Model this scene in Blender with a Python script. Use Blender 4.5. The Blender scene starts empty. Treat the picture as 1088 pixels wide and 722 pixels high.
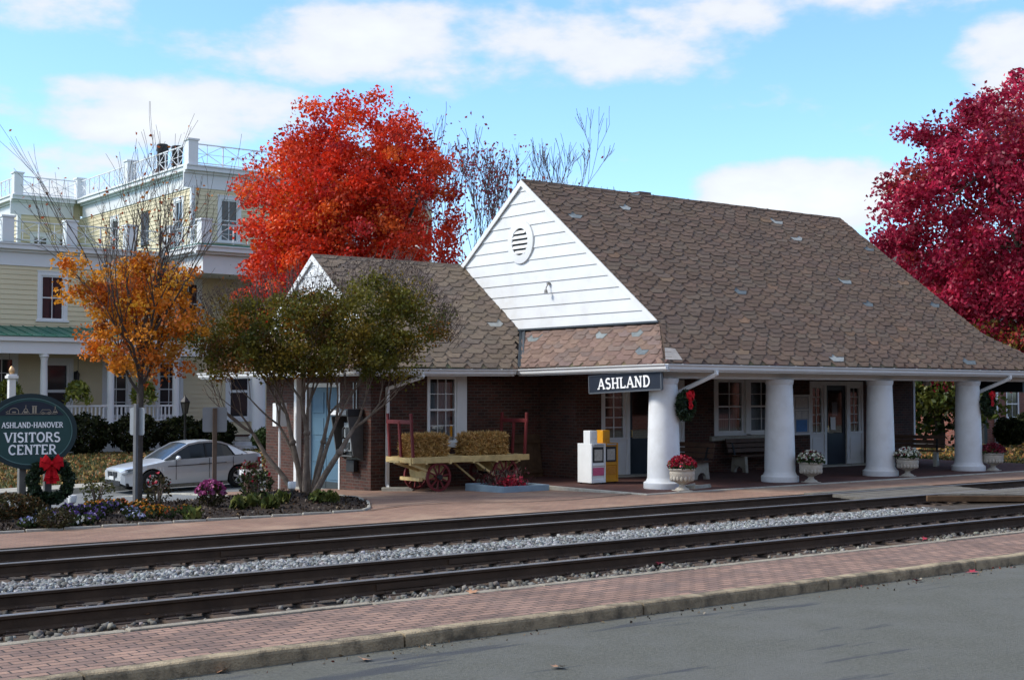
import bpy, math, random
import numpy as np
from mathutils import Vector, Matrix
random.seed(11)
rng = np.random.default_rng(11)
scene = bpy.context.scene
COL = scene.collection
R = math.radians
U = random.uniform

# ------------------------------------------------------------------ materials
def _nt(name):
    m = bpy.data.materials.new(name); m.use_nodes = True
    nt = m.node_tree; b = nt.nodes['Principled BSDF']
    return m, nt, b

def _mul(nt, a, b):
    n = nt.nodes.new('ShaderNodeMix'); n.data_type = 'RGBA'; n.blend_type = 'MULTIPLY'
    n.inputs[0].default_value = 1
    nt.links.new(a, n.inputs[6]); nt.links.new(b, n.inputs[7])
    return n.outputs[2]

def _noise(nt, src, scale, detail=6, rough=.6):
    n = nt.nodes.new('ShaderNodeTexNoise'); n.inputs['Scale'].default_value = scale
    n.inputs['Detail'].default_value = detail; n.inputs['Roughness'].default_value = rough
    nt.links.new(src, n.inputs['Vector'])
    return n.outputs['Fac']

def _range(nt, src, lo, hi, a=.25, b=.75):
    n = nt.nodes.new('ShaderNodeMapRange')
    n.inputs[1].default_value = a; n.inputs[2].default_value = b
    n.inputs[3].default_value = lo; n.inputs[4].default_value = hi
    nt.links.new(src, n.inputs[0])
    return n.outputs[0]

def _grey(nt, src):
    n = nt.nodes.new('ShaderNodeCombineColor')
    for i in range(3): nt.links.new(src, n.inputs[i])
    return n.outputs[0]

def _bump(nt, b, src, strength, dist=.02):
    n = nt.nodes.new('ShaderNodeBump'); n.inputs['Strength'].default_value = strength
    n.inputs['Distance'].default_value = dist
    nt.links.new(src, n.inputs['Height']); nt.links.new(n.outputs[0], b.inputs['Normal'])

def _coord(nt, kind='Object'):
    n = nt.nodes.new('ShaderNodeTexCoord'); return n.outputs[kind]

def _stain(nt, co, src, col, scale, lo, hi, amt):
    """mix towards a stain colour where noise is high"""
    f = _range(nt, _noise(nt, co, scale, 8, .65), 0, amt, lo, hi)
    n = nt.nodes.new('ShaderNodeMix'); n.data_type = 'RGBA'
    nt.links.new(f, n.inputs[0]); nt.links.new(src, n.inputs[6]); n.inputs[7].default_value = (*col, 1)
    return n.outputs[2]

def mat(name, col, rough=.7, var=.15, scale=6, bump=0, bscale=60, spec=.3, metal=0, attr=False, stain=None, coat=0):
    m, nt, b = _nt(name)
    co = _coord(nt)
    if attr:
        a = nt.nodes.new('ShaderNodeAttribute'); a.attribute_name = 'col'; src = a.outputs['Color']
    else:
        a = nt.nodes.new('ShaderNodeRGB'); a.outputs[0].default_value = (*col, 1); src = a.outputs[0]
    if var:
        src = _mul(nt, src, _grey(nt, _range(nt, _noise(nt, co, scale), 1 - var, 1 + var)))
    if stain: src = _stain(nt, co, src, *stain)
    nt.links.new(src, b.inputs['Base Color'])
    b.inputs['Roughness'].default_value = rough; b.inputs['Metallic'].default_value = metal
    b.inputs['Specular IOR Level'].default_value = spec
    if coat: b.inputs['Coat Weight'].default_value = coat; b.inputs['Coat Roughness'].default_value = .05
    if bump: _bump(nt, b, _noise(nt, co, bscale, 8), bump)
    return m

def leaf_mat(name, trans=.35, gloss=.02):
    m = bpy.data.materials.new(name); m.use_nodes = True
    nt = m.node_tree; nt.nodes.remove(nt.nodes['Principled BSDF'])
    a = nt.nodes.new('ShaderNodeAttribute'); a.attribute_name = 'col'
    d = nt.nodes.new('ShaderNodeBsdfDiffuse'); t = nt.nodes.new('ShaderNodeBsdfTranslucent')
    x = nt.nodes.new('ShaderNodeMixShader'); x.inputs[0].default_value = trans
    nt.links.new(a.outputs['Color'], d.inputs[0]); nt.links.new(a.outputs['Color'], t.inputs[0])
    nt.links.new(d.outputs[0], x.inputs[1]); nt.links.new(t.outputs[0], x.inputs[2])
    g = nt.nodes.new('ShaderNodeBsdfGlossy'); g.inputs['Roughness'].default_value = .45
    g.inputs[0].default_value = (1, 1, 1, 1)
    y = nt.nodes.new('ShaderNodeMixShader'); y.inputs[0].default_value = gloss
    nt.links.new(x.outputs[0], y.inputs[1]); nt.links.new(g.outputs[0], y.inputs[2])
    nt.links.new(y.outputs[0], nt.nodes['Material Output'].inputs[0])
    return m

def brick_mat(name, c1, c2, mortar, bw, rh, ms, var=.3, vscale=1.2, bump=.5, rough=.85, stain=None, rot=0, bias=-.1, wscale=4):
    m, nt, b = _nt(name)
    uv = _coord(nt, 'UV'); co = _coord(nt)
    mp = nt.nodes.new('ShaderNodeMapping'); nt.links.new(uv, mp.inputs[0]); mp.inputs['Rotation'].default_value[2] = rot
    # slightly wavy coursework
    nz = nt.nodes.new('ShaderNodeTexNoise'); nz.inputs['Scale'].default_value = wscale
    nt.links.new(uv, nz.inputs['Vector'])
    vm = nt.nodes.new('ShaderNodeVectorMath'); vm.operation = 'MULTIPLY_ADD'
    vm.inputs[1].default_value = (.02, .02, 0); nt.links.new(nz.outputs['Color'], vm.inputs[0]); nt.links.new(mp.outputs[0], vm.inputs[2])
    t = nt.nodes.new('ShaderNodeTexBrick')
    t.inputs['Scale'].default_value = 1; t.inputs['Brick Width'].default_value = bw; t.inputs['Row Height'].default_value = rh
    t.inputs['Mortar Size'].default_value = ms; t.inputs['Mortar Smooth'].default_value = .2; t.inputs['Bias'].default_value = bias
    t.inputs['Color1'].default_value = (*c1, 1); t.inputs['Color2'].default_value = (*c2, 1); t.inputs['Mortar'].default_value = (*mortar, 1)
    nt.links.new(vm.outputs[0], t.inputs['Vector'])
    src = _mul(nt, t.outputs['Color'], _grey(nt, _range(nt, _noise(nt, co, vscale), 1 - var, 1 + var)))
    src = _mul(nt, src, _grey(nt, _range(nt, _noise(nt, co, 45, 4), .82, 1.18)))
    if stain: src = _stain(nt, co, src, *stain)
    nt.links.new(src, b.inputs['Base Color']); b.inputs['Roughness'].default_value = rough
    b.inputs['Specular IOR Level'].default_value = .25
    inv = nt.nodes.new('ShaderNodeMath'); inv.operation = 'SUBTRACT'; inv.inputs[0].default_value = 1
    nt.links.new(t.outputs['Fac'], inv.inputs[1])
    ad = nt.nodes.new('ShaderNodeMath'); ad.operation = 'ADD'
    ml = nt.nodes.new('ShaderNodeMath'); ml.operation = 'MULTIPLY'; ml.inputs[1].default_value = .5
    nt.links.new(_noise(nt, co, 60, 6), ml.inputs[0]); nt.links.new(inv.outputs[0], ad.inputs[0]); nt.links.new(ml.outputs[0], ad.inputs[1])
    _bump(nt, b, ad.outputs[0], bump, .01)
    return m

def glass_mat(name, tint=(.6, .68, .7), refl=.1):
    m = bpy.data.materials.new(name); m.use_nodes = True
    nt = m.node_tree; nt.nodes.remove(nt.nodes['Principled BSDF'])
    tr = nt.nodes.new('ShaderNodeBsdfTransparent'); tr.inputs[0].default_value = (*tint, 1)
    g = nt.nodes.new('ShaderNodeBsdfGlossy'); g.inputs['Roughness'].default_value = .03
    fr = nt.nodes.new('ShaderNodeFresnel'); fr.inputs[0].default_value = 1.5
    ad = nt.nodes.new('ShaderNodeMath'); ad.operation = 'ADD'; ad.inputs[1].default_value = refl
    nt.links.new(fr.outputs[0], ad.inputs[0])
    x = nt.nodes.new('ShaderNodeMixShader'); nt.links.new(ad.outputs[0], x.inputs[0])
    nt.links.new(tr.outputs[0], x.inputs[1]); nt.links.new(g.outputs[0], x.inputs[2])
    nt.links.new(x.outputs[0], nt.nodes['Material Output'].inputs[0])
    return m

# ------------------------------------------------------------------ mesh builder
class MB:
    """collects geometry in world (or thing-local) coordinates, builds ONE mesh object"""
    def __init__(s, org=(0, 0, 0)):
        s.v = []; s.f = []; s.m = []; s.c = []; s.sm = []; s.org = Vector(org); s.hascol = False
    def face(s, pts, m=0, col=None, sm=False):
        i = len(s.v); s.v += [tuple(p) for p in pts]; s.f.append(tuple(range(i, i + len(pts))))
        s.m.append(m); s.c.append(col); s.sm.append(sm)
        if col is not None: s.hascol = True
        return s
    def mesh(s, vs, fs, m=0, col=None, sm=False):
        i = len(s.v); s.v += [tuple(p) for p in vs]
        for f in fs:
            s.f.append(tuple(i + k for k in f)); s.m.append(m); s.c.append(col); s.sm.append(sm)
        if col is not None: s.hascol = True
        return s
    def box(s, x0, x1, y0, y1, z0, z1, m=0, col=None):
        if x0 > x1: x0, x1 = x1, x0
        if y0 > y1: y0, y1 = y1, y0
        if z0 > z1: z0, z1 = z1, z0
        v = [(x0,y0,z0),(x1,y0,z0),(x1,y1,z0),(x0,y1,z0),(x0,y0,z1),(x1,y0,z1),(x1,y1,z1),(x0,y1,z1)]
        return s.mesh(v, [(0,3,2,1),(4,5,6,7),(0,1,5,4),(1,2,6,5),(2,3,7,6),(3,0,4,7)], m, col)
    def bar(s, p, q, w, h, up=(0, 0, 1), m=0, col=None):
        """box from p to q, w across, h along 'up'"""
        p = Vector(p); q = Vector(q); d = (q - p).normalized(); up = Vector(up)
        if abs(d.dot(up)) > .98: up = Vector((0, 1, 0))
        a = d.cross(up).normalized() * (w / 2); b = a.cross(d).normalized() * (h / 2)
        v = [p-a-b, p+a-b, p+a+b, p-a+b, q-a-b, q+a-b, q+a+b, q-a+b]
        return s.mesh(v, [(0,1,2,3),(4,7,6,5),(0,4,5,1),(1,5,6,2),(2,6,7,3),(3,7,4,0)], m, col)
    def prism(s, poly, off, m=0, col=None):
        off = Vector(off); n = len(poly); a = [Vector(p) for p in poly]; b = [p + off for p in a]
        nrm = Vector((0, 0, 0))
        for i in range(n): nrm += a[i].cross(a[(i + 1) % n])
        if nrm.dot(off) > 0: a, b = b, a     # keep normals outward
        s.face(a, m, col); s.face(b[::-1], m, col)
        for i in range(n):
            j = (i + 1) % n; s.face([a[i], b[i], b[j], a[j]], m, col)
        return s
    def tube(s, pts, rad, n=8, m=0, col=None, cap=True, sm=True):
        pts = [Vector(p) for p in pts]
        if not hasattr(rad, '__len__'): rad = [rad] * len(pts)
        i0 = len(s.v); prev = None
        for k, p in enumerate(pts):
            if k == 0: d = pts[1] - p
            elif k == len(pts) - 1: d = p - pts[k - 1]
            else: d = (pts[k + 1] - p).normalized() + (p - pts[k - 1]).normalized()
            if d.length < 1e-9: d = Vector((0, 0, 1))
            d.normalize()
            if prev is None:
                u = d.orthogonal().normalized()
            else:
                u = prev - d * prev.dot(d)
                u = u.normalized() if u.length > 1e-6 else d.orthogonal().normalized()
            prev = u; w = d.cross(u)
            for j in range(n):
                a = 2 * math.pi * j / n
                s.v.append(tuple(p + (u * math.cos(a) + w * math.sin(a)) * rad[k]))
        for k in range(len(pts) - 1):
            for j in range(n):
                a = i0 + k * n + j; b = i0 + k * n + (j + 1) % n
                s.f.append((a, b, b + n, a + n)); s.m.append(m); s.c.append(col); s.sm.append(sm)
        if cap:
            s.f.append(tuple(i0 + j for j in range(n))[::-1]); s.m.append(m); s.c.append(col); s.sm.append(False)
            e = i0 + (len(pts) - 1) * n
            s.f.append(tuple(e + j for j in range(n))); s.m.append(m); s.c.append(col); s.sm.append(False)
        if col is not None: s.hascol = True
        return s
    def lathe(s, prof, n=24, c=(0, 0, 0), m=0, col=None, flute=0, fn=0):
        """prof: (radius, height) from bottom to top"""
        i0 = len(s.v)
        for r, h in prof:
            for j in range(n):
                a = 2 * math.pi * j / n
                rr = r * (1 + flute * math.cos(fn * a)) if fn else r
                s.v.append((c[0] + rr * math.cos(a), c[1] + rr * math.sin(a), c[2] + h))
        for k in range(len(prof) - 1):
            for j in range(n):
                a = i0 + k * n + j; b = i0 + k * n + (j + 1) % n
                s.f.append((a, b, b + n, a + n)); s.m.append(m); s.c.append(col); s.sm.append(True)
        s.f.append(tuple(i0 + j for j in range(n))[::-1]); s.m.append(m); s.c.append(col); s.sm.append(False)
        e = i0 + (len(prof) - 1) * n
        s.f.append(tuple(e + j for j in range(n))); s.m.append(m); s.c.append(col); s.sm.append(False)
        if col is not None: s.hascol = True
        return s
    def ball(s, c, r, n=10, m=0, col=None, sq=1):
        prof = [(max(.001, r * math.sin(math.pi * k / n)), -r * sq * math.cos(math.pi * k / n)) for k in range(n + 1)]
        return s.lathe(prof, n + 4, c, m, col)
    def torus(s, c, R0, r0, axis='y', n=24, k=8, m=0, col=None):
        i0 = len(s.v)
        for i in range(n):
            a = 2 * math.pi * i / n
            for j in range(k):
                b = 2 * math.pi * j / k
                rr = R0 + r0 * math.cos(b); h = r0 * math.sin(b)
                p = {'y': (rr * math.cos(a), h, rr * math.sin(a)), 'z': (rr * math.cos(a), rr * math.sin(a), h), 'x': (h, rr * math.cos(a), rr * math.sin(a))}[axis]
                s.v.append((c[0] + p[0], c[1] + p[1], c[2] + p[2]))
        for i in range(n):
            for j in range(k):
                a = i0 + i * k + j; b = i0 + i * k + (j + 1) % k
                c2 = i0 + ((i + 1) % n) * k + (j + 1) % k; d = i0 + ((i + 1) % n) * k + j
                s.f.append((a, b, c2, d)); s.m.append(m); s.c.append(col); s.sm.append(True)
        return s
    def build(s, name, mats, parent=None, bevel=0, sharp=35, loc=None, seg=2):
        if not isinstance(mats, (list, tuple)): mats = [mats]
        me = bpy.data.meshes.new(name)
        o3 = s.org
        vs = [(x - o3.x, y - o3.y, z - o3.z) for x, y, z in s.v]
        me.from_pydata(vs, [], s.f)
        for mt in mats: me.materials.append(mt)
        me.polygons.foreach_set('material_index', s.m)
        me.polygons.foreach_set('use_smooth', s.sm)
        uvl = me.uv_layers.new(name='uv')
        uv = []
        for p in me.polygons:
            n = p.normal; ax, ay, az = abs(n.x), abs(n.y), abs(n.z)
            for vi in p.vertices:
                x, y, z = s.v[vi]
                if az >= ax and az >= ay: uv += [x, y]
                elif ay >= ax: uv += [x, z]
                else: uv += [y, z]
        uvl.data.foreach_set('uv', uv)
        if s.hascol:
            ca = me.attributes.new('col', 'FLOAT_COLOR', 'FACE')
            fl = []
            for c in s.c:
                c = c or (.5, .5, .5); fl += [c[0], c[1], c[2], 1]
            ca.data.foreach_set('color', fl)
        if any(s.sm): me.set_sharp_from_angle(angle=R(sharp))
        me.update()
        o = bpy.data.objects.new(name, me); COL.objects.link(o)
        if parent: o.parent = parent
        if loc: o.location = loc
        if bevel:
            b = o.modifiers.new('bevel', 'BEVEL'); b.width = bevel; b.segments = seg; b.limit_method = 'ANGLE'; b.angle_limit = R(40)
            b.harden_normals = False
        return o

def tag(o, label=None, cat=None, group=None, kind=None):
    if label: o['label'] = label
    if cat: o['category'] = cat
    if group: o['group'] = group
    if kind: o['kind'] = kind
    return o

def thing(name, label, cat, loc=(0, 0, 0), rz=0, group=None):
    o = bpy.data.objects.new(name, None); COL.objects.link(o)
    o.location = loc; o.rotation_euler = (0, 0, rz); o.empty_display_size = .2
    return tag(o, label, cat, group)

def dup(root, loc, rz=0, label=None, group=None, scale=None):
    r = root.copy(); COL.objects.link(r); r.location = loc; r.rotation_euler = (0, 0, rz)
    if scale: r.scale = scale if hasattr(scale, '__len__') else (scale,) * 3
    if label: r['label'] = label
    if group: r['group'] = group
    for ch in list(root.children):
        c = ch.copy(); COL.objects.link(c); c.parent = r
        for g in list(ch.children):
            d = g.copy(); COL.objects.link(d); d.parent = c
    return r

def leaves(name, cen, size, cols, mt, parent=None, org=(0, 0, 0), up=0.0, aspect=1.5, flat=0):
    """one mesh of N folded leaf quads; cen (N,3), size (N,), cols (N,3)"""
    N = len(cen); cen = np.asarray(cen, float) - np.array(org)
    d = rng.normal(size=(N, 3)); d[:, 2] += up
    d /= np.linalg.norm(d, axis=1)[:, None]
    e = rng.normal(size=(N, 3)); e[:, 2] *= (1 - flat)
    e -= d * np.sum(e * d, axis=1)[:, None]; e /= np.linalg.norm(e, axis=1)[:, None]
    nn = np.cross(d, e)
    sz = np.asarray(size).reshape(-1, 1) * np.ones((N, 1))
    a = sz * .5 * aspect ** .5; b = sz * .5 / aspect ** .5
    V = np.empty((N, 4, 3))
    V[:, 0] = cen - d * a; V[:, 1] = cen + e * b + nn * b * .35; V[:, 2] = cen + d * a; V[:, 3] = cen - e * b + nn * b * .35
    me = bpy.data.meshes.new(name)
    me.vertices.add(N * 4); me.vertices.foreach_set('co', V.reshape(-1))
    # two triangles per leaf
    idx = np.arange(N)[:, None] * 4
    F = np.concatenate([idx + np.array([[0, 1, 2]]), idx + np.array([[0, 2, 3]])], axis=1).reshape(-1)
    me.loops.add(N * 6); me.loops.foreach_set('vertex_index', F.astype(np.int32))
    me.polygons.add(N * 2); me.polygons.foreach_set('loop_start', (np.arange(N * 2) * 3).astype(np.int32))
    me.update(calc_edges=True); me.validate()
    ca = me.attributes.new('col', 'FLOAT_COLOR', 'FACE')
    cc = np.repeat(np.concatenate([np.asarray(cols, float), np.ones((N, 1))], axis=1), 2, axis=0)
    ca.data.foreach_set('color', cc.astype(np.float32).reshape(-1))
    me.materials.append(mt)
    o = bpy.data.objects.new(name, me); COL.objects.link(o)
    if parent: o.parent = parent
    return o

def pal(n, cols, w=None, jit=.18):
    """n random colours from a palette with jitter"""
    cols = np.array(cols, float); k = rng.choice(len(cols), n, p=w)
    c = cols[k] * (1 + rng.normal(0, jit, (n, 1))) * (1 + rng.normal(0, .03, (n, 3)))
    return np.clip(c, .003, .95)

def sstep(a, b, x):
    t = max(0, min(1, (x - a) / (b - a))); return t * t * (3 - 2 * t)
def lerpt(tab, x):
    if x <= tab[0][0]: return tab[0][1]
    for (a, b), (c, d) in zip(tab, tab[1:]):
        if x <= c: return b + (d - b) * (x - a) / (c - a)
    return tab[-1][1]

# ------------------------------------------------------------------ camera, world, light
CAMZ = 2.1; FPX = 1440.0; AZ = R(52.5)
FW = (math.cos(AZ), math.sin(AZ)); RT = (FW[1], -FW[0])
cam = bpy.data.cameras.new('camera'); co = bpy.data.objects.new('camera', cam); COL.objects.link(co)
co.location = (0, 0, CAMZ); co.rotation_euler = (R(90) + math.atan(57 / FPX), 0, AZ - R(90))
cam.sensor_width = 36; cam.lens = FPX / 1088 * 36; cam.clip_end = 3000; cam.clip_start = .1
scene.camera = co
def gnd(x, y, Z):
    """photo pixel -> the point seen there on a level Z (only used to plan sizes)"""
    t = (x - 544) / FPX; z = (CAMZ - Z) * FPX / (y - 418)
    return (z * (FW[0] + RT[0] * t), z * (FW[1] + RT[1] * t))

SUN = Vector((-.64, .40, .655)).normalized()          # towards the sun
sun = bpy.data.lights.new('sun', 'SUN'); so = bpy.data.objects.new('sun', sun); COL.objects.link(so)
sun.energy = 2.3; sun.angle = R(14); sun.color = (1, .95, .86)
so.rotation_euler = (-SUN).to_track_quat('-Z', 'Y').to_euler(); so.location = (-20, 20, 30)

w = bpy.data.worlds.new('World'); scene.world = w; w.use_nodes = True
nt = w.node_tree; bg = nt.nodes['Background']
sky = nt.nodes.new('ShaderNodeTexSky'); sky.sky_type = 'NISHITA'; sky.sun_disc = False
sky.sun_elevation = math.asin(SUN.z); sky.sun_rotation = math.atan2(SUN.x, SUN.y)
sky.altitude = 50; sky.air_density = 1.0; sky.dust_density = .6; sky.ozone_density = 2.2
bg.inputs[1].default_value = .15
tc = nt.nodes.new('ShaderNodeTexCoord')
sep = nt.nodes.new('ShaderNodeSeparateXYZ'); nt.links.new(tc.outputs['Generated'], sep.inputs[0])
def M(op, a, b=None, c=None):
    n = nt.nodes.new('ShaderNodeMath'); n.operation = op
    for i, q in enumerate((a, b, c)):
        if q is None: continue
        if isinstance(q, (int, float)): n.inputs[i].default_value = q
        else: nt.links.new(q, n.inputs[i])
    return n.outputs[0]
az = M('ARCTAN2', sep.outputs[1], sep.outputs[0]); el = M('ARCSINE', sep.outputs[2])
nzv = nt.nodes.new('ShaderNodeMapping'); nzv.inputs['Scale'].default_value = (1, 1, 2.2); nt.links.new(tc.outputs['Generated'], nzv.inputs[0])
n1 = _noise(nt, nzv.outputs[0], 13, 10, .55); n2 = _noise(nt, nzv.outputs[0], 4.5, 8, .55)
tot = None
# drifting cumulus banks: azimuth, elevation, half-widths (radians), weight
def ae(x, y):
    t = (x - 544) / FPX; v = (418 - y) / FPX
    return AZ - math.atan(t), math.atan(v / math.sqrt(1 + t * t))
for (x, y, wx, wy, k) in [(470, 45, 330, 50, 1.3), (640, 66, 160, 32, 1.1), (170, 118, 170, 46, 1.9), (110, 185, 130, 40, 1.2), (850, 205, 120, 40, 2.2),
                          (1085, 60, 60, 60, .9), (880, 8, 190, 22, .6), (560, -60, 500, 60, .7), (60, -10, 120, 30, .45),
                          (-300, 80, 260, 60, 1), (-600, 250, 200, 50, 1), (1500, 150, 260, 60, 1), (1900, 300, 200, 40, 1)]:
    a0, e0 = ae(x, y)
    dx = M('DIVIDE', M('SUBTRACT', az, a0), wx / FPX); dy = M('DIVIDE', M('SUBTRACT', el, e0), wy / FPX)
    q = M('SUBTRACT', 1, M('ADD', M('MULTIPLY', dx, dx), M('MULTIPLY', dy, dy)))
    q = M('MULTIPLY', M('MAXIMUM', q, -1.5), k)
    tot = q if tot is None else M('MAXIMUM', tot, q)
# unseen broken cloud added overhead and behind the camera to whiten the ambient light
over = M('MULTIPLY', M('SUBTRACT', el, .62), 3.0)
behind = M('SUBTRACT', M('MULTIPLY', M('ADD', M('MULTIPLY', sep.outputs[0], -FW[0]), M('MULTIPLY', sep.outputs[1], -FW[1])), 1.6), .35)
tot = M('MAXIMUM', tot, M('MINIMUM', M('MAXIMUM', over, behind), .75))
dens = M('ADD', M('MULTIPLY', tot, .55), M('ADD', M('MULTIPLY', M('SUBTRACT', n1, .5), 2.3), M('MULTIPLY', M('SUBTRACT', n2, .5), 2.0)))
msk = nt.nodes.new('ShaderNodeMapRange'); msk.interpolation_type = 'SMOOTHSTEP'
msk.inputs[1].default_value = -.02; msk.inputs[2].default_value = .62; msk.inputs[3].default_value = 0; msk.inputs[4].default_value = .93
nt.links.new(dens, msk.inputs[0])
# a high cloud field everywhere else too, sparse
mx = nt.nodes.new('ShaderNodeMix'); mx.data_type = 'RGBA'; nt.links.new(msk.outputs[0], mx.inputs[0])
tint = nt.nodes.new('ShaderNodeMix'); tint.data_type = 'RGBA'; tint.blend_type = 'MULTIPLY'; tint.inputs[0].default_value = 1
SKYTINT = (.76, .94, 1.12, 1)
tint.inputs[7].default_value = SKYTINT
nt.links.new(sky.outputs[0], tint.inputs[6]); nt.links.new(tint.outputs[2], mx.inputs[6])
CLOUD = nt.nodes.new('ShaderNodeMapRange'); CLOUD.inputs[1].default_value = .1; CLOUD.inputs[2].default_value = 1.2
CLOUD.inputs[3].default_value = 3.3; CLOUD.inputs[4].default_value = 4.1; nt.links.new(dens, CLOUD.inputs[0])
cc = nt.nodes.new('ShaderNodeCombineColor'); nt.links.new(M('MULTIPLY', CLOUD.outputs[0], .93), cc.inputs[0]); nt.links.new(M('MULTIPLY', CLOUD.outputs[0], .96), cc.inputs[1]); nt.links.new(CLOUD.outputs[0], cc.inputs[2])
nt.links.new(cc.outputs[0], mx.inputs[7]); nt.links.new(mx.outputs[2], bg.inputs[0])
scene.view_settings.view_transform = 'Standard'; scene.view_settings.look = 'None'
scene.view_settings.exposure = .82; scene.view_settings.gamma = 1; scene.view_settings.use_curve_mapping = False
scene.cycles.max_bounces = 6; scene.cycles.transparent_max_bounces = 12; scene.cycles.use_denoising = True
scene.cycles.caustics_reflective = False; scene.cycles.caustics_refractive = False
# ------------------------------------------------------------------ ground
LEFT = [(20.9, -.02), (27, -.15), (30, -.25), (34.4, -.62), (35.5, -.66), (38.2, -.68), (39.8, -.62), (48, -.42), (56, -.3), (90, -.2)]
RIGHT = [(20.9, -.02), (22, -.06), (33, -.12), (36, -.3), (60, -.3)]
def g(X, Y):
    if Y <= 20.9: return -.02
    l = lerpt(LEFT, Y) + .02 * max(-9, min(6, X - 16)) * sstep(33, 36, Y) * (1 - sstep(40, 56, Y))
    r = lerpt(RIGHT, Y)
    k = sstep(22, 36, X)
    return l + (r - l) * k

M_grass = mat('grass', (.075, .085, .03), .9, .45, 1.3, .6, 30, stain=((.16, .10, .045), 2.3, .45, .65, .8))
M_road = mat('asphalt', (.126, .124, .102), .92, .34, 34, 1.0, 90, stain=((.165, .162, .148), 1.1, .42, .70, .6))
M_street = mat('street_asphalt', (.17, .175, .175), .9, .15, .8, .3, 150)
M_conc = mat('concrete', (.36, .34, .29), .9, .25, 3, .4, 60, stain=((.17, .155, .12), 5, .5, .72, .7))
M_kerb = mat('kerb_concrete', (.37, .29, .185), .92, .3, 2.5, 1.0, 45, stain=((.10, .082, .058), 4.5, .42, .66, .9))
M_brickpave = brick_mat('near_paving_bricks', (.30, .185, .135), (.18, .118, .095), (.045, .038, .033), .235, .118, .009, .3, 1.1, .8, stain=((.13, .10, .085), 1.6, .52, .75, .55))
M_farpave = brick_mat('far_paving_bricks', (.275, .165, .115), (.215, .125, .09), (.15, .115, .09), .205, .102, .006, .22, .8, .4, stain=((.45, .32, .22), .5, .5, .72, .65))
M_porch = brick_mat('porch_floor_bricks', (.10, .04, .032), (.07, .032, .028), (.05, .038, .034), .2, .1, .006, .3, 1, .3)
M_ballastbed = mat('ballast_bed', (.062, .05, .04), .95, .4, 8, 1.0, 30)
M_timber = mat('old_timber', (.085, .06, .045), .92, .4, 5, .8, 40)
M_greywood = mat('weathered_planks', (.13, .118, .10), .92, .3, 4, .7, 40)
M_brownwood = mat('brown_timber', (.105, .06, .032), .9, .35, 3, .6, 30)
M_mulch = mat('mulch', (.028, .018, .012), .97, .5, 9, 1.0, 35)

def sheet(name, xs, ys, zf, mt, kind='structure'):
    b = MB(); n = len(ys)
    vs = [(x, y, zf(x, y)) for x in xs for y in ys]
    fs = [(i * n + j, (i + 1) * n + j, (i + 1) * n + j + 1, i * n + j + 1) for i in range(len(xs) - 1) for j in range(n - 1)]
    b.mesh(vs, fs)
    return tag(b.build(name, mt), kind=kind)

def terr(X, Y):
    if Y < 10.9: return -.34
    if Y < 12.55: return -.26
    if Y < 19.02: return -.33
    if Y < 20.95: return -.07
    return g(X, Y) - (.03 if Y < 34.3 else .012 if Y > 39.7 else .04)
xs = [-900, -300, -100, -40] + list(range(-20, 82, 2)) + [100, 140, 220, 400, 1200]
ys = [-700, -200, -60, -20, 0, 10.85, 10.95, 12.5, 12.6, 19, 19.04, 20.9, 21, 22, 23.5, 25, 27, 28.5, 30, 32, 33, 34.2, 34.4, 35.5, 36.5, 38.2, 39.75, 41, 44, 48, 52, 56, 60, 70, 90, 140, 300, 1200]
sheet('ground', xs, ys, terr, M_grass)

# --- the road in front, with tar-dark patches
sheet('road', [-80, -20, 0, 10, 20, 30, 60, 120], [-14, -5, 0, 5, 10.765], lambda x, y: -.272, M_road)
M_tar = mat('tar_patch', (.070, .073, .082), .9, .3, 60, .6, 120)
def blob(name, cx, cy, rx, ry, ang, z, mt, n=150, amp=.32):
    b = MB(); pts = []
    ph = [U(0, 6.28) for _ in range(6)]
    for i in range(n):
        a = 2 * math.pi * i / n
        k = 1 + amp * sum(math.sin((q + 2) * a + ph[q]) / (q + 1.6) for q in range(6)) + U(-.10, .10)
        x, y = rx * k * math.cos(a), ry * k * math.sin(a)
        pts.append((cx + x * math.cos(ang) - y * math.sin(ang), cy + x * math.sin(ang) + y * math.cos(ang), z))
    b.face(pts); o = b.build(name, mt); tag(o, kind='structure'); return o
# worn and sealed streaks lie along the road: part of the asphalt itself
_n = M_road.node_tree; _b = _n.nodes['Principled BSDF']; _src = _b.inputs['Base Color'].links[0].from_socket
_mp = _n.nodes.new('ShaderNodeMapping'); _n.links.new(_coord(_n), _mp.inputs[0]); _mp.inputs['Scale'].default_value = (.28, 1.9, 1); _mp.inputs['Rotation'].default_value[2] = .13; _mp.inputs['Location'].default_value = (3.3, .7, 0)
_f = _range(_n, _noise(_n, _mp.outputs[0], 1.0, 9, .62), 0, .78, .585, .635)
_x = _n.nodes.new('ShaderNodeMix'); _x.data_type = 'RGBA'; _n.links.new(_f, _x.inputs[0]); _n.links.new(_src, _x.inputs[6]); _x.inputs[7].default_value = (.058, .061, .070, 1)
_n.links.new(_x.outputs[2], _b.inputs['Base Color'])

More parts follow.
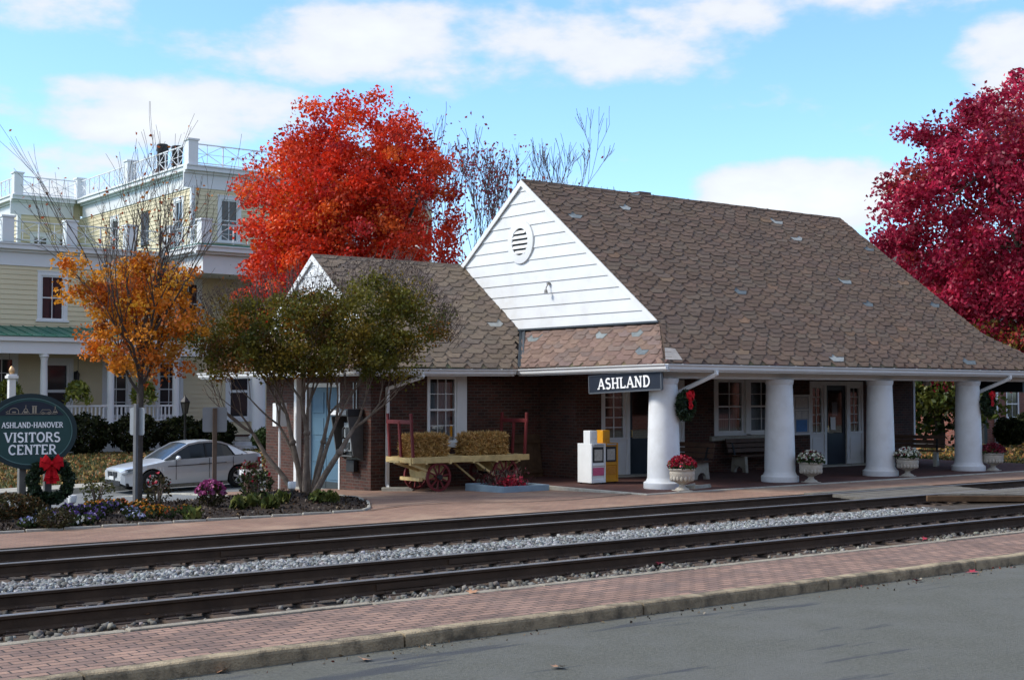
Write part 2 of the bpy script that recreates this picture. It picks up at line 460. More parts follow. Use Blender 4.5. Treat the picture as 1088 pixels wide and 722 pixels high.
# --- kerb: cast lengths with open joints
b = MB(); x = -14.35
while x < 46:
    L = 3.05; n = 12
    za = [-.146 + U(-.006, .006) for _ in range(n + 1)]
    for i in range(n):
        xa = x + .012 + (L - .024) * i / n; xb = x + .012 + (L - .024) * (i + 1) / n
        j0, j1 = U(-.006, .006), U(-.006, .006)
        pr = lambda X, z, j: [(X, 10.945, -.3), (X, 10.77 + j, -.3), (X, 10.775 + j, z - .035), (X, 10.785 + j, z - .012), (X, 10.805 + j, z), (X, 10.945, z)]
        jj = [0] * (n + 1)
        A = pr(xa, za[i], 0); B = pr(xb, za[i + 1], 0)
        for k in range(6):
            l = (k + 1) % 6; b.face([A[k], B[k], B[l], A[l]], sm=False)
        if i == 0: b.face(A[::-1])
        if i == n - 1: b.face(B)
    x += L
tag(b.build('kerb', M_kerb), kind='structure')
sheet('brick_paving', [-30 + 2 * i for i in range(46)], [10.947, 11.7, 12.45], lambda x, y: -.15, M_brickpave)
b = MB(); x = -14
while x < 60:
    L = U(2.3, 3.2); z = -.135 + U(-.012, .012)
    b.box(x, x + L - .02, 12.455 + U(0, .02), 12.60, -.3, z); x += L
tag(b.build('track_edging', mat('edging_timber', (.30, .26, .20), .95, .3, 4, .8, 40, stain=((.10, .085, .07), 6, .5, .7, .7)), bevel=.012), kind='structure')
sheet('track_bed', [-40, 0, 20, 40, 90], [12.6, 14.9, 15.4, 16.0, 16.6, 17.1, 19.06], lambda x, y: -.215 + (.05 if y == 16.0 else .03 if abs(y - 16) < .7 else 0), M_ballastbed)

# --- grit and leaf crumbs gathered along the kerb
n = 900; X_ = rng.uniform(2, 34, n); d_ = np.abs(rng.normal(0, .16, n)); cl = np.sin(X_ * 1.9) + np.sin(X_ * .77 + 2) + rng.normal(0, .8, n) > -.2
P = np.stack([X_, 10.755 - d_, np.full(n, -.262)], 1)[cl]
tag(leaves('kerb_grit', P, rng.uniform(.012, .045, len(P)), pal(len(P), [(.10, .07, .045), (.16, .11, .06), (.05, .04, .03), (.24, .2, .15), (.22, .05, .04)], [.35, .2, .25, .12, .08], .2), leaf_mat('grit', .05), flat=.8), kind='stuff')
# --- far paving, seams, porch slab
def pav(X, Y): return g(X, Y)
sheet('station_paving', [-30 + 2 * i for i in range(56)], [19.08, 20, 20.9], lambda x, y: -.02, M_farpave)
sheet('forecourt_paving', [-8 + 1.5 * i for i in range(20)] + [21.6], [20.9, 22, 23.5, 25, 27, 28.5, 30, 32, 33, 34.35], lambda x, y: g(x, y), M_farpave)
b = MB(); b.box(-40, 90, 19.03, 19.078, -.3, -.016); tag(b.build('platform_edge', M_timber), kind='structure')
b = MB(); b.box(19.67, 37.2, 20.97, 27.2, -.3, .0); tag(b.build('porch_floor', M_porch), kind='structure')
b = MB()
b.box(19.55, 37.3, 20.85, 20.968, -.3, .004); b.box(19.55, 19.668, 20.97, 27.0, -.3, .004)
tag(b.build('porch_edging', M_conc, bevel=.01), kind='structure')
b = MB()
sp = [gnd(*q, -.03) for q in [(392, 542), (430, 536), (476, 532.5), (520, 533.2), (560, 533), (610, 530.5), (650, 526.5), (676, 523.6)]]
P = [Vector((p[0], p[1], 0)) for p in sp]
for a, c in zip(P, P[1:]):
    d = (c - a).normalized(); n = Vector((-d.y, d.x, 0)) * .035
    q = [a - n, c - n, c + n, a + n]
    b.face([(v.x, v.y, max(g(v.x, v.y), -.02) + .006) for v in q])
tag(b.build('paving_joint', mat('joint', (.10, .075, .06), .9)), kind='structure')

# --- the street behind, pavement and kerb
sheet('side_street', [-60, -20, 0, 4, 8, 10, 11, 12, 13.1], [25.6, 27, 28.5, 30, 32, 33, 34.375], lambda x, y: g(x, y) + .004, M_street)
b = MB()
for i in range(14):
    ya = 27.05 + i * .53; b.bar((13.18, ya, g(13, ya) + .01), (13.18, ya + .52, g(13, ya + .52) + .01), .14, .06)
tag(b.build('paving_edge', M_conc, bevel=.01), kind='structure')
sheet('back_street', [-60 + 4 * i for i in range(42)], [34.38, 35.5, 36.5, 37.4, 38.2], lambda x, y: g(x, y), M_street)
b = MB()
for i in range(50):
    x0 = -30 + i * 1.8
    z0 = g(x0, 38.9) + .13; z1 = g(x0 + 1.79, 38.9) + .13
    b.mesh([(x0, 38.2, z0 - .4), (x0 + 1.785, 38.2, z1 - .4), (x0 + 1.785, 39.7, z1 - .4), (x0, 39.7, z0 - .4), (x0, 38.2, z0), (x0 + 1.785, 38.2, z1), (x0 + 1.785, 39.7, z1), (x0, 39.7, z0)],
           [(0,3,2,1),(4,5,6,7),(0,1,5,4),(1,2,6,5),(2,3,7,6),(3,0,4,7)])
tag(b.build('sidewalk', M_conc), kind='structure')

# --- ballast: real stones
def stones(name, xyz, size, cols, mt):
    N = len(xyz)
    base = np.array([(-1,-1,-1),(1,-1,-1),(1,1,-1),(-1,1,-1),(-1,-1,1),(1,-1,1),(1,1,1),(-1,1,1)], float) * .5
    V = base[None] * (1 + rng.uniform(-.45, .35, (N, 8, 3)))
    V *= rng.uniform(.7, 1.3, (N, 1, 3)) * np.asarray(size).reshape(-1, 1, 1)
    q = rng.normal(size=(N, 4)); q /= np.linalg.norm(q, axis=1)[:, None]
    w_, x_, y_, z_ = q.T
    Rm = np.stack([np.stack([1-2*(y_*y_+z_*z_), 2*(x_*y_-z_*w_), 2*(x_*z_+y_*w_)], 1), np.stack([2*(x_*y_+z_*w_), 1-2*(x_*x_+z_*z_), 2*(y_*z_-x_*w_)], 1), np.stack([2*(x_*z_-y_*w_), 2*(y_*z_+x_*w_), 1-2*(x_*x_+y_*y_)], 1)], 1)
    V = np.einsum('nij,nkj->nki', Rm, V) + np.asarray(xyz)[:, None, :]
    me = bpy.data.meshes.new(name); me.vertices.add(N * 8); me.vertices.foreach_set('co', V.reshape(-1))
    f6 = np.array([(0,3,2,1),(4,5,6,7),(0,1,5,4),(1,2,6,5),(2,3,7,6),(3,0,4,7)])
    F = (np.arange(N)[:, None, None] * 8 + f6[None]).reshape(-1)
    me.loops.add(N * 24); me.loops.foreach_set('vertex_index', F.astype(np.int32))
    me.polygons.add(N * 6); me.polygons.foreach_set('loop_start', (np.arange(N * 6) * 4).astype(np.int32))
    me.update(calc_edges=True)
    ca = me.attributes.new('col', 'FLOAT_COLOR', 'FACE')
    ca.data.foreach_set('color', np.repeat(np.concatenate([cols, np.ones((N, 1))], 1), 6, axis=0).astype(np.float32).reshape(-1))
    me.materials.append(mt); o = bpy.data.objects.new(name, me); COL.objects.link(o); return o
M_stone = mat('ballast_stone', (.5, .5, .5), .9, .15, 20, .3, 80, attr=True)
N = 21000
X = rng.uniform(1.5, 36, N); Y = 16.0 + rng.normal(-.06, .37, N); Y = np.clip(Y, 14.98, 16.7)
Z = -.20 + .05 * np.exp(-((Y - 16.0) / .55) ** 2) + rng.uniform(-.012, .02, N)
N2 = 2600
X2 = rng.uniform(1.5, 30, N2); Y2 = rng.uniform(12.63, 13.14, N2); keep = (np.sin(X2 * 1.7) + np.sin(X2 * .63 + 1) + rng.normal(0, .7, N2)) > -.3
X2, Y2 = X2[keep], Y2[keep]; Z2 = np.full(len(X2), -.195) + rng.uniform(-.01, .02, len(X2))
N3 = 3000
X3 = rng.uniform(1.5, 32, N3); Y3 = np.concatenate([rng.uniform(13.35, 14.6, N3 // 2), rng.uniform(17.4, 18.6, N3 - N3 // 2)]); Z3 = np.full(N3, -.2)
dug = (np.sin(X * 2.9) + np.sin(X * 1.13 + 2) + rng.normal(0, .6, N) < -.9) & (Y < 15.5); Z[dug] -= .09
X = np.where(X > 22.6, X - 14.5, X)
xyz = np.concatenate([np.stack([X, Y, Z], 1), np.stack([X2, Y2, Z2], 1), np.stack([X3, Y3, Z3], 1)])
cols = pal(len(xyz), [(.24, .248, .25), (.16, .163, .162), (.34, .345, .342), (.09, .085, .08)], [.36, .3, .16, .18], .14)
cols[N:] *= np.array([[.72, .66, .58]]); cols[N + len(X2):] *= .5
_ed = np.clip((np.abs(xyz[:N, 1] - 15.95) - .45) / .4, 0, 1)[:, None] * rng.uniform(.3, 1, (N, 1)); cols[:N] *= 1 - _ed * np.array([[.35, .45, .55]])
nn = N + len(X2)
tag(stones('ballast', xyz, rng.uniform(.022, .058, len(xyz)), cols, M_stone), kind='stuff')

# --- two railway tracks
M_rail = mat('rusty_rail_steel', (.062, .039, .025), .8, .35, 3, .4, 50, spec=.25)
M_railtop = mat('worn_rail_head', (.30, .275, .25), .42, .15, 2, metal=.65, spec=.4)
M_spike = mat('rusty_plate', (.065, .045, .036), .85, .4, 20)
RP = [(-.072, -.168), (.072, -.168), (.072, -.157), (.012, -.135), (.010, -.052), (.036, -.036), (.036, -.008), (.028, 0), (-.028, 0), (-.036, -.008), (-.036, -.036), (-.010, -.052), (-.012, -.135), (-.072, -.157)]
def make_track(yc, label):
    t = thing('railway_track', label, 'railway track', (0, yc, -.3), 0, 'railway tracks')
    org = (0, yc, -.3)
    for s in (-1, 1):
        b = MB(org); yy = yc + s * .7175
        xs_ = [-22 + 4 * i for i in range(25)]
        for a, c in zip(xs_, xs_[1:]):
            for k in range(len(RP)):
                l = (k + 1) % len(RP)
                b.face([(a, yy + RP[k][0], RP[k][1]), (c, yy + RP[k][0], RP[k][1]), (c, yy + RP[l][0], RP[l][1]), (a, yy + RP[l][0], RP[l][1])], 1 if k in (6, 7, 8) else 0)
        # a bolted joint bar
        b.box(9.2 + s, 10.1 + s, yy - .032, yy + .032, -.13, -.06)
        b.build('rail', [M_rail, M_railtop], t)
    first = None
    for i in range(62):
        x = 2 + i * .53 + (0 if first is None else U(-.02, .02))
        b = MB(org)
        if first is None:
            b.box(x - .115, x + .115, yc - 1.3, yc + 1.3, -.36, -.182)
            sl = b.build('sleeper', M_timber, t, bevel=.015); first = sl; x_first = x
            pls = []
            for s in (-1, 1):
                pb = MB(org); yy = yc + s * .7175
                pb.box(x - .09, x + .09, yy - .17, yy + .17, -.18, -.1695)
                for (dx, dy) in ((-.055, -.095), (.05, .095), (.06, -.1)):
                    pb.box(x + dx - .009, x + dx + .009, yy + dy - .012, yy + dy + .012, -.171, -.150)
                    pb.box(x + dx - .014, x + dx + .014, yy + dy - .02, yy + dy + .02, -.151, -.140)
                pb.box(x + .08, x + .145, yy - .09, yy + .09, -.1755, -.15)      # rail anchor
                pls.append(pb.build('tie_plate', M_spike, sl))
        else:
            sl = first.copy(); COL.objects.link(sl); sl.parent = t; sl.location = (x - x_first, U(-.04, .04), 0)
            for pl in pls: q = pl.copy(); COL.objects.link(q); q.parent = sl; q.location = (0, -sl.location.y, 0)
    return t
make_track(13.9575, 'railway track nearest the street kerb, dark rusty rails on sleepers')
make_track(17.9875, 'railway track along the station paving, partly boarded over at its right')

# --- timber foot crossing at the right
t = thing('track_crossing', 'weathered timber board crossing laid across and beside the far railway track', 'crossing', (23, 16, -.2))
o = (23, 16, -.2)
b = MB(o)
for i, y in enumerate([17.36, 17.66, 17.96, 18.26]):
    b.box(22.4 + .1 * i, 26.6 + .1 * i, y + .005, y + .285, -.07, -.006 + .003 * (i % 2))
b.build('plank', M_greywood, t, bevel=.008)
b = MB(o); b.box(22.35, 26.5, 18.76, 19.02, -.12, .012); b.build('plank', M_greywood, t, bevel=.008)
for i, y in enumerate([14.95, 15.26, 15.57, 15.88, 16.19, 16.50, 16.81]):
    x0 = 24.0 + (17.1 - y) * 1.1
    b = MB(o); zt = .012 + .004 * (i % 3)
    b.prism([(x0 + .33, y, -.055), (32, y, -.055), (32, y + .295, -.055), (x0, y + .295, -.055)], (0, 0, zt + .055)); b.build('plank', M_greywood, t, bevel=.006)
b = MB(o); b.bar((26.58, 14.94, -.062), (23.93, 17.1, -.062), .10, .12); b.build('bearer', M_brownwood, t, bevel=.008)
b = MB(o); b.bar((28.8, 15.05, -.14), (26.7, 16.98, -.14), .2, .12); b.build('bearer', M_brownwood, t, bevel=.008)

# --- planting bed with a mulch mound
POLY = [(-7, 21.16), (5, 21.16), (12.2, 21.16), (12.9, 21.25), (13.3, 21.7), (14.2, 23.2), (14.9, 24.8), (15.0, 26.0), (14.5, 26.8), (13.2, 27.0), (11.5, 26.8), (10, 26.5), (7, 26.2), (-7, 26.2)]
def inpoly(x, y):
    c = False; n = len(POLY)
    for i in range(n):
        (x0, y0), (x1, y1) = POLY[i], POLY[(i + 1) % n]
        if (y0 > y) != (y1 > y) and x < (x1 - x0) * (y - y0) / (y1 - y0) + x0: c = not c
    return c
def pdist(x, y):
    d = 9; n = len(POLY)
    for i in range(n):
        (x0, y0), (x1, y1) = POLY[i], POLY[(i + 1) % n]
        l = (x1 - x0) ** 2 + (y1 - y0) ** 2; k = max(0, min(1, ((x - x0) * (x1 - x0) + (y - y0) * (y1 - y0)) / l))
        d = min(d, math.hypot(x - x0 - k * (x1 - x0), y - y0 - k * (y1 - y0)))
    return d
from mathutils import noise as NZ
def bedz(x, y):
    if not inpoly(x, y): return g(x, y)
    d = pdist(x, y)
    return g(x, y) + .012 + (.05 + .17 * sstep(11, 13.8, x)) * sstep(0, 1.9, d) + .03 * min(1, d * 3) * NZ.noise((x * 3, y * 3, 0))
b = MB(); st = .16; nx = int(22.3 / st); ny = int(6.3 / st); idx = {}
for i in range(nx + 1):
    for j in range(ny + 1):
        x = -7 + i * st; y = 21.1 + j * st
        if inpoly(x, y): idx[(i, j)] = len(idx); b.v.append((x, y, bedz(x, y)))
for (i, j) in list(idx):
    q = [(i, j), (i + 1, j), (i + 1, j + 1), (i, j + 1)]
    if all(k in idx for k in q): b.f.append(tuple(idx[k] for k in q)); b.m.append(0); b.c.append(None); b.sm.append(True)
tag(b.build('planting_bed', M_mulch), kind='structure')
b = MB()
E = POLY[:9]
for (x0, y0), (x1, y1) in zip(E, E[1:]):
    n = max(1, int(math.hypot(x1 - x0, y1 - y0) / .6))
    for k in range(n):
        a = (x0 + (x1 - x0) * (k + .02) / n, y0 + (y1 - y0) * (k + .02) / n); c = (x0 + (x1 - x0) * (k + .98) / n, y0 + (y1 - y0) * (k + .98) / n)
        b.bar((a[0], a[1], g(*a) + .02), (c[0], c[1], g(*c) + .008), .06, .05)
tag(b.build('bed_edging', M_conc, bevel=.012), kind='structure')
M_leafd = leaf_mat('dead_leaf', .15)
pts = []
while len(pts) < 7000:
    x, y = U(2, 15.2), U(21.15, 27.2)
    if inpoly(x, y): pts.append((x, y, bedz(x, y) + U(.005, .03)))
tag(leaves('mulch_chips', pts, rng.uniform(.03, .075, 7000), pal(7000, [(.03, .02, .013), (.055, .035, .022), (.018, .012, .009), (.12, .075, .04)], [.4, .3, .25, .05], .3), M_leafd, flat=.9), kind='stuff')

# --- lawn in front of the yellow house: tufts and fallen leaves
n = 9000
P = np.stack([rng.uniform(6, 34, n), rng.uniform(39.9, 54, n), np.zeros(n)], 1); P[:, 2] = [g(x, y) + .03 for x, y in P[:, :2]]
tag(leaves('fallen_leaf_litter', P, rng.uniform(.10, .2, n), pal(n, [(.26, .15, .05), (.34, .22, .07), (.17, .09, .04), (.30, .10, .04)], [.4, .25, .25, .1], .25), M_leafd, flat=.85), kind='stuff')
n = 14000
P = np.stack([rng.uniform(4, 34, n), rng.uniform(39.8, 53, n), np.zeros(n)], 1); P[:, 2] = [g(x, y) + .03 for x, y in P[:, :2]]
P2 = np.stack([rng.uniform(37.4, 62, 9000), rng.uniform(21.4, 35, 9000), np.zeros(9000)], 1); P2[:, 2] = [g(x, y) + .02 for x, y in P2[:, :2]]
P = np.concatenate([P, P2])
tag(leaves('grass_tufts', P, rng.uniform(.06, .13, len(P)), pal(len(P), [(.07, .09, .03), (.11, .12, .04), (.05, .07, .025)], None, .25), M_leafd, up=3, aspect=5), kind='stuff')
n = 3500
P = np.stack([rng.uniform(38, 62, n), rng.uniform(24, 36, n), np.zeros(n)], 1); P[:, 2] = [g(x, y) + .04 for x, y in P[:, :2]]
tag(leaves('fallen_leaf_carpet', P, rng.uniform(.10, .2, n), pal(n, [(.36, .22, .05), (.30, .13, .05), (.2, .1, .04)], None, .25), M_leafd, flat=.85), kind='stuff')
# ------------------------------------------------------------------ shared building materials
M_brick = brick_mat('station_bricks', (.088, .034, .024), (.038, .020, .016), (.085, .070, .058), .21, .075, .009, .35, 1.3, .6, stain=((.11, .036, .026), 1.1, .55, .8, .5))
M_white = mat('white_paint', (.70, .70, .69), .55, .05, 3, .08, 30, spec=.35, stain=((.55, .53, .49), 1.6, .52, .8, .5))
M_colwhite = mat('white_column_paint', (.70, .71, .72), .5, .05, 1.5, .05, 20, spec=.35, stain=((.47, .45, .41), 2.6, .47, .74, .4))
M_siding = mat('white_siding', (.67, .68, .68), .6, .05, 2, .05, 30, spec=.3, stain=((.50, .47, .41), 1.3, .5, .78, .5))
M_glass = glass_mat('window_glass')
M_curtain = mat('curtain', (.42, .43, .45), .9, .1, 3)
M_dark = mat('dark_interior', (.012, .012, .014), .9, .1)
M_darkdoor = mat('dark_blue_door', (.012, .018, .027), .45, .1, 4)
M_shingle = mat('roof_shingles', (.2, .15, .13), .9, .2, 9, .5, 70, attr=True, spec=.2)
M_lead = mat('lead_flashing', (.045, .055, .065), .55, .2, 3)
M_soffit = mat('soffit_boards', (.16, .15, .14), .8, .15, 2)
M_black = mat('black_iron', (.016, .016, .017), .5, .2, 8)

def wall(b, axis, a0, a1, face, inward, th, z0, z1, ops=(), m=0):
    """a wall slab along 'x' or 'y' with openings (a0,a1,z0,z1); face = outer coordinate, inward = +1/-1"""
    A = sorted({a0, a1, *[v for o in ops for v in o[:2]]}); Z = sorted({z0, z1, *[v for o in ops for v in o[2:]]})
    A = [v for v in A if a0 <= v <= a1]; Z = [v for v in Z if z0 <= v <= z1]
    def solid(i, j):
        if i < 0 or j < 0 or i >= len(A) - 1 or j >= len(Z) - 1: return False
        ca, cz = (A[i] + A[i + 1]) / 2, (Z[j] + Z[j + 1]) / 2
        return not any(o[0] < ca < o[1] and o[2] < cz < o[3] for o in ops)
    P = (lambda a, d, z: (a, face + inward * d, z)) if axis == 'x' else (lambda a, d, z: (face + inward * d, a, z))
    flip = (axis == 'x') == (inward > 0)
    def F(q): b.face(q if flip else q[::-1], m)
    for i in range(len(A) - 1):
        for j in range(len(Z) - 1):
            if not solid(i, j): continue
            l, r, d, u = A[i], A[i + 1], Z[j], Z[j + 1]
            F([P(l, 0, d), P(r, 0, d), P(r, 0, u), P(l, 0, u)])
            F([P(l, th, d), P(l, th, u), P(r, th, u), P(r, th, d)])
            if not solid(i - 1, j): F([P(l, 0, d), P(l, 0, u), P(l, th, u), P(l, th, d)])
            if not solid(i + 1, j): F([P(r, 0, d), P(r, th, d), P(r, th, u), P(r, 0, u)])
            if not solid(i, j - 1): F([P(l, 0, d), P(l, th, d), P(r, th, d), P(r, 0, d)])
            if not solid(i, j + 1): F([P(l, 0, u), P(r, 0, u), P(r, th, u), P(l, th, u)])

def T_(axis, face, inward):
    """local (along, depth inwards, z) -> world"""
    return (lambda a, d, z: (a, face + inward * d, z)) if axis == 'x' else (lambda a, d, z: (face + inward * d, a, z))
def tbox(b, T, a0, a1, d0, d1, z0, z1, m=0, col=None):
    p, q = T(a0, d0, z0), T(a1, d1, z1); b.box(p[0], q[0], p[1], q[1], p[2], q[2], m, col)

def sash_window(parent, org, axis, face, inward, a0, a1, z0, z1, cols=3, rows=4, mf=None, mg=None, fr=.07, casing=.0, sill=True, curtain=None, name='window', split=True, depth=.10, mid=None, sillm=None, mun=.018):
    """window > pane, sill, curtain : frame, meeting rail and glazing bars are the window mesh"""
    T = T_(axis, face, inward); mf = mf or M_white; b = MB(org)
    d0, d1 = depth - .05, depth + .05
    tbox(b, T, a0, a0 + fr, d0, d1, z0, z1); tbox(b, T, a1 - fr, a1, d0, d1, z0, z1)
    tbox(b, T, a0 + fr, a1 - fr, d0, d1, z1 - fr, z1); tbox(b, T, a0 + fr, a1 - fr, d0, d1, z0, z0 + fr)
    if casing:   # flat boards round the opening, proud of the wall
        c = casing
        tbox(b, T, a0 - c, a0, -.03, .03, z0, z1 + c); tbox(b, T, a1, a1 + c, -.03, .03, z0, z1 + c)
        tbox(b, T, a0, a1, -.03, .03, z1, z1 + c)
        tbox(b, T, a0 - c - .03, a1 + c + .03, -.05, .03, z1 + c, z1 + c + .04)
    w0, w1, h0, h1 = a0 + fr, a1 - fr, z0 + fr, z1 - fr
    zm = (h0 + h1) / 2 if mid is None else mid
    if split: tbox(b, T, w0, w1, depth - .035, depth + .02, zm - .025, zm + .025)
    for i in range(1, cols):
        x = w0 + (w1 - w0) * i / cols; tbox(b, T, x - mun / 2, x + mun / 2, depth - .02, depth + .012, h0, zm - .025 if split else h1)
        if split: tbox(b, T, x - mun / 2, x + mun / 2, depth - .02, depth + .012, zm + .025, h1)
    if split:
        for (lo, hi) in ((h0, zm - .025), (zm + .025, h1)):
            r = rows // 2
            for j in range(1, r):
                z = lo + (hi - lo) * j / r; tbox(b, T, w0, w1, depth - .016, depth + .008, z - mun / 2, z + mun / 2)
    else:
        for j in range(1, rows):
            z = h0 + (h1 - h0) * j / rows; tbox(b, T, w0, w1, depth - .016, depth + .008, z - mun / 2, z + mun / 2)
    o = b.build(name, mf, parent)
    p = MB(org); q = [T(w0, depth, h0), T(w1, depth, h0), T(w1, depth, h1), T(w0, depth, h1)]; p.face(q); p.build('pane', mg or M_glass, o)
    if sill:
        s = MB(org); tbox(s, T, a0 - casing - .06, a1 + casing + .06, -.08, depth, z0 - .09, z0 - .002); s.build('sill', sillm or mf, o, bevel=.006)
    if curtain:
        k = MB(org); n = 24; dd = depth + .14; zt = h0 + (h1 - h0) * curtain
        pts = [(w0 + (w1 - w0) * i / n, dd + .015 * (i % 2)) for i in range(n + 1)]
        for (a, d), (c, e) in zip(pts, pts[1:]): k.face([T(a, d, h0), T(c, e, h0), T(c, e, zt), T(a, d, zt)])
        k.build('curtain', M_curtain, o)
    return o

# ------------------------------------------------------------------ the station
S0 = (21.7, 25.7, 0)
S = thing('station_building', 'long low brick railway station with fat white columns and a worn brown shingle roof', 'railway station', S0)
# brick walls
b = MB(S0)
E1 = (22.55, 25.5, .0, 2.46); W1 = (26.62, 29.18, .92, 2.56); E2 = (30.5, 32.95, .0, 2.46)
wall(b, 'x', 21.7, 35.3, 25.7, 1, .3, -.05, 2.8, [(E1[0], E1[1], -.05, 2.46), W1, (E2[0], E2[1], -.05, 2.46)])
wall(b, 'y', 26.0, 33.9, 35.3, -1, .3, -.3, 2.8)
b.build('brick_wall', M_brick, S)
b = MB(S0); wall(b, 'y', 26.0, 33.9, 21.7, 1, .3, -.4, 2.8); b.build('brick_wall', M_brick, S)
b = MB(S0); wall(b, 'x', 21.7, 35.3, 34.2, -1, .3, -.7, 2.8); wall(b, 'x', 16.65, 21.695, 32.35, -1, .3, -.7, 2.8); b.build('brick_wall', M_brick, S)
b = MB(S0)
WW = (18.28, 19.42, .88, 2.54)
wall(b, 'x', 16.65, 21.698, 27.1, 1, .3, -.4, 2.8, [WW]); b.build('brick_wall', M_brick, S)
b = MB(S0)
DD = (28.5, 30.2, -.28, 2.36)
wall(b, 'y', 27.4, 32.05, 16.65, 1, .3, -.7, 2.8, [(DD[0], DD[1], -.7, DD[3])]); b.build('brick_wall', M_brick, S)
# floor inside, ceilings and soffits
b = MB(S0); b.box(22.0, 35.0, 26.0, 33.9, -.1, -.03); b.box(16.95, 21.695, 27.4, 32.05, -.1, -.03); b.build('floor', M_dark, S)
b = MB(S0); b.box(22.0, 35.0, 26.0, 33.9, 2.66, 2.7); b.box(16.95, 21.695, 27.4, 32.05, 2.66, 2.7); b.build('ceiling', M_dark, S)  # unseen near-black ceiling, put in to block light leaking inside
b = MB(S0); b.face([(20.62, 21.42, 2.61), (36.1, 21.42, 2.61), (36.1, 25.7, 2.61), (20.62, 25.7, 2.61)][::-1])
b.face([(20.62, 25.7, 2.61), (21.7, 25.7, 2.61), (21.7, 27.1, 2.61), (20.62, 27.1, 2.61)][::-1])
b.face([(16.0, 26.56, 2.6), (20.62, 26.56, 2.6), (20.62, 27.1, 2.6), (16.0, 27.1, 2.6)][::-1])
b.face([(16.0, 27.1, 2.6), (16.65, 27.1, 2.6), (16.65, 34.5, 2.6), (16.0, 34.5, 2.6)][::-1])
b.face([(35.3, 25.7, 2.61), (36.1, 25.7, 2.61), (36.1, 34.2, 2.61), (35.3, 34.2, 2.61)][::-1])
b.build('soffit', M_soffit, S)
b = MB(S0); b.box(20.95, 35.9, 21.78, 22.12, 2.44, 2.606); b.build('porch_beam', M_white, S)
b = MB(S0); b.box(35.6, 35.75, 22.13, 23.9, 2.14, 2.605); b.build('end_beam', M_darkdoor, S)
# columns
XC = [21.1, 24.94, 28.78, 32.62]
prof = [(.445, 0), (.45, .02), (.45, .125), (.435, .145), (.405, .155), (.395, .175), (.372, .22)] + [(.366 - .050 * (k / 10) ** 1.35, .25 + 2.06 * k / 10) for k in range(11)] + [(.33, 2.33), (.335, 2.36), (.345, 2.40), (.345, 2.438)]
b = MB((XC[0], 21.95, 0)); b.lathe(prof, 48, (XC[0], 21.95, 0)); c0 = b.build('column', M_colwhite, S); c0.location = (XC[0] - S0[0], 21.95 - S0[1], 0)
for x in XC[1:]:
    c = c0.copy(); COL.objects.link(c); c.parent = S; c.location = (x - S0[0], 21.95 - S0[1], 0); c.rotation_euler.z = U(0, 6)

# ---- roofs of separate shingles
def shingles(b, O, u, v, bounds, vlen, e=.19, w=.48, cols=None, patch=.012, lift=.026, grad=None):
    """courses of dog-eared shingles on the plane O + a*u + s*v ; bounds(s) -> (amin, amax)"""
    O = Vector(O); u = Vector(u).normalized(); v = Vector(v).normalized(); n = u.cross(v)
    if n.z < 0: n = -n
    r = 0; s = 0.0
    lo, hi = bounds(0); a = lo
    while a < hi:       # starter course under the first row
        x1 = min(hi, a + w); c = tuple(q * U(.55, .8) for q in random.choice(cols))
        b.face([tuple(O + u * p + v * t + n * h) for p, t, h in ((a, -.02, lift * .45), (x1 - .004, -.02, lift * .45), (x1 - .004, e, lift * .1), (a, e, lift * .1))], 0, c); a = x1
    while s < vlen:
        s1 = min(vlen, s + e * 2.1)
        lo, hi = bounds(s + e * .3); lo1, hi1 = bounds(s1)
        cl = lambda q: max(lo1, min(hi1, q))
        a = lo - U(0, w)
        while a < hi:
            ww = w * U(.78, 1.22); x0, x1 = max(a, lo), min(a + ww - .006, hi); a += ww
            if x1 - x0 < .03: continue
            dv = U(-.012, .012); cut = min(.19, (x1 - x0) * .5) * U(.8, 1.15); l = lift * U(.85, 1.25); dy = e * U(.72, .95)
            rnd = random.random()
            c = random.choice(cols); k = U(.90, 1.10)
            c = (c[0] * k, c[1] * k * U(.98, 1.02), c[2] * k * U(.97, 1.03))
            if rnd < patch: c = random.choice([(.17, .19, .19), (.22, .24, .24), (.13, .15, .16), (.30, .31, .30)])
            elif rnd < patch + .012: c = (c[0] * 1.35, c[1] * 1.25, c[2] * 1.12)
            P = lambda aa, ss, h: tuple(O + u * aa + v * ss + n * h)
            sb = s + dv
            q = [(cl(x0), s1, .002), (x0, sb, l), (x1 - cut, sb, l), (x1, sb + dy, l * .8), (cl(x1), s1, .002)]
            top = [P(*t) for t in q]
            if (Vector(top[1]) - Vector(top[0])).cross(Vector(top[2]) - Vector(top[1])).dot(n) < 0: top = top[::-1]; rev = True
            else: rev = False
            b.face(top, 0, c)
            # visible butt edges
            ed = [(x0, sb), (x1 - cut, sb), (x1, sb + dy)]
            for (p0, t0), (p1, t1) in zip(ed, ed[1:]):
                f = [P(p0, t0, l), P(p0, t0, -.004), P(p1, t1, -.004), P(p1, t1, l)]
                b.face(f, 0, (c[0] * .8, c[1] * .8, c[2] * .8))
        s += e; r += 1

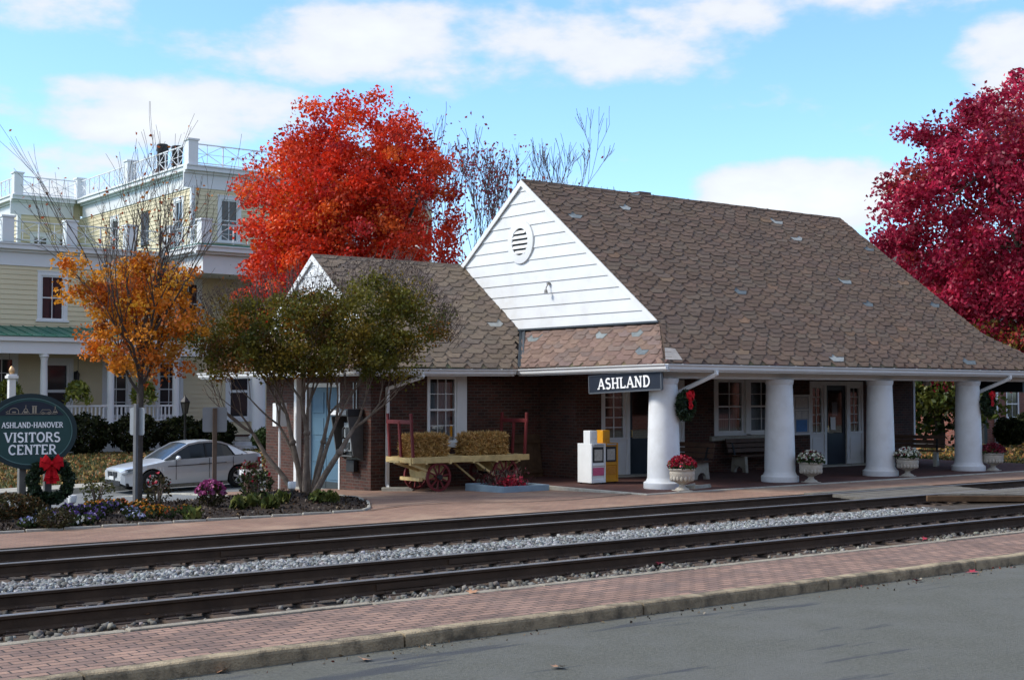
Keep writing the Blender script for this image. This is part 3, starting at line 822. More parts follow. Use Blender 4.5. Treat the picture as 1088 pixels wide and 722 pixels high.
ZE, YE, YR = 2.76, 21.35, 27.8
SL = (7.68 - ZE) / (YR - YE); LEN = math.hypot(YR - YE, 7.68 - ZE)
XL, XR, GL, GR = 20.55, 36.25, 21.64, 34.55
YG = 22.64; SG = (YG - YE) / (YR - YE) * LEN      # where the gable starts
C_MAIN = [(.142, .096, .069), (.130, .087, .064), (.150, .099, .072), (.122, .086, .066), (.143, .103, .077)]
C_WING = [(.180, .138, .104), (.165, .126, .096), (.192, .146, .108), (.150, .118, .095)]
C_SKIRT = [(.182, .122, .096), (.165, .108, .088), (.195, .130, .102), (.16, .115, .098)]
def mb(s):
    k = min(1, s / SG); return (XL + (GL - XL) * k, XR + (GR - XR) * k)
b = MB(S0)
shingles(b, (0, YE, ZE), (1, 0, 0), (0, YR - YE, 7.68 - ZE), mb, LEN, cols=C_MAIN, patch=.011)
dk = lambda x, y, z: (x, y, z - .012)
b.face([dk(XL, YE, ZE), dk(XR, YE, ZE), dk(GR, YG, ZE + (YG - YE) * SL), dk(GL, YG, ZE + (YG - YE) * SL)], 0, (.05, .04, .035))
b.face([dk(GL, YG, ZE + (YG - YE) * SL), dk(GR, YG, ZE + (YG - YE) * SL), dk(GR, YR, 7.68), dk(GL, YR, 7.68)], 0, (.05, .04, .035))
YB = 2 * YR - YE
b.face([(GL, YR, 7.668), (GR, YR, 7.668), (GR, YB, ZE), (GL, YB, ZE)], 0, (.13, .09, .08))   # back slope
zG = ZE + (YG - YE) * SL
b.face([(XR, YE, ZE), (XR, YB, ZE), (GR, 2 * YR - YG, zG), (GR, YG, zG)], 0, (.13, .09, .08))   # right skirt
b.face([(GR - .05, YG, zG), (GR - .05, 2 * YR - YG, zG), (GR - .05, YR, 7.66)], 0, (.7, .7, .7))
roof = b.build('shingle_roof', M_shingle, S)
# ridge caps as part of a separate ridge piece
b = MB(S0); x = GL
while x < GR - .02:
    x1 = min(GR, x + .3)
    h = U(.0, .012); c = random.choice(C_MAIN); c = tuple(q * .62 for q in c)
    b.prism([(x, YR - .15, 7.68 - .15 * SL + .012 + h), (x, YR, 7.70 + h), (x, YR + .15, 7.68 - .15 * SL + .012 + h), (x, YR, 7.675)], (x1 - x - .008, 0, 0), 0, c); x = x1
b.build('ridge_cap', M_shingle, roof)
b = MB(S0); b.box(26.0, 26.45, 27.98, 28.3, 7.2, 7.80); b.build('ridge_vent', mat('vent_brown', (.13, .085, .07), .8), roof)

# left skirt under the gable (bottom slopes a little towards the wing)
ZS0, ZS1 = 2.76, 2.71
b = MB(S0); YV = 26.5
zv = lambda y: 2.71 + (y - 26.5) * .724
so_ = Vector((XL, YE, ZE)); vv = Vector((21.70 - XL, 0, zG - ZE)); VL = vv.length
def sb_(s):
    k = s / VL; return (YE + (YG - YE) * k, 26.5 + 1.4 * k)
shingles(b, (XL, 0, ZE - .02), (0, 1, 0), vv, sb_, VL, e=.17, w=.46, cols=C_SKIRT, patch=.03)
b.face([(XL, YE, ZE - .03), (21.7, YG, zG - .03), (21.7, 27.95, zG - .03), (XL, 26.5, ZS1 - .03)][::-1], 0, (.05, .04, .035))
b.build('skirt_roof', M_shingle, S)
b = MB(S0)
for (p, q) in [((XL - .02, 26.42, 2.715), (21.72, 27.86, zG + .03))]:
    d = Vector((0, 1, 0)) * .11
    p, q = Vector(p), Vector(q)
    b.face([p - d + Vector((0, 0, .015)), p + Vector((0, 0, -.0)), q + Vector((0, 0, .0)), q - d + Vector((0, 0, .05))][::-1])
    b.face([p, p + d + Vector((0, 0, .08)), q + d + Vector((0, 0, .08)), q][::-1])
b.build('valley_flashing', M_lead, S)
b = MB(S0)
b.face([(XL + .1, YE + .06, ZE + .085), (XL + .62, YE + .06, ZE + .085), (XL + .72, YE + .4, ZE + .345), (XL + .42, YE + .42, ZE + .36)])
b.build('hip_flashing', mat('pale_flashing', (.38, .34, .30), .7, .2, 5), S)
# flashing line at the foot of the gable
b = MB(S0); b.box(21.60, 21.70, YG, 28.0, zG - .01, zG + .035); b.build('gable_flashing', M_lead, S)

# ---- white gable of wide boards
def gable(org, X, yc, half, z0, z1, parent, rows, rake=.13, label=None):
    b = MB(org); H = z1 - z0; h = H / rows
    hw = lambda z: half * (1 - (z - z0) / H)
    for i in range(rows):
        za, zb = z0 + i * h, z0 + (i + 1) * h - .004
        wa, wb = hw(za), max(.01, hw(zb))
        # each board leans out at its foot
        f = [(X - .035, yc - wa, za), (X - .012, yc - wb, zb), (X - .012, yc + wb, zb), (X - .035, yc + wa, za)]
        b.face(f[::-1] if False else [f[0], f[3], f[2], f[1]])
        b.face([(X - .035, yc - wa, za), (X + .03, yc - wa, za), (X + .03, yc + wa, za), (X - .035, yc + wa, za)])
    b.face([(X + .03, yc - half, z0), (X + .03, yc + half, z0), (X + .03, yc, z1)])
    o = b.build('gable', M_siding, parent)
    t = MB(org)
    for s in (-1, 1):
        p = Vector((X - .05, yc + s * half, z0)); q = Vector((X - .05, yc, z1))
        d = Vector((0, 0, -rake * 1.25))
        t.prism([p, q, q + d, p + Vector((0, -s * .17, 0))], (-.035, 0, 0))
    t.build('rake_board', M_white, o)
    return o
ga = gable(S0, 21.7, YR, YR - YG, zG, 7.68, S, 13)
ZV = 6.06
b = MB(S0)
n = 40; YVc = 27.85
for i in range(n):
    a0, a1 = 2 * math.pi * i / n, 2 * math.pi * (i + 1) / n
    q = lambda r, a, d: (21.7 - d, YVc + r * .96 * math.cos(a), ZV + r * 1.02 * math.sin(a))
    b.face([q(.35, a0, .085), q(.56, a0, .07), q(.56, a1, .07), q(.35, a1, .085)][::-1])
    b.face([q(.56, a0, .07), q(.56, a0, -.02), q(.56, a1, -.02), q(.56, a1, .07)][::-1]); b.face([q(.35, a0, .02), q(.35, a0, .085), q(.35, a1, .085), q(.35, a1, .02)][::-1])
ve = b.build('vent', M_white, ga)
b = MB(S0); b.face([(21.7 - .042, YVc + .35 * math.cos(2 * math.pi * i / 30), ZV + .35 * math.sin(2 * math.pi * i / 30)) for i in range(30)]); b.build('vent_opening', M_black, ve)
b = MB(S0)
for k in range(5):
    z = ZV - .26 + .13 * k; hwid = math.sqrt(max(.0, .34 ** 2 - (z - ZV) ** 2))
    b.prism([(21.7 - .045, YVc - hwid, z + .035), (21.7 - .045, YVc + hwid, z + .035), (21.7 - .09, YVc + hwid, z - .035), (21.7 - .09, YVc - hwid, z - .035)], (-.004, 0, -.015))
b.build('louvre', M_white, ve)
b = MB(S0); b.box(21.6, 21.67, 26.64, 26.71, 4.86, 4.92); b.tube([(21.62, 26.67, 4.88), (21.56, 26.67, 4.80), (21.54, 26.67, 4.70)], .016, 6)
b.lathe([(.015, 0), (.04, -.02), (.05, -.09), (.045, -.095)][::-1], 10, (21.53, 26.65, 4.74)); b.build('floodlight', mat('lamp_grey', (.25, .24, .22), .5), ga)

# ---- wing roof
WY0, WYR, WZ0, WZR = 26.5, 30.56, 2.71, 5.65
WSL = (WZR - WZ0) / (WYR - WY0); WLEN = math.hypot(WYR - WY0, WZR - WZ0)
WXL, WGL = 15.9, 17.0; WYG = 27.87; wsg = (WYG - WY0) / (WYR - WY0) * WLEN; wzG = WZ0 + (WYG - WY0) * WSL
def wbnd(s):
    k = min(1, s / wsg)
    r = min(21.69, 20.55 + (21.7 - 20.55) * s / (WLEN * 1.4 / (WYR - WY0)))
    return (WXL + (WGL - WXL) * k, r)
b = MB(S0)
shingles(b, (0, WY0, WZ0), (1, 0, 0), (0, WYR - WY0, WZR - WZ0), wbnd, WLEN, e=.21, w=.50, cols=C_WING, patch=.02)
b.face([(WXL, WY0, WZ0 - .015), (20.55, WY0, WZ0 - .015), (21.69, WYG, wzG - .015), (WGL, WYG, wzG - .015)], 0, (.05, .04, .035))
b.face([(WGL, WYG, wzG - .015), (21.69, WYG, wzG - .015), (21.69, WYR, WZR - .015), (WGL, WYR, WZR - .015)], 0, (.05, .04, .035))
WYB = 2 * WYR - WY0
b.face([(WGL, WYR, WZR - .01), (21.69, WYR, WZR - .01), (21.69, WYB, WZ0), (WGL, WYB, WZ0)], 0, (.15, .12, .1))
b.build('shingle_roof', M_shingle, S)
b = MB(S0); x = WGL
while x < 21.6:
    x1 = min(21.65, x + .32); h = U(0, .012); c = tuple(q * .8 for q in random.choice(C_WING))
    b.prism([(x, WYR - .15, WZR - .15 * WSL + .012 + h), (x, WYR, WZR + .02 + h), (x, WYR + .15, WZR - .15 * WSL + .012 + h), (x, WYR, WZR - .005)], (x1 - x - .008, 0, 0), 0, c); x = x1
b.build('ridge_cap', M_shingle, S)
gable(S0, 17.07, WYR, WYR - WYG, wzG, WZR, S, 7)
b = MB(S0)
vw = Vector((17.07 - WXL, 0, wzG - WZ0)); vwl = vw.length
shingles(b, (WXL, 0, WZ0 - .02), (0, 1, 0), vw, lambda s: (WY0 + (WYG - WY0) * s / vwl, WYB - (WYG - WY0) * s / vwl), vwl, e=.19, w=.42, cols=C_SKIRT, patch=.02)
b.face([(WXL, WY0, WZ0 - .03), (17.07, WYG, wzG - .03), (17.07, 2 * WYR - WYG, wzG - .03), (WXL, WYB, WZ0 - .03)][::-1], 0, (.05, .04, .035))
b.build('skirt_roof', M_shingle, S)

# ---- gutters and downspouts
def gutter(name, pts, outs):
    """K-profile gutter along pts (plan), outs = outward unit vector per run"""
    b = MB(S0)
    for (p, q), o in zip(zip(pts, pts[1:]), outs):
        p, q, o = Vector(p), Vector(q), Vector(o)
        pr = [(0, -.13), (.055, -.13), (.075, -.10), (.08, -.06), (.115, -.025), (.12, 0), (.105, 0), (.1, -.012), (.0, -.012)]
        A = [p + o * x + Vector((0, 0, z)) for x, z in pr]; B = [q + o * x + Vector((0, 0, z)) for x, z in pr]
        for k in range(len(pr)):
            l = (k + 1) % len(pr); b.face([A[k], B[k], B[l], A[l]])
        b.face(A[::-1]); b.face(B)
        # fascia board behind, a little lower
        f = .03
        A = [p - o * f + Vector((0, 0, -.165)), p - o * .004 + Vector((0, 0, -.165)), p - o * .004 + Vector((0, 0, .0)), p - o * f + Vector((0, 0, 0))]
        B = [v + (q - p) for v in A]
        for k in range(4):
            l = (k + 1) % 4; b.face([A[k], B[k], B[l], A[l]])
        L = (q - p).length; n_ = int(L / .9); d = (q - p).normalized()
        for k in range(n_):   # hanger straps
            c = p + d * (k + .5) * L / n_; b.bar(c + Vector((0, 0, -.004)), c + o * .112 + Vector((0, 0, .002)), .025, .006)
    return b.build(name, M_white, S)
gutter('gutter', [(20.52, 21.31, 2.745), (36.3, 21.31, 2.725)], [(0, -1, 0)])
gutter('gutter', [(20.52, 21.19, 2.747), (20.50, 26.43, 2.695)], [(-1, 0, 0)])
gutter('gutter', [(15.86, 26.46, 2.665), (20.38, 26.46, 2.695)], [(0, -1, 0)])
gutter('gutter', [(15.86, 26.34, 2.667), (15.86, 34.7, 2.655)], [(-1, 0, 0)])
def spout(pts, r=.042):
    b = MB(S0)
    for p, q in zip(pts, pts[1:]): b.bar(p, q, r * 2, r * 1.7, up=(0, 1, 0))
    for p in pts[1:-1]: b.ball(p, r * 1.22, 6)
    return b
spout([(22.06, 21.25, 2.62), (22.06, 21.25, 2.54), (21.5, 21.98, 2.10), (21.5, 21.98, .14), (21.52, 21.9, .05)]).build('downspout', M_white, S, bevel=.01)
spout([(33.58, 21.25, 2.60), (33.58, 21.25, 2.52), (33.02, 21.98, 2.10), (33.02, 21.98, .14), (33.05, 21.9, .05)]).build('downspout', M_white, S, bevel=.01)
spout([(17.62, 26.40, 2.57), (17.62, 26.40, 2.49), (17.06, 27.03, 2.22), (17.06, 27.03, -.02), (17.0, 26.85, -.1)]).build('downspout', M_white, S, bevel=.01)
spout([(35.42, 25.75, 2.55), (35.42, 25.75, .3)]).build('downspout', M_white, S)
spout([(16.58, 30.5, 2.5), (16.58, 30.5, -.25)], .075).build('downspout', M_white, S)

# ---- windows and doors
sash_window(S, S0, 'x', 27.1, 1, 18.3, 19.12, .92, 2.50, 3, 4, fr=.05, curtain=.95, sill=False)
b = MB(S0); T = T_('x', 27.1, 1)
tbox(b, T, 19.12, 19.42, .02, .16, .88, 2.54); tbox(b, T, 18.22, 18.3, -.02, .14, .88, 2.54); tbox(b, T, 18.3, 19.12, -.02, .14, 2.50, 2.60); tbox(b, T, 18.15, 19.5, -.07, .14, .80, .92)
b.build('window_casing', M_white, S, bevel=.006)
for (a0, a1) in ((26.72, 27.82), (28.0, 29.1)):
    sash_window(S, S0, 'x', 25.7, 1, a0, a1, 1.0, 2.5, 2, 4, fr=.09, curtain=.45, sill=False)
b = MB(S0); T = T_('x', 25.7, 1)
tbox(b, T, 26.58, 26.72, -.02, .14, .96, 2.58); tbox(b, T, 27.82, 28.0, -.02, .14, .96, 2.5); tbox(b, T, 29.1, 29.22, -.02, .14, .96, 2.58); tbox(b, T, 26.72, 29.1, -.02, .14, 2.5, 2.58); tbox(b, T, 26.72, 29.1, -.02, .14, .96, 1.0)
b.build('window_casing', M_white, S, bevel=.006)
b = MB(S0); tbox(b, T, 26.4, 29.4, -.09, .1, .83, .955); b.build('window_sill', M_conc, S, bevel=.01)
def entrance(x0, x1, d0, d1, lites):
    """door with sidelights: entrance > door (> handle, pane), pane"""
    T = T_('x', 25.7, 1); b = MB(S0); z1 = 2.46
    tbox(b, T, x0, x0 + .08, .02, .18, 0, z1); tbox(b, T, x1 - .08, x1, .02, .18, 0, z1)
    tbox(b, T, d0 - .1, d0, .02, .18, 0, z1 - .12); tbox(b, T, d1, d1 + .1, .02, .18, 0, z1 - .12); tbox(b, T, x0 + .08, x1 - .08, .02, .18, z1 - .12, z1)
    for (a, c) in ((x0 + .08, d0 - .1), (d1 + .1, x1 - .08)):
        tbox(b, T, a, c, .05, .13, 0, .95); tbox(b, T, a + .07, c - .07, .035, .05, .18, .82); tbox(b, T, a - .0, c + .0, .02, .05, .93, .99)
        tbox(b, T, a, a + .1, .05, .13, .99, z1 - .12); tbox(b, T, c - .1, c, .05, .13, .99, z1 - .12); tbox(b, T, a + .1, c - .1, .05, .13, z1 - .2, z1 - .12)
        xm = (a + c) / 2; tbox(b, T, xm - .012, xm + .012, .07, .1, .99, z1 - .2)
        for k in range(1, lites):
            z = .99 + (z1 - .2 - .99) * k / lites; tbox(b, T, a + .1, c - .1, .072, .098, z - .012, z + .012)
    o = b.build('entrance', M_white, S, bevel=.005)
    p = MB(S0)
    for (a, c) in ((x0 + .18, d0 - .2), (d1 + .2, x1 - .18)): p.face([T(a, .09, .99), T(c, .09, .99), T(c, .09, z1 - .2), T(a, .09, z1 - .2)])
    p.build('pane', M_glass, o)
    d = MB(S0)
    tbox(d, T, d0, d0 + .13, .08, .13, .02, z1 - .12); tbox(d, T, d1 - .13, d1, .08, .13, .02, z1 - .12); tbox(d, T, d0 + .13, d1 - .13, .08, .13, .02, .95); tbox(d, T, d0 + .13, d1 - .13, .08, .13, z1 - .26, z1 - .12)
    dr = d.build('door', M_darkdoor, S, bevel=.004)
    p = MB(S0); p.face([T(d0 + .13, .1, .95), T(d1 - .13, .1, .95), T(d1 - .13, .1, z1 - .26), T(d0 + .13, .1, z1 - .26)]); p.build('pane', M_glass, dr)
    h = MB(S0); h.tube([T(d0 + .07, .08, 1.0), T(d0 + .07, .03, 1.0), T(d0 + .07, .03, 1.16), T(d0 + .07, .08, 1.16)], .011, 6); h.build('handle', mat('brass', (.5, .36, .14), .35, .1, metal=.9), dr)
    s = MB(S0); tbox(s, T, x0 - .05, x1 + .05, -.3, .3, -.04, .045); s.build('doorstep', M_conc, S, bevel=.01)
    return dr
entrance(22.55, 25.5, 23.55, 24.45, 5)
dr = entrance(30.5, 32.95, 31.27, 32.18, 5)
b = MB(S0); T = T_('x', 25.7, 1); tbox(b, T, 31.5, 31.72, .072, .078, 1.05, 1.42); tbox(b, T, 31.33, 31.43, .072, .078, .98, 1.12); tbox(b, T, 31.62, 31.86, .12, .125, 1.45, 1.85); b.build('door_notice', M_white, dr)
# blue double doors on the wing's end
M_blue = mat('blue_door_paint', (.07, .135, .19), .5, .08, 3)
T = T_('y', 16.65, 1); b = MB(S0)
tbox(b, T, DD[0], DD[0] + .06, -.02, .2, -.3, DD[3]); tbox(b, T, DD[1] - .1, DD[1], -.02, .2, -.3, DD[3]); tbox(b, T, DD[0] + .06, DD[1] - .1, -.02, .2, DD[3] - .1, DD[3])
dc = b.build('door_casing', M_white, S)
ym = (DD[0] + DD[1] - .04) / 2
for (a, c) in ((DD[0] + .06, ym - .01), (ym + .01, DD[1] - .1)):
    d = MB(S0); tbox(d, T, a, c, .09, .14, -.24, DD[3] - .1)
    for (z0, z1) in ((-.0, .32), (.42, .95), (1.08, 1.5), (1.62, 2.14)): 
        tbox(d, T, a + .11, c - .11, .075, .09, z0, z1)
    tbox(d, T, a, c, .078, .09, -.22, -.05, 1)
    dd = d.build('door', [M_blue, mat('kickplate', (.06, .07, .075), .4, metal=.6)], S, bevel=.004)
    h = MB(S0); yy = c - .06 if a < ym - .3 else a + .06; h.tube([T(yy, .09, .8), T(yy, .03, .8), T(yy, .03, 1.0), T(yy, .09, 1.0)], .012, 6); h.build('handle', M_black, dd)
b = MB(S0); b.box(16.2, 16.648, 28.3, 30.3, -.4, -.22); b.build('doorstep', M_conc, S)
# small lamp globes and a switch box under the porch
b = MB(S0); b.ball((21.95, 24.4, 2.42), .1, 10); b.lathe([(.04, 0), (.05, .1)], 10, (21.95, 24.4, 2.5)); b.build('porch_lamp', M_white, S)
b = MB(S0); b.ball((33.9, 24.2, 2.42), .1, 10); b.lathe([(.04, 0), (.05, .1)], 10, (33.9, 24.2, 2.5)); b.build('porch_lamp', M_white, S)
b = MB(S0); b.box(33.5, 33.62, 25.66, 25.698, 1.1, 1.28); b.build('switch_box', M_white, S)
# ------------------------------------------------------------------ lettering built from strokes
def arc(cx, cy, rx, ry, a0, a1, n=12):
    return [(cx + rx * math.cos(R(a0 + (a1 - a0) * i / n)), cy + ry * math.sin(R(a0 + (a1 - a0) * i / n))) for i in range(n + 1)]
# glyph: width, [(points, weight)], serif feet [(x, y, half-length)]
GL_ = {
 'A': (.82, [([(.08, 0), (.41, 1)], .75), ([(.41, 1), (.74, 0)], 1.1), ([(.2, .33), (.62, .33)], .7)], [(.08, 0, .13), (.74, 0, .15)]),
 'S': (.66, [(arc(.33, .73, .23, .22, 35, 270, 12) + arc(.33, .27, .24, .24, 90, -145, 12)[1:], 1)], []),
 'H': (.86, [([(.16, 0), (.16, 1)], 1.1), ([(.7, 0), (.7, 1)], 1.1), ([(.16, .5), (.7, .5)], .7)], [(.16, 0, .16), (.16, 1, .16), (.7, 0, .16), (.7, 1, .16)]),
 'L': (.7, [([(.16, 0), (.16, 1)], 1.1), ([(.1, .05), (.62, .05)], .8), ([(.62, .0), (.62, .24)], .7)], [(.16, 1, .17)]),
 'N': (.86, [([(.16, 0), (.16, 1)], .8), ([(.7, 0), (.7, 1)], .8), ([(.14, 1), (.72, 0)], 1.1)], [(.16, 0, .15), (.10, 1, .11), (.7, 1, .15)]),
 'D': (.82, [([(.16, 0), (.16, 1)], 1.1), ([(.08, .95), (.36, .95)] + arc(.36, .5, .34, .45, 90, -90, 14)[1:] + [(.08, .05)], .95)], [(.16, 0, .13), (.16, 1, .13)]),
 'O': (.86, [(arc(.43, .5, .33, .46, 0, 360, 24), 1)], []),
 'C': (.8, [(arc(.43, .5, .33, .46, 45, 315, 20), 1), ([(.68, .72), (.68, .95)], .6)], []),
 'V': (.82, [([(.08, 1), (.41, 0)], 1.1), ([(.41, 0), (.74, 1)], .75)], [(.08, 1, .15), (.74, 1, .13)]),
 'E': (.72, [([(.16, 0), (.16, 1)], 1.1), ([(.1, .05), (.62, .05)], .8), ([(.1, .95), (.6, .95)], .8), ([(.16, .5), (.48, .5)], .7), ([(.62, 0), (.62, .22)], .6), ([(.6, .8), (.6, 1)], .6)], [(.16, 0, .13), (.16, 1, .13)]),
 'R': (.82, [([(.16, 0), (.16, 1)], 1.1), ([(.08, .95), (.4, .95)] + arc(.4, .73, .22, .22, 90, -90, 10)[1:] + [(.16, .51)], .85), ([(.4, .5), (.72, .03)], 1)], [(.16, 0, .16), (.72, .0, .1)]),
 'I': (.4, [([(.2, 0), (.2, 1)], 1.1)], [(.2, 0, .16), (.2, 1, .16)]),
 'T': (.76, [([(.38, 0), (.38, 1)], 1.1), ([(.06, .95), (.70, .95)], .8), ([(.07, .76), (.07, 1)], .6), ([(.69, .76), (.69, 1)], .6)], [(.38, 0, .17)]),
 '-': (.46, [([(.12, .42), (.34, .42)], 1.2)], []),
 ' ': (.3, [], []),
}
def ribbon(b, pts, wd, P, d0, d1, m=0):
    """flat stroke with thickness; P maps (x, y, depth) -> space"""
    p = [Vector((x, y)) for x, y in pts]; n = len(p); L = []; Rr = []
    closed = (p[0] - p[-1]).length < 1e-5
    for i in range(n):
        if closed and i in (0, n - 1): t = (p[1] - p[0]).normalized() + (p[-1] - p[-2]).normalized()
        elif i == 0: t = p[1] - p[0]
        elif i == n - 1: t = p[-1] - p[-2]
        else: t = (p[i + 1] - p[i]).normalized() + (p[i] - p[i - 1]).normalized()
        t.normalize(); nn = Vector((-t.y, t.x))
        L.append(p[i] + nn * wd / 2); Rr.append(p[i] - nn * wd / 2)
    for i in range(n - 1):
        q = [L[i], L[i + 1], Rr[i + 1], Rr[i]]
        b.face([P(v.x, v.y, d1) for v in q][::-1], m)
        b.face([P(L[i].x, L[i].y, d0), P(L[i + 1].x, L[i + 1].y, d0), P(L[i + 1].x, L[i + 1].y, d1), P(L[i].x, L[i].y, d1)], m)
        b.face([P(Rr[i].x, Rr[i].y, d1), P(Rr[i + 1].x, Rr[i + 1].y, d1), P(Rr[i + 1].x, Rr[i + 1].y, d0), P(Rr[i].x, Rr[i].y, d0)], m)
    for (a, c) in ((L[0], Rr[0]), (Rr[-1], L[-1])):
        b.face([P(a.x, a.y, d0), P(a.x, a.y, d1), P(c.x, c.y, d1), P(c.x, c.y, d0)], m)
def text(b, s, h, cx, cy, F, wt=.15, serif=.11, track=.04, depth=.012, xs=1.0, m=0):
    """centre string s at (cx, cy) in the frame F(x, y, depth); h = letter height"""
    tw = sum(GL_[c][0] * xs + track for c in s) - track
    x0 = cx - tw * h / 2; k = 0
    for c in s:
        w_, st, sf = GL_[c]
        for pts, f in st:
            k += 1; e = depth + (k % 9) * .00045
            ribbon(b, [(x0 + px * xs * h, cy - h / 2 + py * h) for px, py in pts], wt * f * h, F, .0, e, m)
        for (px, py, hl) in sf:
            k += 1; e = depth + (k % 9) * .00045; yy = cy - h / 2 + py * h + (serif * h / 2 if py < .5 else -serif * h / 2)
            ribbon(b, [(x0 + (px - hl) * xs * h, yy), (x0 + (px + hl) * xs * h, yy)], serif * h, F, .0, e, m)
        x0 += (w_ * xs + track) * h

# ---- ASHLAND name board, hung from the gutter at the corner
M_signblue = mat('sign_dark_blue', (.018, .024, .038), .4, .08, 4)
M_signedge = mat('sign_frame_grey', (.09, .10, .115), .5, .1, 4)
M_letter = mat('sign_white', (.90, .90, .89), .5, .03, 5)
sx = 20.58; y0, y1 = 23.86, 21.46; zc0, zc1 = 2.305, 2.395
sg = thing('station_sign', 'dark blue name board lettered ASHLAND hanging from the gutter by the corner column', 'sign', (sx, 22.66, 2.15))
ex = Vector((0, y1 - y0, zc1 - zc0)); SLn = ex.length; ex.normalize(); ez = Vector((0, 0, 1)); ez = (ez - ex * ez.dot(ex)).normalized(); en = Vector((-1, 0, 0))
O_ = Vector((sx, (y0 + y1) / 2, (zc0 + zc1) / 2))
F = lambda x, y, d: tuple(O_ + ex * x + ez * y + en * (d + .026))
b = MB(sg.location); H = .40
b.prism([O_ + ex * x + ez * y - en * .02 for x, y in ((-SLn / 2, -H / 2), (SLn / 2, -H / 2), (SLn / 2, H / 2), (-SLn / 2, H / 2))], en * .04)
b.build('board', M_signblue, sg)
b = MB(sg.location)
for (p, q) in (((-SLn / 2, -H / 2), (SLn / 2, -H / 2)), ((-SLn / 2, H / 2), (SLn / 2, H / 2)), ((-SLn / 2, -H / 2), (-SLn / 2, H / 2)), ((SLn / 2, -H / 2), (SLn / 2, H / 2))):
    b.bar(O_ + ex * p[0] + ez * p[1], O_ + ex * q[0] + ez * q[1], .055, .03, up=ez if abs(p[1] - q[1]) < .01 else ex)
b.build('frame', M_signedge, sg)
b = MB(sg.location); text(b, 'ASHLAND', .245, 0, 0, F, .17, .10, .10, .01, 1.18); b.build('lettering', M_letter, sg)
b = MB(sg.location)
for k in (-.9, .9): p = O_ + ex * k + ez * .2; b.tube([p, p + Vector((0, 0, .16))], .012, 6)
b.tube([O_ + ex * 1.2 + ez * .2, O_ + ex * 1.2 + Vector((0, -.12, .34))], .012, 6)
b.build('hanger', M_black, sg)

# ---- oval visitors sign
vx, vy = 7.62, 23.5
vt = thing('visitors_sign', 'oval dark green visitors center sign on two grey posts in the flower bed', 'sign', (vx, vy, g(vx, vy)))
to = Vector((-vx, -vy, 0)).normalized(); N_ = (to + Vector((.10, .0, 0))).normalized(); X_ = Vector((-N_.y, N_.x, 0)); Z_ = Vector((0, 0, 1))
SC = Vector((vx, vy, CAMZ - .645))
FV = lambda x, y, d: tuple(SC + X_ * x + Z_ * y + N_ * (d + .03))
M_green = mat('sign_green', (.024, .066, .062), .45, .08, 5)
M_green2 = mat('sign_rim', (.016, .032, .036), .45, .1, 6)
M_greenlt = mat('sign_pinstripe', (.10, .19, .18), .5, .05)
a_, c_ = .765, .645
b = MB(vt.location); n = 56
b.prism([SC + X_ * (a_ * math.cos(2 * math.pi * i / n)) + Z_ * (c_ * math.sin(2 * math.pi * i / n)) - N_ * .03 for i in range(n)], N_ * .055); b.build('board', M_green, vt)
b = MB(vt.location)
ribbon(b, arc(0, 0, a_ - .035, c_ - .035, 0, 360, 56), .075, FV, -.01, .012); b.build('rim', M_green2, vt)
b = MB(vt.location); ribbon(b, arc(0, 0, a_ - .082, c_ - .082, 0, 360, 56), .014, FV, -.004, .006); b.build('pinstripe', M_greenlt, vt)
# dark arched panel with a little skyline in outline
b = MB(vt.location)
top = [(x, y) for x, y in arc(0, 0, a_ - .125, c_ - .125, 0, 360, 90) if y > .255]
b.face([FV(x, y, .003) for x, y in top]); b.build('arched_panel', M_signblue, vt)
b = MB(vt.location); k = 0
def ln(pts, w=.009):
    global k; k += 1; ribbon(b, pts, w, FV, 0, .008 + .0004 * (k % 7))
ln([(-.40, .30), (.42, .30)], .007)
ln(arc(-.27, .34, .075, .06, 0, 180, 10)); ln([(-.345, .34), (-.345, .30)]); ln([(-.195, .34), (-.195, .30)]); ln([(-.3, .33), (-.24, .33)], .02); ln([(-.36, .35), (-.40, .33), (-.36, .31)])
ln([(-.14, .31), (-.08, .40), (-.02, .31)]); ln([(-.08, .40), (-.08, .45)]); ln([(-.11, .33), (-.05, .33)], .03); ln(arc(-.08, .36, .03, .03, 0, 360, 8), .008)
ln([(.04, .31), (.04, .42)], .028); ln([(.08, .31), (.08, .42)], .028); ln([(.02, .43), (.10, .43)], .014)
ln([(.15, .32), (.19, .37), (.31, .37), (.34, .32), (.15, .32)]); ln(arc(.2, .31, .02, .02, 0, 360, 8), .008); ln(arc(.3, .31, .02, .02, 0, 360, 8), .008)
ln([(.36, .31), (.40, .39), (.44, .31)]); ln([(.40, .39), (.40, .43)]); ln([(.37, .33), (.43, .33)], .022)
b.build('skyline_emblem', mat('sign_tan', (.32, .27, .2), .6), vt)
b = MB(vt.location); text(b, 'ASHLAND-HANOVER', .094, .035, .11, FV, .15, .07, .02, .006, .88)
text(b, 'VISITORS', .165, .035, -.10, FV, .17, .075, .02, .006, 1.0); text(b, 'CENTER', .165, .04, -.31, FV, .17, .075, .02, .006, 1.0)
b.build('lettering', M_letter, vt)
M_post = mat('grey_post', (.16, .155, .145), .85, .25, 5, .3)
for s, k in ((-.12, .05), (.30, .05)):
    p = SC + X_ * s - N_ * .09
    b = MB(vt.location); zb = bedz(p.x, p.y) - .1; b.box(p.x - .06, p.x + .06, p.y - .06, p.y + .06, zb, SC.z - .25); b.build('post', M_post, vt, bevel=.01)

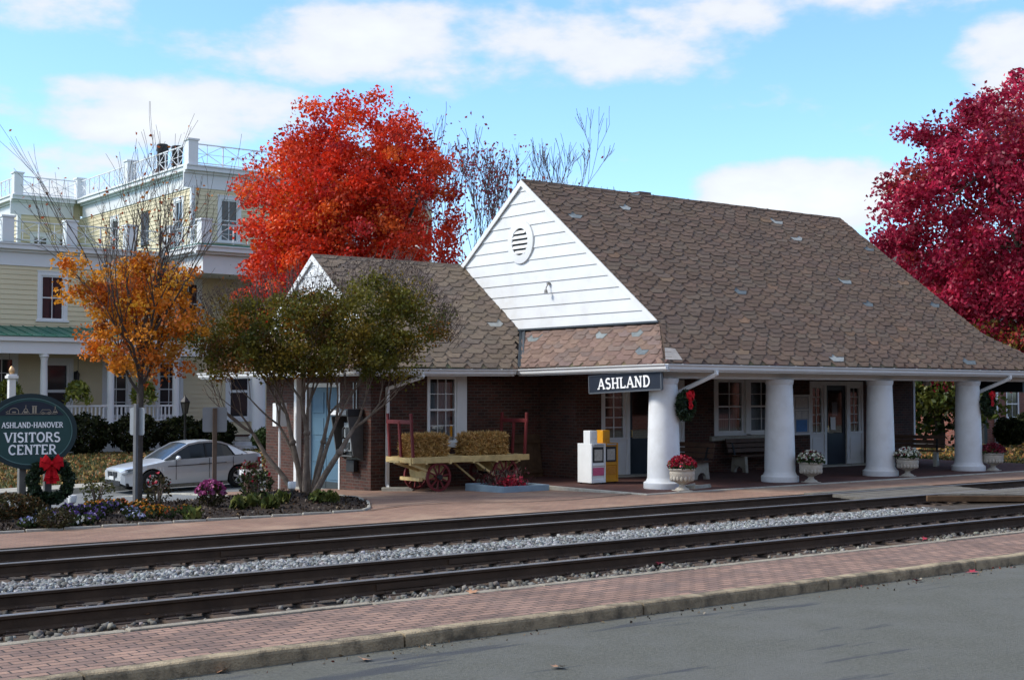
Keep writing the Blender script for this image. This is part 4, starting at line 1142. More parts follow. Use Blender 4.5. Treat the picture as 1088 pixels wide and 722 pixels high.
# ---- slim white post with a gilt finial behind it
p = gnd(11, 552, -.05); px, py = 15.8, 50.9
ft = thing('finial_post', 'white square lawn post with a gilt ball finial, behind the oval sign', 'post', (px, py, g(px, py)))
b = MB(ft.location); b.box(px - .12, px + .12, py - .12, py + .12, g(px, py), 2.66); b.box(px - .19, px + .19, py - .19, py + .19, 2.66, 2.76); b.box(px - .15, px + .15, py - .15, py + .15, 2.76, 2.82); b.build('post', M_white, ft, bevel=.006)
b = MB(ft.location); b.lathe([(.06, 0), (.10, .06), (.11, .16), (.07, .24), (.02, .3)], 12, (px, py, 2.82)); b.build('finial', mat('gilt', (.6, .38, .2), .4, .1, metal=.5), ft)
b = MB(ft.location); b.box(px + .122, px + .15, py - .06, py + .06, 1.5, 2.3); b.build('bracket', M_black, ft)

# ---- wreaths
M_needle = leaf_mat('needle', .1)
M_ribbon = mat('red_ribbon', (.48, .008, .014), .75, .15, 12, spec=.12)
def wreath(label, c, Rr, r, facing, group, bow=True, n=2200, bowdy=0, bscale=1):
    f = Vector(facing).normalized(); xx = Vector((-f.y, f.x, 0)).normalized(); zz = xx.cross(f) * -1
    if zz.z < 0: zz = -zz
    t = thing('wreath', label, 'wreath', (c[0], c[1], c[2] - Rr - r), 0, group); C0 = Vector(c); org = t.location
    b = MB(org); m = 30; b2 = []
    pts = [C0 + xx * Rr * math.cos(2 * math.pi * i / m) + zz * Rr * math.sin(2 * math.pi * i / m) for i in range(m + 1)]
    b.tube(pts, r * .55, 8, cap=False); b.build('ring', mat('wreath_core', (.012, .018, .010), .95), t)
    a = rng.uniform(0, 2 * math.pi, n); q = rng.uniform(0, 2 * math.pi, n); rr = r * rng.uniform(.55, 1.15, n) * (1 + .18 * np.sin(a * 9))
    P = np.array(C0)[None] + np.outer((Rr + rr * np.cos(q)) * np.cos(a), xx) + np.outer((Rr + rr * np.cos(q)) * np.sin(a), zz) + np.outer(rr * np.sin(q), f)
    leaves('needles', P, rng.uniform(.04, .085, n) * (r / .1) ** .5, pal(n, [(.022, .04, .018), (.035, .055, .022), (.014, .026, .014)], None, .25), M_needle, t, org, aspect=2.6)
    if bow:
        B = C0 + zz * (Rr * .92 + bowdy) + f * (r * 1.1); s = bscale; k = MB(org)
        for sg_ in (-1, 1):
            for (a0_, L_, hw, fwd) in ((.10, .19, .085, .0), (.62, .17, .07, .03), (-.42, .16, .065, .02)):   # puffed loops
                ax = (xx * sg_ * math.cos(a0_) + zz * math.sin(a0_)); pz = (zz * math.cos(a0_) - xx * sg_ * math.sin(a0_)); prev = None
                for j in range(11):
                    th = math.pi * 2 * j / 10; rad = .5 - .5 * math.cos(th)
                    c = B + ax * L_ * s * rad + f * (fwd + .05 * s * math.sin(th)); wd = hw * s * (.28 + .72 * rad)
                    cur = (c - pz * wd, c + pz * wd)
                    if prev: k.face([prev[0], cur[0], cur[1], prev[1]], sm=True)
                    prev = cur
            for (ox, L, w_) in ((.085, .30, .05), (.03, .34, .055)):       # hanging tails
                prev = None
                for j in range(6):
                    c = B + xx * sg_ * ox * s * (j / 5) ** .7 - zz * L * s * j / 5 + f * (.02 + .014 * math.sin(j * 2.2 + ox * 60)); wd = w_ * s * (.5 + .5 * j / 5)
                    cur = (c - xx * wd, c + xx * wd)
                    if prev: k.face([prev[0], cur[0], cur[1], prev[1]])
                    prev = cur
        k.ball(B + f * .05 * s, .035 * s, 8)
        k.build('bow', M_ribbon, t)
    return t
wreath('evergreen wreath with red bow hanging on the downspout by the corner column', (21.40, 21.55, 1.83), .235, .095, (.30, -.95, 0), None, bscale=.85)
wreath('evergreen wreath with red bow hanging on the column farthest right', (32.98, 21.55, 1.83), .235, .095, (.20, -.98, 0), None, bscale=.85)
wc = SC + N_ * .14 + X_ * .33
wreath('large evergreen wreath with a big red bow leaning under the oval sign', (wc.x, wc.y, CAMZ - 1.50), .30, .085, tuple(N_), None, n=3600, bscale=1.02, bowdy=.04)

# ---- stone urns with flowers
M_urn = mat('cast_stone_urn', (.47, .42, .35), .9, .22, 7, .4, 50, stain=((.2, .185, .15), 6, .5, .75, .5))
M_petal = leaf_mat('petal', .25)
UP = [(.15, 0), (.155, .03), (.135, .05), (.085, .075), (.065, .11), (.07, .14), (.12, .165), (.19, .20), (.245, .26), (.272, .34), (.276, .40), (.262, .415), (.285, .44), (.295, .47), (.28, .482), (.255, .47), (.24, .42)]
def urn(x, y, label, fcols, fw, nf, leafn, hgt, spread, fsize, pole=False):
    t = thing('flower_urn', label, 'flower urn', (x, y, g(x, y) if y < 20.85 else 0.0), U(0, 3))
    b = MB(); b.lathe(UP, 40, flute=.0); b.box(-.17, .17, -.17, .17, -.02, .015); 
    for i in range(18):   # swags/gadroons
        a = 2 * math.pi * i / 18; b.ball((.232 * math.cos(a), .232 * math.sin(a), .275), .042, 6, sq=1.7)
    b.build('urn', M_urn, t)
    b = MB(); b.lathe([(.05, .40), (.245, .415), (.245, .43), (.02, .44)], 20); b.build('soil', M_mulch, t)
    def cloud(n, lo, hi, k=1):
        a = rng.uniform(0, 6.283, n); r = np.sqrt(rng.uniform(0, 1, n)) * spread * k; h = hgt * np.sqrt(np.clip(1 - (r / spread) ** 2 * .85, 0, 1)) * rng.uniform(lo, hi, n) + .45
        return np.stack([r * np.cos(a), r * np.sin(a), h], 1)
    leaves('leaves', cloud(leafn, .1, .95), rng.uniform(.035, .07, leafn), pal(leafn, [(.04, .07, .02), (.07, .10, .03), (.025, .045, .018)], None, .25), M_leafd, t)
    leaves('flowers', cloud(nf, .78, 1.08, 1.04), rng.uniform(fsize * .7, fsize * 1.3, nf), pal(nf, fcols, fw, .15), M_petal, t, aspect=1.1)
    return t
RED = [(.30, .012, .03), (.42, .02, .045), (.16, .008, .02)]; WHT = [(.62, .62, .45), (.75, .74, .66), (.14, .012, .025)]
urn(20.9, 21.17, 'stone urn of red flowers beside the corner column under the sign', RED, None, 420, 420, .30, .31, .06)
urn(25.27, 21.28, 'stone urn of straggly white flowers between the second and third columns', WHT, [.4, .3, .3], 320, 620, .30, .33, .055)
urn(29.05, 21.32, 'stone urn of creamy white flowers right of the third column', WHT, [.4, .3, .3], 360, 500, .28, .33, .06)
urn(33.1, 21.5, 'stone urn heaped with dark red flowers at the far right column', [(.13, .01, .022), (.08, .006, .014), (.2, .015, .03)], None, 620, 300, .28, .33, .06)

# ---- newspaper boxes
M_nwhite = mat('box_white', (.72, .73, .73), .45, .06, 4, spec=.4); M_norange = mat('box_orange', (.60, .27, .012), .45, .1, 4, spec=.4)
def newsbox(label, x, y, rz, mt, w, d, h, cardcol):
    t = thing('newspaper_box', label, 'newspaper box', (x, y, g(x, y) if x < 19.6 else 0), rz)
    b = MB(); b.box(-w / 2, w / 2, -d / 2 + .03, d / 2, .03, h)
    b.box(-w / 2, -w / 2 + .035, -d / 2, -d / 2 + .03, .03, h); b.box(w / 2 - .035, w / 2, -d / 2, -d / 2 + .03, .03, h); b.box(-w / 2 + .035, w / 2 - .035, -d / 2, -d / 2 + .03, h - .05, h); b.box(-w / 2 + .035, w / 2 - .035, -d / 2, -d / 2 + .03, .03, .10)
    b.box(-w / 2 + .035, w / 2 - .035, -d / 2, -d / 2 + .03, .42, .47)
    b.build('cabinet', mt, t, bevel=.006)
    b = MB(); b.box(-w / 2 + .06, w / 2 - .06, -d / 2 + .012, -d / 2 + .028, .5, h - .08); b.build('door_window', mat('box_window', (.03, .032, .035), .15, .1, 5), t)
    b = MB(); b.box(-w / 2 + .1, w / 2 - .1, -d / 2 + .004, -d / 2 + .011, .54, h - .14); b.build('newspaper', mat('newsprint', (.40, .38, .34), .9, .3, 30), t)
    b = MB(); b.box(-w / 2 + .05, w / 2 - .05, -d / 2 + .01, -d / 2 + .028, .2, .38); b.build('card', mat('card', cardcol, .6, .3, 40), t)
    b = MB(); b.box(-w / 2 + .01, -w / 2 + .23, -d / 2 + .06, -d / 2 + .30, h, h + .3); b.box(-w / 2 + .03, -w / 2 + .21, -d / 2 + .045, -d / 2 + .06, h + .1, h + .27); b.tube([(-w / 2 + .12, -d / 2 + .045, h + .06), (-w / 2 + .12, -d / 2 + .02, h + .06)], .02, 8)
    b.build('coin_box', mt, t, bevel=.012)
    b = MB(); b.bar((-w / 2 + .08, -d / 2 - .012, h - .03), (w / 2 - .08, -d / 2 - .012, h - .03), .02, .03); b.build('handle', mat('steel', (.4, .4, .4), .35, .1, metal=.8), t)
    for sx_ in (-1, 1):
        for sy_ in (-1, 1): b = MB(); b.box(sx_ * (w / 2 - .05) - .02, sx_ * (w / 2 - .05) + .02, sy_ * (d / 2 - .06) - .02, sy_ * (d / 2 - .06) + .02, 0, .03); b.build('foot', M_black, t)
    return t
newsbox('white newspaper vending box with a pink card, beside the brick corner', 20.86, 24.12, 0, M_nwhite, .44, .50, .94, (.55, .10, .2))
newsbox('orange newspaper vending box standing right of the white one', 21.36, 24.22, 0, M_norange, .44, .46, .94, (.5, .2, .02))

# ---- wooden benches with concrete ends
M_slat = mat('bench_slat', (.085, .045, .028), .6, .25, 5)
def bench(label, x, y, rz, group=None, L=1.8):
    t = thing('park_bench', label, 'bench', (x, y, 0), rz, group)
    for s in (-1, 1):
        b = MB(); X = s * (L / 2 - .22)
        prof = [(-.28, 0), (-.16, 0), (-.13, .10), (-.05, .16), (.05, .16), (.12, .10), (.15, 0), (.27, 0), (.24, .2), (.22, .40), (-.24, .42)]
        b.prism([(X - .05, yy, z) for yy, z in prof], (.10, 0, 0)); b.build('leg', M_conc, t, bevel=.01)
        b = MB(); b.prism([(X - .03, yy, z) for yy, z in [(.13, .40), (.22, .40), (.34, .88), (.29, .88)]], (.06, 0, 0)); b.build('back_support', M_black, t)
    for k in range(4):
        b = MB(); b.box(-L / 2, L / 2, -.25 + k * .115, -.15 + k * .115, .425, .46); b.build('seat_slat', M_slat, t, bevel=.006)
    for k in range(3):
        b = MB(); z = .52 + k * .13; y0_ = .205 + (z - .46) * .25
        b.prism([(-L / 2, y0_ - .03, z), (-L / 2, y0_, z - .005), (-L / 2, y0_ + .028, z + .10), (-L / 2, y0_ - .002, z + .105)], (L, 0, 0)); b.build('back_slat', M_slat, t, bevel=.004)
    return t
bench('slatted bench behind the corner column, in front of the left entrance', 24.0, 24.35, R(-90), None)
bench('slatted bench under the pair of porch windows, behind the second column', 27.9, 25.2, 0, None, 2.2)
bench('slatted bench in the shade between the third and fourth columns', 33.4, 24.6, R(-62), None, 2.2)

# ---- notice board with a blue poster
t = thing('notice_board', 'white framed notice board with a blue poster on the brick wall left of the door', 'notice board', (30.08, 25.66, 1.05))
b = MB(t.location); T = T_('x', 25.7, 1)
tbox(b, T, 29.76, 30.42, -.04, -.004, .95, 2.05); b.build('backing', mat('board_pale', (.42, .44, .46), .7, .1, 3), t)
b = MB(t.location)
for q in ((29.74, 29.79, .93, 2.07), (30.39, 30.44, .93, 2.07)): tbox(b, T, q[0], q[1], -.06, -.002, q[2], q[3])
tbox(b, T, 29.79, 30.39, -.06, -.002, .93, .98); tbox(b, T, 29.79, 30.39, -.06, -.002, 2.02, 2.07); tbox(b, T, 29.79, 30.39, -.055, -.002, 1.62, 1.66); b.build('frame', M_white, t)
b = MB(t.location); tbox(b, T, 29.86, 30.32, -.048, -.042, 1.02, 1.36); b.build('poster', mat('poster_blue', (.05, .17, .42), .5, .25, 9), t)
b = MB(t.location); tbox(b, T, 29.84, 30.08, -.048, -.042, 1.4, 1.6); tbox(b, T, 30.1, 30.34, -.048, -.042, 1.4, 1.6); tbox(b, T, 29.84, 30.34, -.048, -.042, 1.7, 1.98); b.build('paper', mat('paper', (.6, .6, .58), .8, .2, 14), t)

# ---- payphone on the wing's end wall
pt = thing('payphone', 'wall-mounted payphone in a half-open metal hood on the brick pier', 'payphone', (16.5, 27.8, .65))
org = pt.location
M_steel = mat('brushed_steel', (.32, .33, .34), .38, .15, 5, metal=.6); M_phone = mat('phone_black', (.02, .021, .024), .35, .1)
b = MB(org); yA, yB = 27.42, 28.20
b.box(16.61, 16.645, yA, yB, .78, 1.98)
b.prism([(16.61, yA, .78), (16.36, yA, .92), (16.22, yA, 1.78), (16.22, yA, 1.80), (16.61, yA, 1.80)], (0, .03, 0)); b.prism([(16.61, yB - .03, .78), (16.36, yB - .03, .92), (16.22, yB - .03, 1.78), (16.22, yB - .03, 1.80), (16.61, yB - .03, 1.80)], (0, .03, 0))
b.box(16.34, 16.61, yA + .03, yB - .03, .86, .89); b.build('hood', mat('hood_grey', (.085, .085, .082), .5, .2, 5), pt, bevel=.008)
b = MB(org); b.box(16.20, 16.62, yA - .02, yB + .02, 1.81, 1.98); b.build('header', M_phone, pt, bevel=.01)
b = MB(org); b.box(16.185, 16.199, yA + .36, yB - .02, 1.84, 1.95); b.build('header_sign', M_white, pt)
b = MB(org); b.box(16.185, 16.199, yA + .02, yA + .33, 1.84, 1.95); b.build('header_sign', M_signedge, pt)
b = MB(org); b.box(16.44, 16.60, yA + .22, yA + .56, .98, 1.66); b.build('phone_body', M_steel, pt, bevel=.012)
b = MB(org); b.box(16.425, 16.44, yA + .28, yA + .42, 1.3, 1.55); b.box(16.425, 16.44, yA + .28, yA + .5, 1.02, 1.2); b.build('dial_plate', M_phone, pt)
b = MB(org); b.tube([(16.42, yA + .5, 1.28), (16.38, yA + .5, 1.32), (16.38, yA + .5, 1.5), (16.42, yA + .5, 1.54)], .025, 8); b.build('handset', M_phone, pt)
b = MB(org); b.tube([(16.40, yA + .5, 1.28), (16.36, yA + .52, 1.05), (16.40, yA + .45, .96), (16.43, yA + .34, 1.06)], .012, 6); b.build('cord', M_steel, pt)
b = MB(org); b.box(16.5, 16.61, yA + .2, yA + .55, .5, .775); b.build('book_shelf', M_black, pt, bevel=.01)
b = MB(org)
for y in (yA + .28, yA + .42): b.tube([(16.62, y, 1.99), (16.62, y, 2.6)], .014, 6)
b.build('conduit', M_steel, pt)
pt.location.z -= .24

# ---- baggage wagon
M_yel = mat('wagon_yellow', (.54, .40, .18), .65, .22, 5, .3, stain=((.20, .14, .06), 4, .5, .75, .6)); M_red = mat('wagon_red', (.13, .016, .018), .6, .25, 6)
wx, wy, wz = 16.75, 25.45, g(18, 25.5)
wt = thing('baggage_wagon', 'old yellow station baggage wagon with dark red wheels and end racks', 'baggage wagon', (wx + 1.6, wy + .5, wz)); org = wt.location
ZD = .74 + wz; LW, WW_ = 3.25, 1.08
for k in range(6):
    b = MB(org); b.box(wx, wx + LW, wy + .03 + k * .17, wy + .19 + k * .17, ZD, ZD + .035 + .004 * (k % 2)); b.build('deck_board', M_yel, wt, bevel=.005)
b = MB(org)
b.box(wx - .03, wx + LW + .03, wy - .03, wy + .03, ZD - .09, ZD + .045); b.box(wx - .03, wx + LW + .03, wy + 1.05, wy + 1.11, ZD - .09, ZD + .045); b.box(wx - .05, wx - .0, wy + .03, wy + 1.05, ZD - .08, ZD + .04); b.box(wx + LW, wx + LW + .05, wy + .03, wy + 1.05, ZD - .08, ZD + .04)
for k in range(5): b.box(wx + .3 + k * .66, wx + .36 + k * .66, wy - .045, wy + 1.12, ZD - .12, ZD - .02)
b.build('deck_frame', M_yel, wt, bevel=.006)
for xx in (wx + .03, wx + LW - .06):      # red stake racks at the ends
    b = MB(org); s = -1 if xx < wx + 1 else 1
    for y in (wy + .05, wy + .54, wy + 1.02): b.bar((xx, y, ZD - .05), (xx + s * .07, y, ZD + (1.03 if y != wy + .54 else .86)), .07, .05, up=(1, 0, 0))
    b.bar((xx + s * .057, wy - .0, ZD + .84), (xx + s * .057, wy + 1.07, ZD + .84), .05, .09); b.build('end_rack', M_red, wt, bevel=.008)
def wheel(cx, cy, r, parent):
    b = MB(org); zc = wz + r; n = 28
    for i in range(n):
        a0, a1 = 2 * math.pi * i / n, 2 * math.pi * (i + 1) / n
        q = lambda rr, a, yy: (cx + rr * math.cos(a), cy + yy, zc + rr * math.sin(a))
        for (r0, r1, y0_, y1_) in ((r, r, -.03, .03), (r - .05, r - .05, .03, -.03), (r - .05, r, -.03, -.03), (r, r - .05, .03, .03)):
            b.face([q(r0, a0, y0_), q(r0, a1, y0_), q(r1, a1, y1_), q(r1, a0, y1_)][::-1])
    w_ = b.build('wheel', M_red, parent)
    b = MB(org)
    for i in range(10):
        a = 2 * math.pi * i / 10 + .2; b.bar((cx + .05 * math.cos(a), cy, zc + .05 * math.sin(a)), (cx + (r - .04) * math.cos(a), cy, zc + (r - .04) * math.sin(a)), .032, .032, up=(0, 1, 0))
    b.build('spokes', M_red, w_)
    b = MB(org); b.tube([(cx, cy - .09, zc), (cx, cy + .09, zc)], .06, 12); b.build('hub', M_black, w_)
for (x, y) in ((wx + .72, wy + .06), (wx + .72, wy + .98)): wheel(x, y, .33, wt)
for (x, y) in ((wx + 2.62, wy + .06), (wx + 2.62, wy + .98)): wheel(x, y, .36, wt)
b = MB(org)
b.bar((wx + .72, wy + .02, wz + .33), (wx + .72, wy + 1.02, wz + .33), .07, .07); b.bar((wx + 2.62, wy + .02, wz + .36), (wx + 2.62, wy + 1.02, wz + .36), .07, .07); b.build('axle', M_black, wt)
b = MB(org)
b.prism([(wx + .45, wy + .2, ZD - .12), (wx + 1.0, wy + .2, ZD - .12), (wx + .92, wy + .2, wz + .3), (wx + .5, wy + .2, wz + .3)], (0, .7, 0))
b.bar((wx + .3, wy + .15, wz + .28), (wx + .3, wy + .95, wz + .28), .1, .08); b.bar((wx + .45, wy + .25, wz + .3), (wx + 1.15, wy + .25, wz + .27), .09, .07)
b.bar((wx + 1.75, wy + .04, ZD - .1), (wx + 2.3, wy + .04, wz + .3), .05, .05); b.bar((wx + 1.3, wy + .3, ZD - .1), (wx + 1.9, wy + .3, wz + .2), .04, .04); b.bar((wx + 2.62, wy + .2, wz + .42), (wx + 3.1, wy + .1, ZD - .1), .04, .04)
b.prism([(wx + 2.3, wy + .2, ZD - .12), (wx + 2.95, wy + .2, ZD - .12), (wx + 2.8, wy + .2, wz + .38), (wx + 2.45, wy + .2, wz + .38)], (0, .7, 0)); b.build('undercarriage', M_yel, wt, bevel=.006)
b = MB(org); b.bar((wx + .55, wy + .5, wz + .45), (wx - .22, wy + .45, ZD - .06), .06, .06); b.bar((wx - .22, wy + .25, ZD - .05), (wx - .22, wy + .65, ZD - .05), .04, .04); b.bar((wx + .6, wy + .1, wz + .42), (wx - .05, wy + .06, ZD - .1), .05, .05); b.build('drawbar', M_yel, wt)

# ---- straw bales
M_straw = leaf_mat('straw', .2); M_strawcore = mat('straw_core', (.26, .15, .05), .95, .45, 25, 1, 40)
def bale(label, cx, cy, z, L, W, H, rz):
    t = thing('straw_bale', label, 'straw bale', (cx, cy, z), rz)
    b = MB(); nx_, ny_, nz_ = 12, 6, 6
    def surf(u, v, ax, s):
        if ax == 0: p = (s * L / 2, (u - .5) * W, v * H)
        elif ax == 1: p = ((u - .5) * L, s * W / 2, v * H)
        else: p = ((u - .5) * L, (v - .5) * W, H if s > 0 else 0)
        k = NZ.noise((p[0] * 7 + cx, p[1] * 7, p[2] * 7)) * .022
        f = 1 - .05 * sstep(.36, .5, abs(p[0]) / L) 
        return (p[0] * (1 + k), p[1] * f * (1 + k * 2), H / 2 + (p[2] - H / 2) * f * (1 + k))
    for ax in range(3):
        for s in (-1, 1):
            for i in range(12):
                for j in range(8):
                    q = [surf(i / 12, j / 8, ax, s), surf((i + 1) / 12, j / 8, ax, s), surf((i + 1) / 12, (j + 1) / 8, ax, s), surf(i / 12, (j + 1) / 8, ax, s)]
                    b.face(q if (s > 0) == (ax != 1) else q[::-1])
    core = b.build('bale', M_strawcore, t)
    n = 5200; P = []
    for _ in range(n):
        ax = random.choices((0, 1, 2), (W * H, L * H, L * W))[0]; s = random.choice((-1, 1)) if ax < 2 else 1; P.append(surf(U(0, 1), U(0, 1), ax, s))
    leaves('straw', P, rng.uniform(.05, .12, n), pal(n, [(.56, .35, .13), (.44, .26, .085), (.68, .46, .20), (.28, .16, .05)], [.4, .3, .15, .15], .2), M_straw, t, aspect=6)
    b = MB()
    for y in (-W * .22, W * .22): b.tube([(-L / 2 - .012, y, H * .02), (-L / 2 - .012, y, H), (-L / 2, y, H + .012), (L / 2, y, H + .012), (L / 2 + .012, y, H), (L / 2 + .012, y, H * .02)], .006, 5)
    b.build('twine', mat('twine', (.25, .16, .07), .9), t)
bale('straw bale on the wagon left of the sash window', wx + .62, wy + .50, ZD + .035, .98, .46, .46, R(3))
bale('straw bale on the wagon right of the sash window, nearer the newspaper boxes', wx + 2.28, wy + .50, ZD + .035, 1.08, .48, .46, R(-2))

M_panel = mat('panel_wood', (.085, .05, .028), .85, .35, 4, .4, 40)
# ---- brown plank panel leaning by the corner
t = thing('plank_panel', 'brown board panel leaning on the brick wall behind the wagon', 'panel', (21.15, 26.85, g(20, 26.9)))
for k in range(4):
    b = MB(t.location); x0 = 20.72 + k * .232; b.prism([(x0, 26.90, t.location.z), (x0 + .226, 26.90, t.location.z), (x0 + .226, 27.06, t.location.z + 1.22), (x0, 27.06, t.location.z + 1.22)], (0, .03, .0)); b.build('board', M_panel, t)
b = MB(t.location)
for z, y in ((.25, 26.925), (1.0, 27.025)): b.box(20.74, 21.62, y - .045, y - .004, t.location.z + z, t.location.z + z + .09)
b.build('batten', M_panel, t)

# ---- low blue planter with a red-leaved shrub
zp = g(18.8, 24.5)
t = thing('planter', 'low blue-grey timber planter with a spiky red plant before the wagon', 'planter', (18.75, 24.7, zp)); org = t.location
M_pl = mat('planter_blue', (.20, .27, .33), .7, .15, 4, .2)
b = MB(org); x0, x1, y0_, y1_ = 18.12, 19.42, 23.92, 25.38
b.box(x0, x1, y0_, y0_ + .05, zp - .03, zp + .145); b.box(x0, x1, y1_ - .05, y1_, zp - .03, zp + .145); b.box(x0, x0 + .05, y0_ + .05, y1_ - .05, zp - .03, zp + .145); b.box(x1 - .05, x1, y0_ + .05, y1_ - .05, zp - .03, zp + .145); b.build('frame', M_pl, t, bevel=.008)
b = MB(org); b.face([(x0 + .05, y0_ + .05, zp + .10), (x1 - .05, y0_ + .05, zp + .10), (x1 - .05, y1_ - .05, zp + .10), (x0 + .05, y1_ - .05, zp + .10)]); b.build('soil', M_mulch, t)
n = 1000; P = np.stack([rng.normal(18.88, .2, n), rng.normal(24.85, .26, n), zp + .12 + np.abs(rng.normal(0, .14, n))], 1)
leaves('foliage', P, rng.uniform(.03, .07, n), pal(n, [(.10, .03, .03), (.07, .05, .04), (.15, .02, .03), (.05, .045, .03)], None, .3), M_leafd, t, org, up=1.6, aspect=4)
n = 200; P = np.stack([rng.normal(18.75, .12, n), rng.normal(24.45, .14, n), zp + .12 + np.abs(rng.normal(0, .09, n))], 1)
leaves('flowers', P, rng.uniform(.05, .09, n), pal(n, [(.42, .02, .05), (.3, .015, .03)], None, .2), M_petal, t, org)
b = MB(org)
for _ in range(30):
    a = U(0, 6.28); x, y = random.gauss(18.9, .2), random.gauss(24.85, .24); b.tube([(x, y, zp + .1), (x + .08 * math.cos(a), y + .08 * math.sin(a), zp + U(.3, .52))], [.006, .002], 4)
b.build('stems', mat('stem_brown', (.06, .035, .03), .9), t)

# ---- splash blocks under the downspouts
def splash(x, y, rz, label):
    t = thing('splash_block', label, 'splash block', (x, y, g(x, y) if x < 19.6 else 0), rz)
    b = MB(); b.prism([(-.36, -.15, .0), (.36, -.21, .0), (.36, .21, .0), (-.36, .15, .0)], (0, 0, .045)); b.build('slab', M_conc, t, bevel=.01)
    b = MB()
    for s in (-1, 1): b.bar((-.34, s * .125, .06), (.34, s * .185, .06), .04, .035)
    b.bar((-.35, -.12, .06), (-.35, .12, .06), .035, .035); b.build('rim', M_conc, t, bevel=.008)
splash(17.05, 26.55, R(-40), 'pale splash block under the downspout left of the wagon')
splash(21.75, 21.6, R(20), 'pale splash block at the foot of the corner column')

# ---- white box on a post behind the small tree
t = thing('post_box', 'white metal box on a slim white post behind the small tree', 'box', (16.1, 30.55, g(16.1, 30.55))); org = t.location
b = MB(org); b.box(15.95, 16.25, 30.45, 30.65, 1.28, 1.86); b.build('box', M_white, t, bevel=.012)
b = MB(org); b.tube([(16.1, 30.55, org.z), (16.1, 30.55, 1.28)], .03, 8); b.build('post', M_white, t)
# ---- low white flower box by the car
t = thing('flower_box', 'low white box of dark red flowers on the paving by the car boot', 'flower box', (15.8, 31.5, g(15.8, 31.5))); org = t.location
b = MB(org); zt = org.z + .42; b.prism([(15.55, 31.35, zt), (16.05, 31.35, zt), (16.05, 31.65, zt), (15.55, 31.65, zt)], (0, 0, .14)); b.build('trough', M_white, t, bevel=.01)
b = MB(org); b.box(15.65, 15.95, 31.4, 31.6, org.z - .05, zt); b.build('pedestal', M_brick, t)
n = 320; P = np.stack([rng.normal(15.8, .13, n), rng.normal(31.5, .06, n), zt + .13 + np.abs(rng.normal(0, .09, n))], 1)
leaves('flowers', P, rng.uniform(.05, .08, n), pal(n, [(.2, .02, .03), (.1, .02, .02), (.05, .06, .02)], None, .2), M_petal, t, org)

# ---- backs of two small road signs
def roadsign(label, x, y, ptop, size, post, rz, plate_z, pw=.045, mt=None):
    zb = bedz(x, y) if inpoly(x, y) else g(x, y)
    t = thing('road_sign', label, 'road sign', (x, y, zb), rz)
    b = MB(); b.box(-pw, pw, -pw, pw, -.1, ptop - zb); b.build('post', mt or post, t, bevel=.006)
    b = MB(); h, w_ = size[1] / 2, size[0] / 2; c = plate_z - zb; r_ = .04
    pr = [(w_ - r_ + r_ * math.cos(a), h - r_ + r_ * math.sin(a)) for a in (0, .785, 1.571)] + [(-w_ + r_ + r_ * math.cos(a), h - r_ + r_ * math.sin(a)) for a in (1.571, 2.356, 3.142)] + [(-w_ + r_ - r_ * math.cos(a), -h + r_ - r_ * math.sin(a)) for a in (0, .785, 1.571)] + [(w_ - r_ + r_ * math.cos(a), -h + r_ + r_ * math.sin(a)) for a in (4.712, 5.498, 6.283)]
    b.prism([(px_, pw + .002, c + pz) for px_, pz in pr], (0, .006, 0)); b.build('plate', mat('sign_back', (.30, .31, .32), .5, .1, 4, metal=.4), t)
    return t
p = gnd(226, 530, -.12)
M_woodpost = mat('sign_post_wood', (.15, .10, .07), .9, .3, 6, .4)
roadsign('back of a square grey sign on a short brown wooden post', 12.35, 26.3, 1.80, (.50, .52), M_woodpost, R(-22), 1.56)
roadsign('back of a narrow grey sign on a post by the orange tree', 10.35, 25.6, 1.9, (.36, .54), mat('sign_post_grey', (.17, .17, .17), .7, .2, 5), R(-62), 1.56, .035)
# ---- small white ground spotlights
def spot(label, x, y):
    t = thing('ground_spotlight', label, 'spotlight', (x, y, bedz(x, y)), U(0, 6)); b = MB(); b.tube([(0, 0, 0), (0, 0, .12)], .02, 6); b.build('spike', M_black, t)
    b = MB(); b.lathe([(.03, 0), (.07, .03), (.085, .12), (.075, .16)], 14, (0, 0, .10)); b.build('head', M_white, t)
spot('small white ground spotlight at the foot of the small tree', *gnd(311, 523, .12)); spot('white ground spotlight lying low at the right of the oval sign', 9.0, 25.3)
# ---- chunk of broken kerb on the road
p = gnd(507, 673, -.26)
t = tag(MB((p[0], p[1], -.27)).prism([(p[0] - .22, p[1] - .07, -.27), (p[0] + .14, p[1] - .1, -.27), (p[0] + .2, p[1] + .04, -.27), (p[0] - .02, p[1] + .1, -.27), (p[0] - .2, p[1] + .05, -.27)], (0.02, 0, .05)).build('concrete_chunk', M_conc, bevel=.012), 'flat broken chunk of concrete on the road against the kerb', 'rubble')
p = gnd(159, 719, -.26)
MBs = MB((p[0], p[1], -.27)); MBs.ball((p[0], p[1], -.245), .045, 6, sq=.7); tag(MBs.build('pebble', M_conc), 'small round pebble on the road beside the kerb joint', 'pebble')
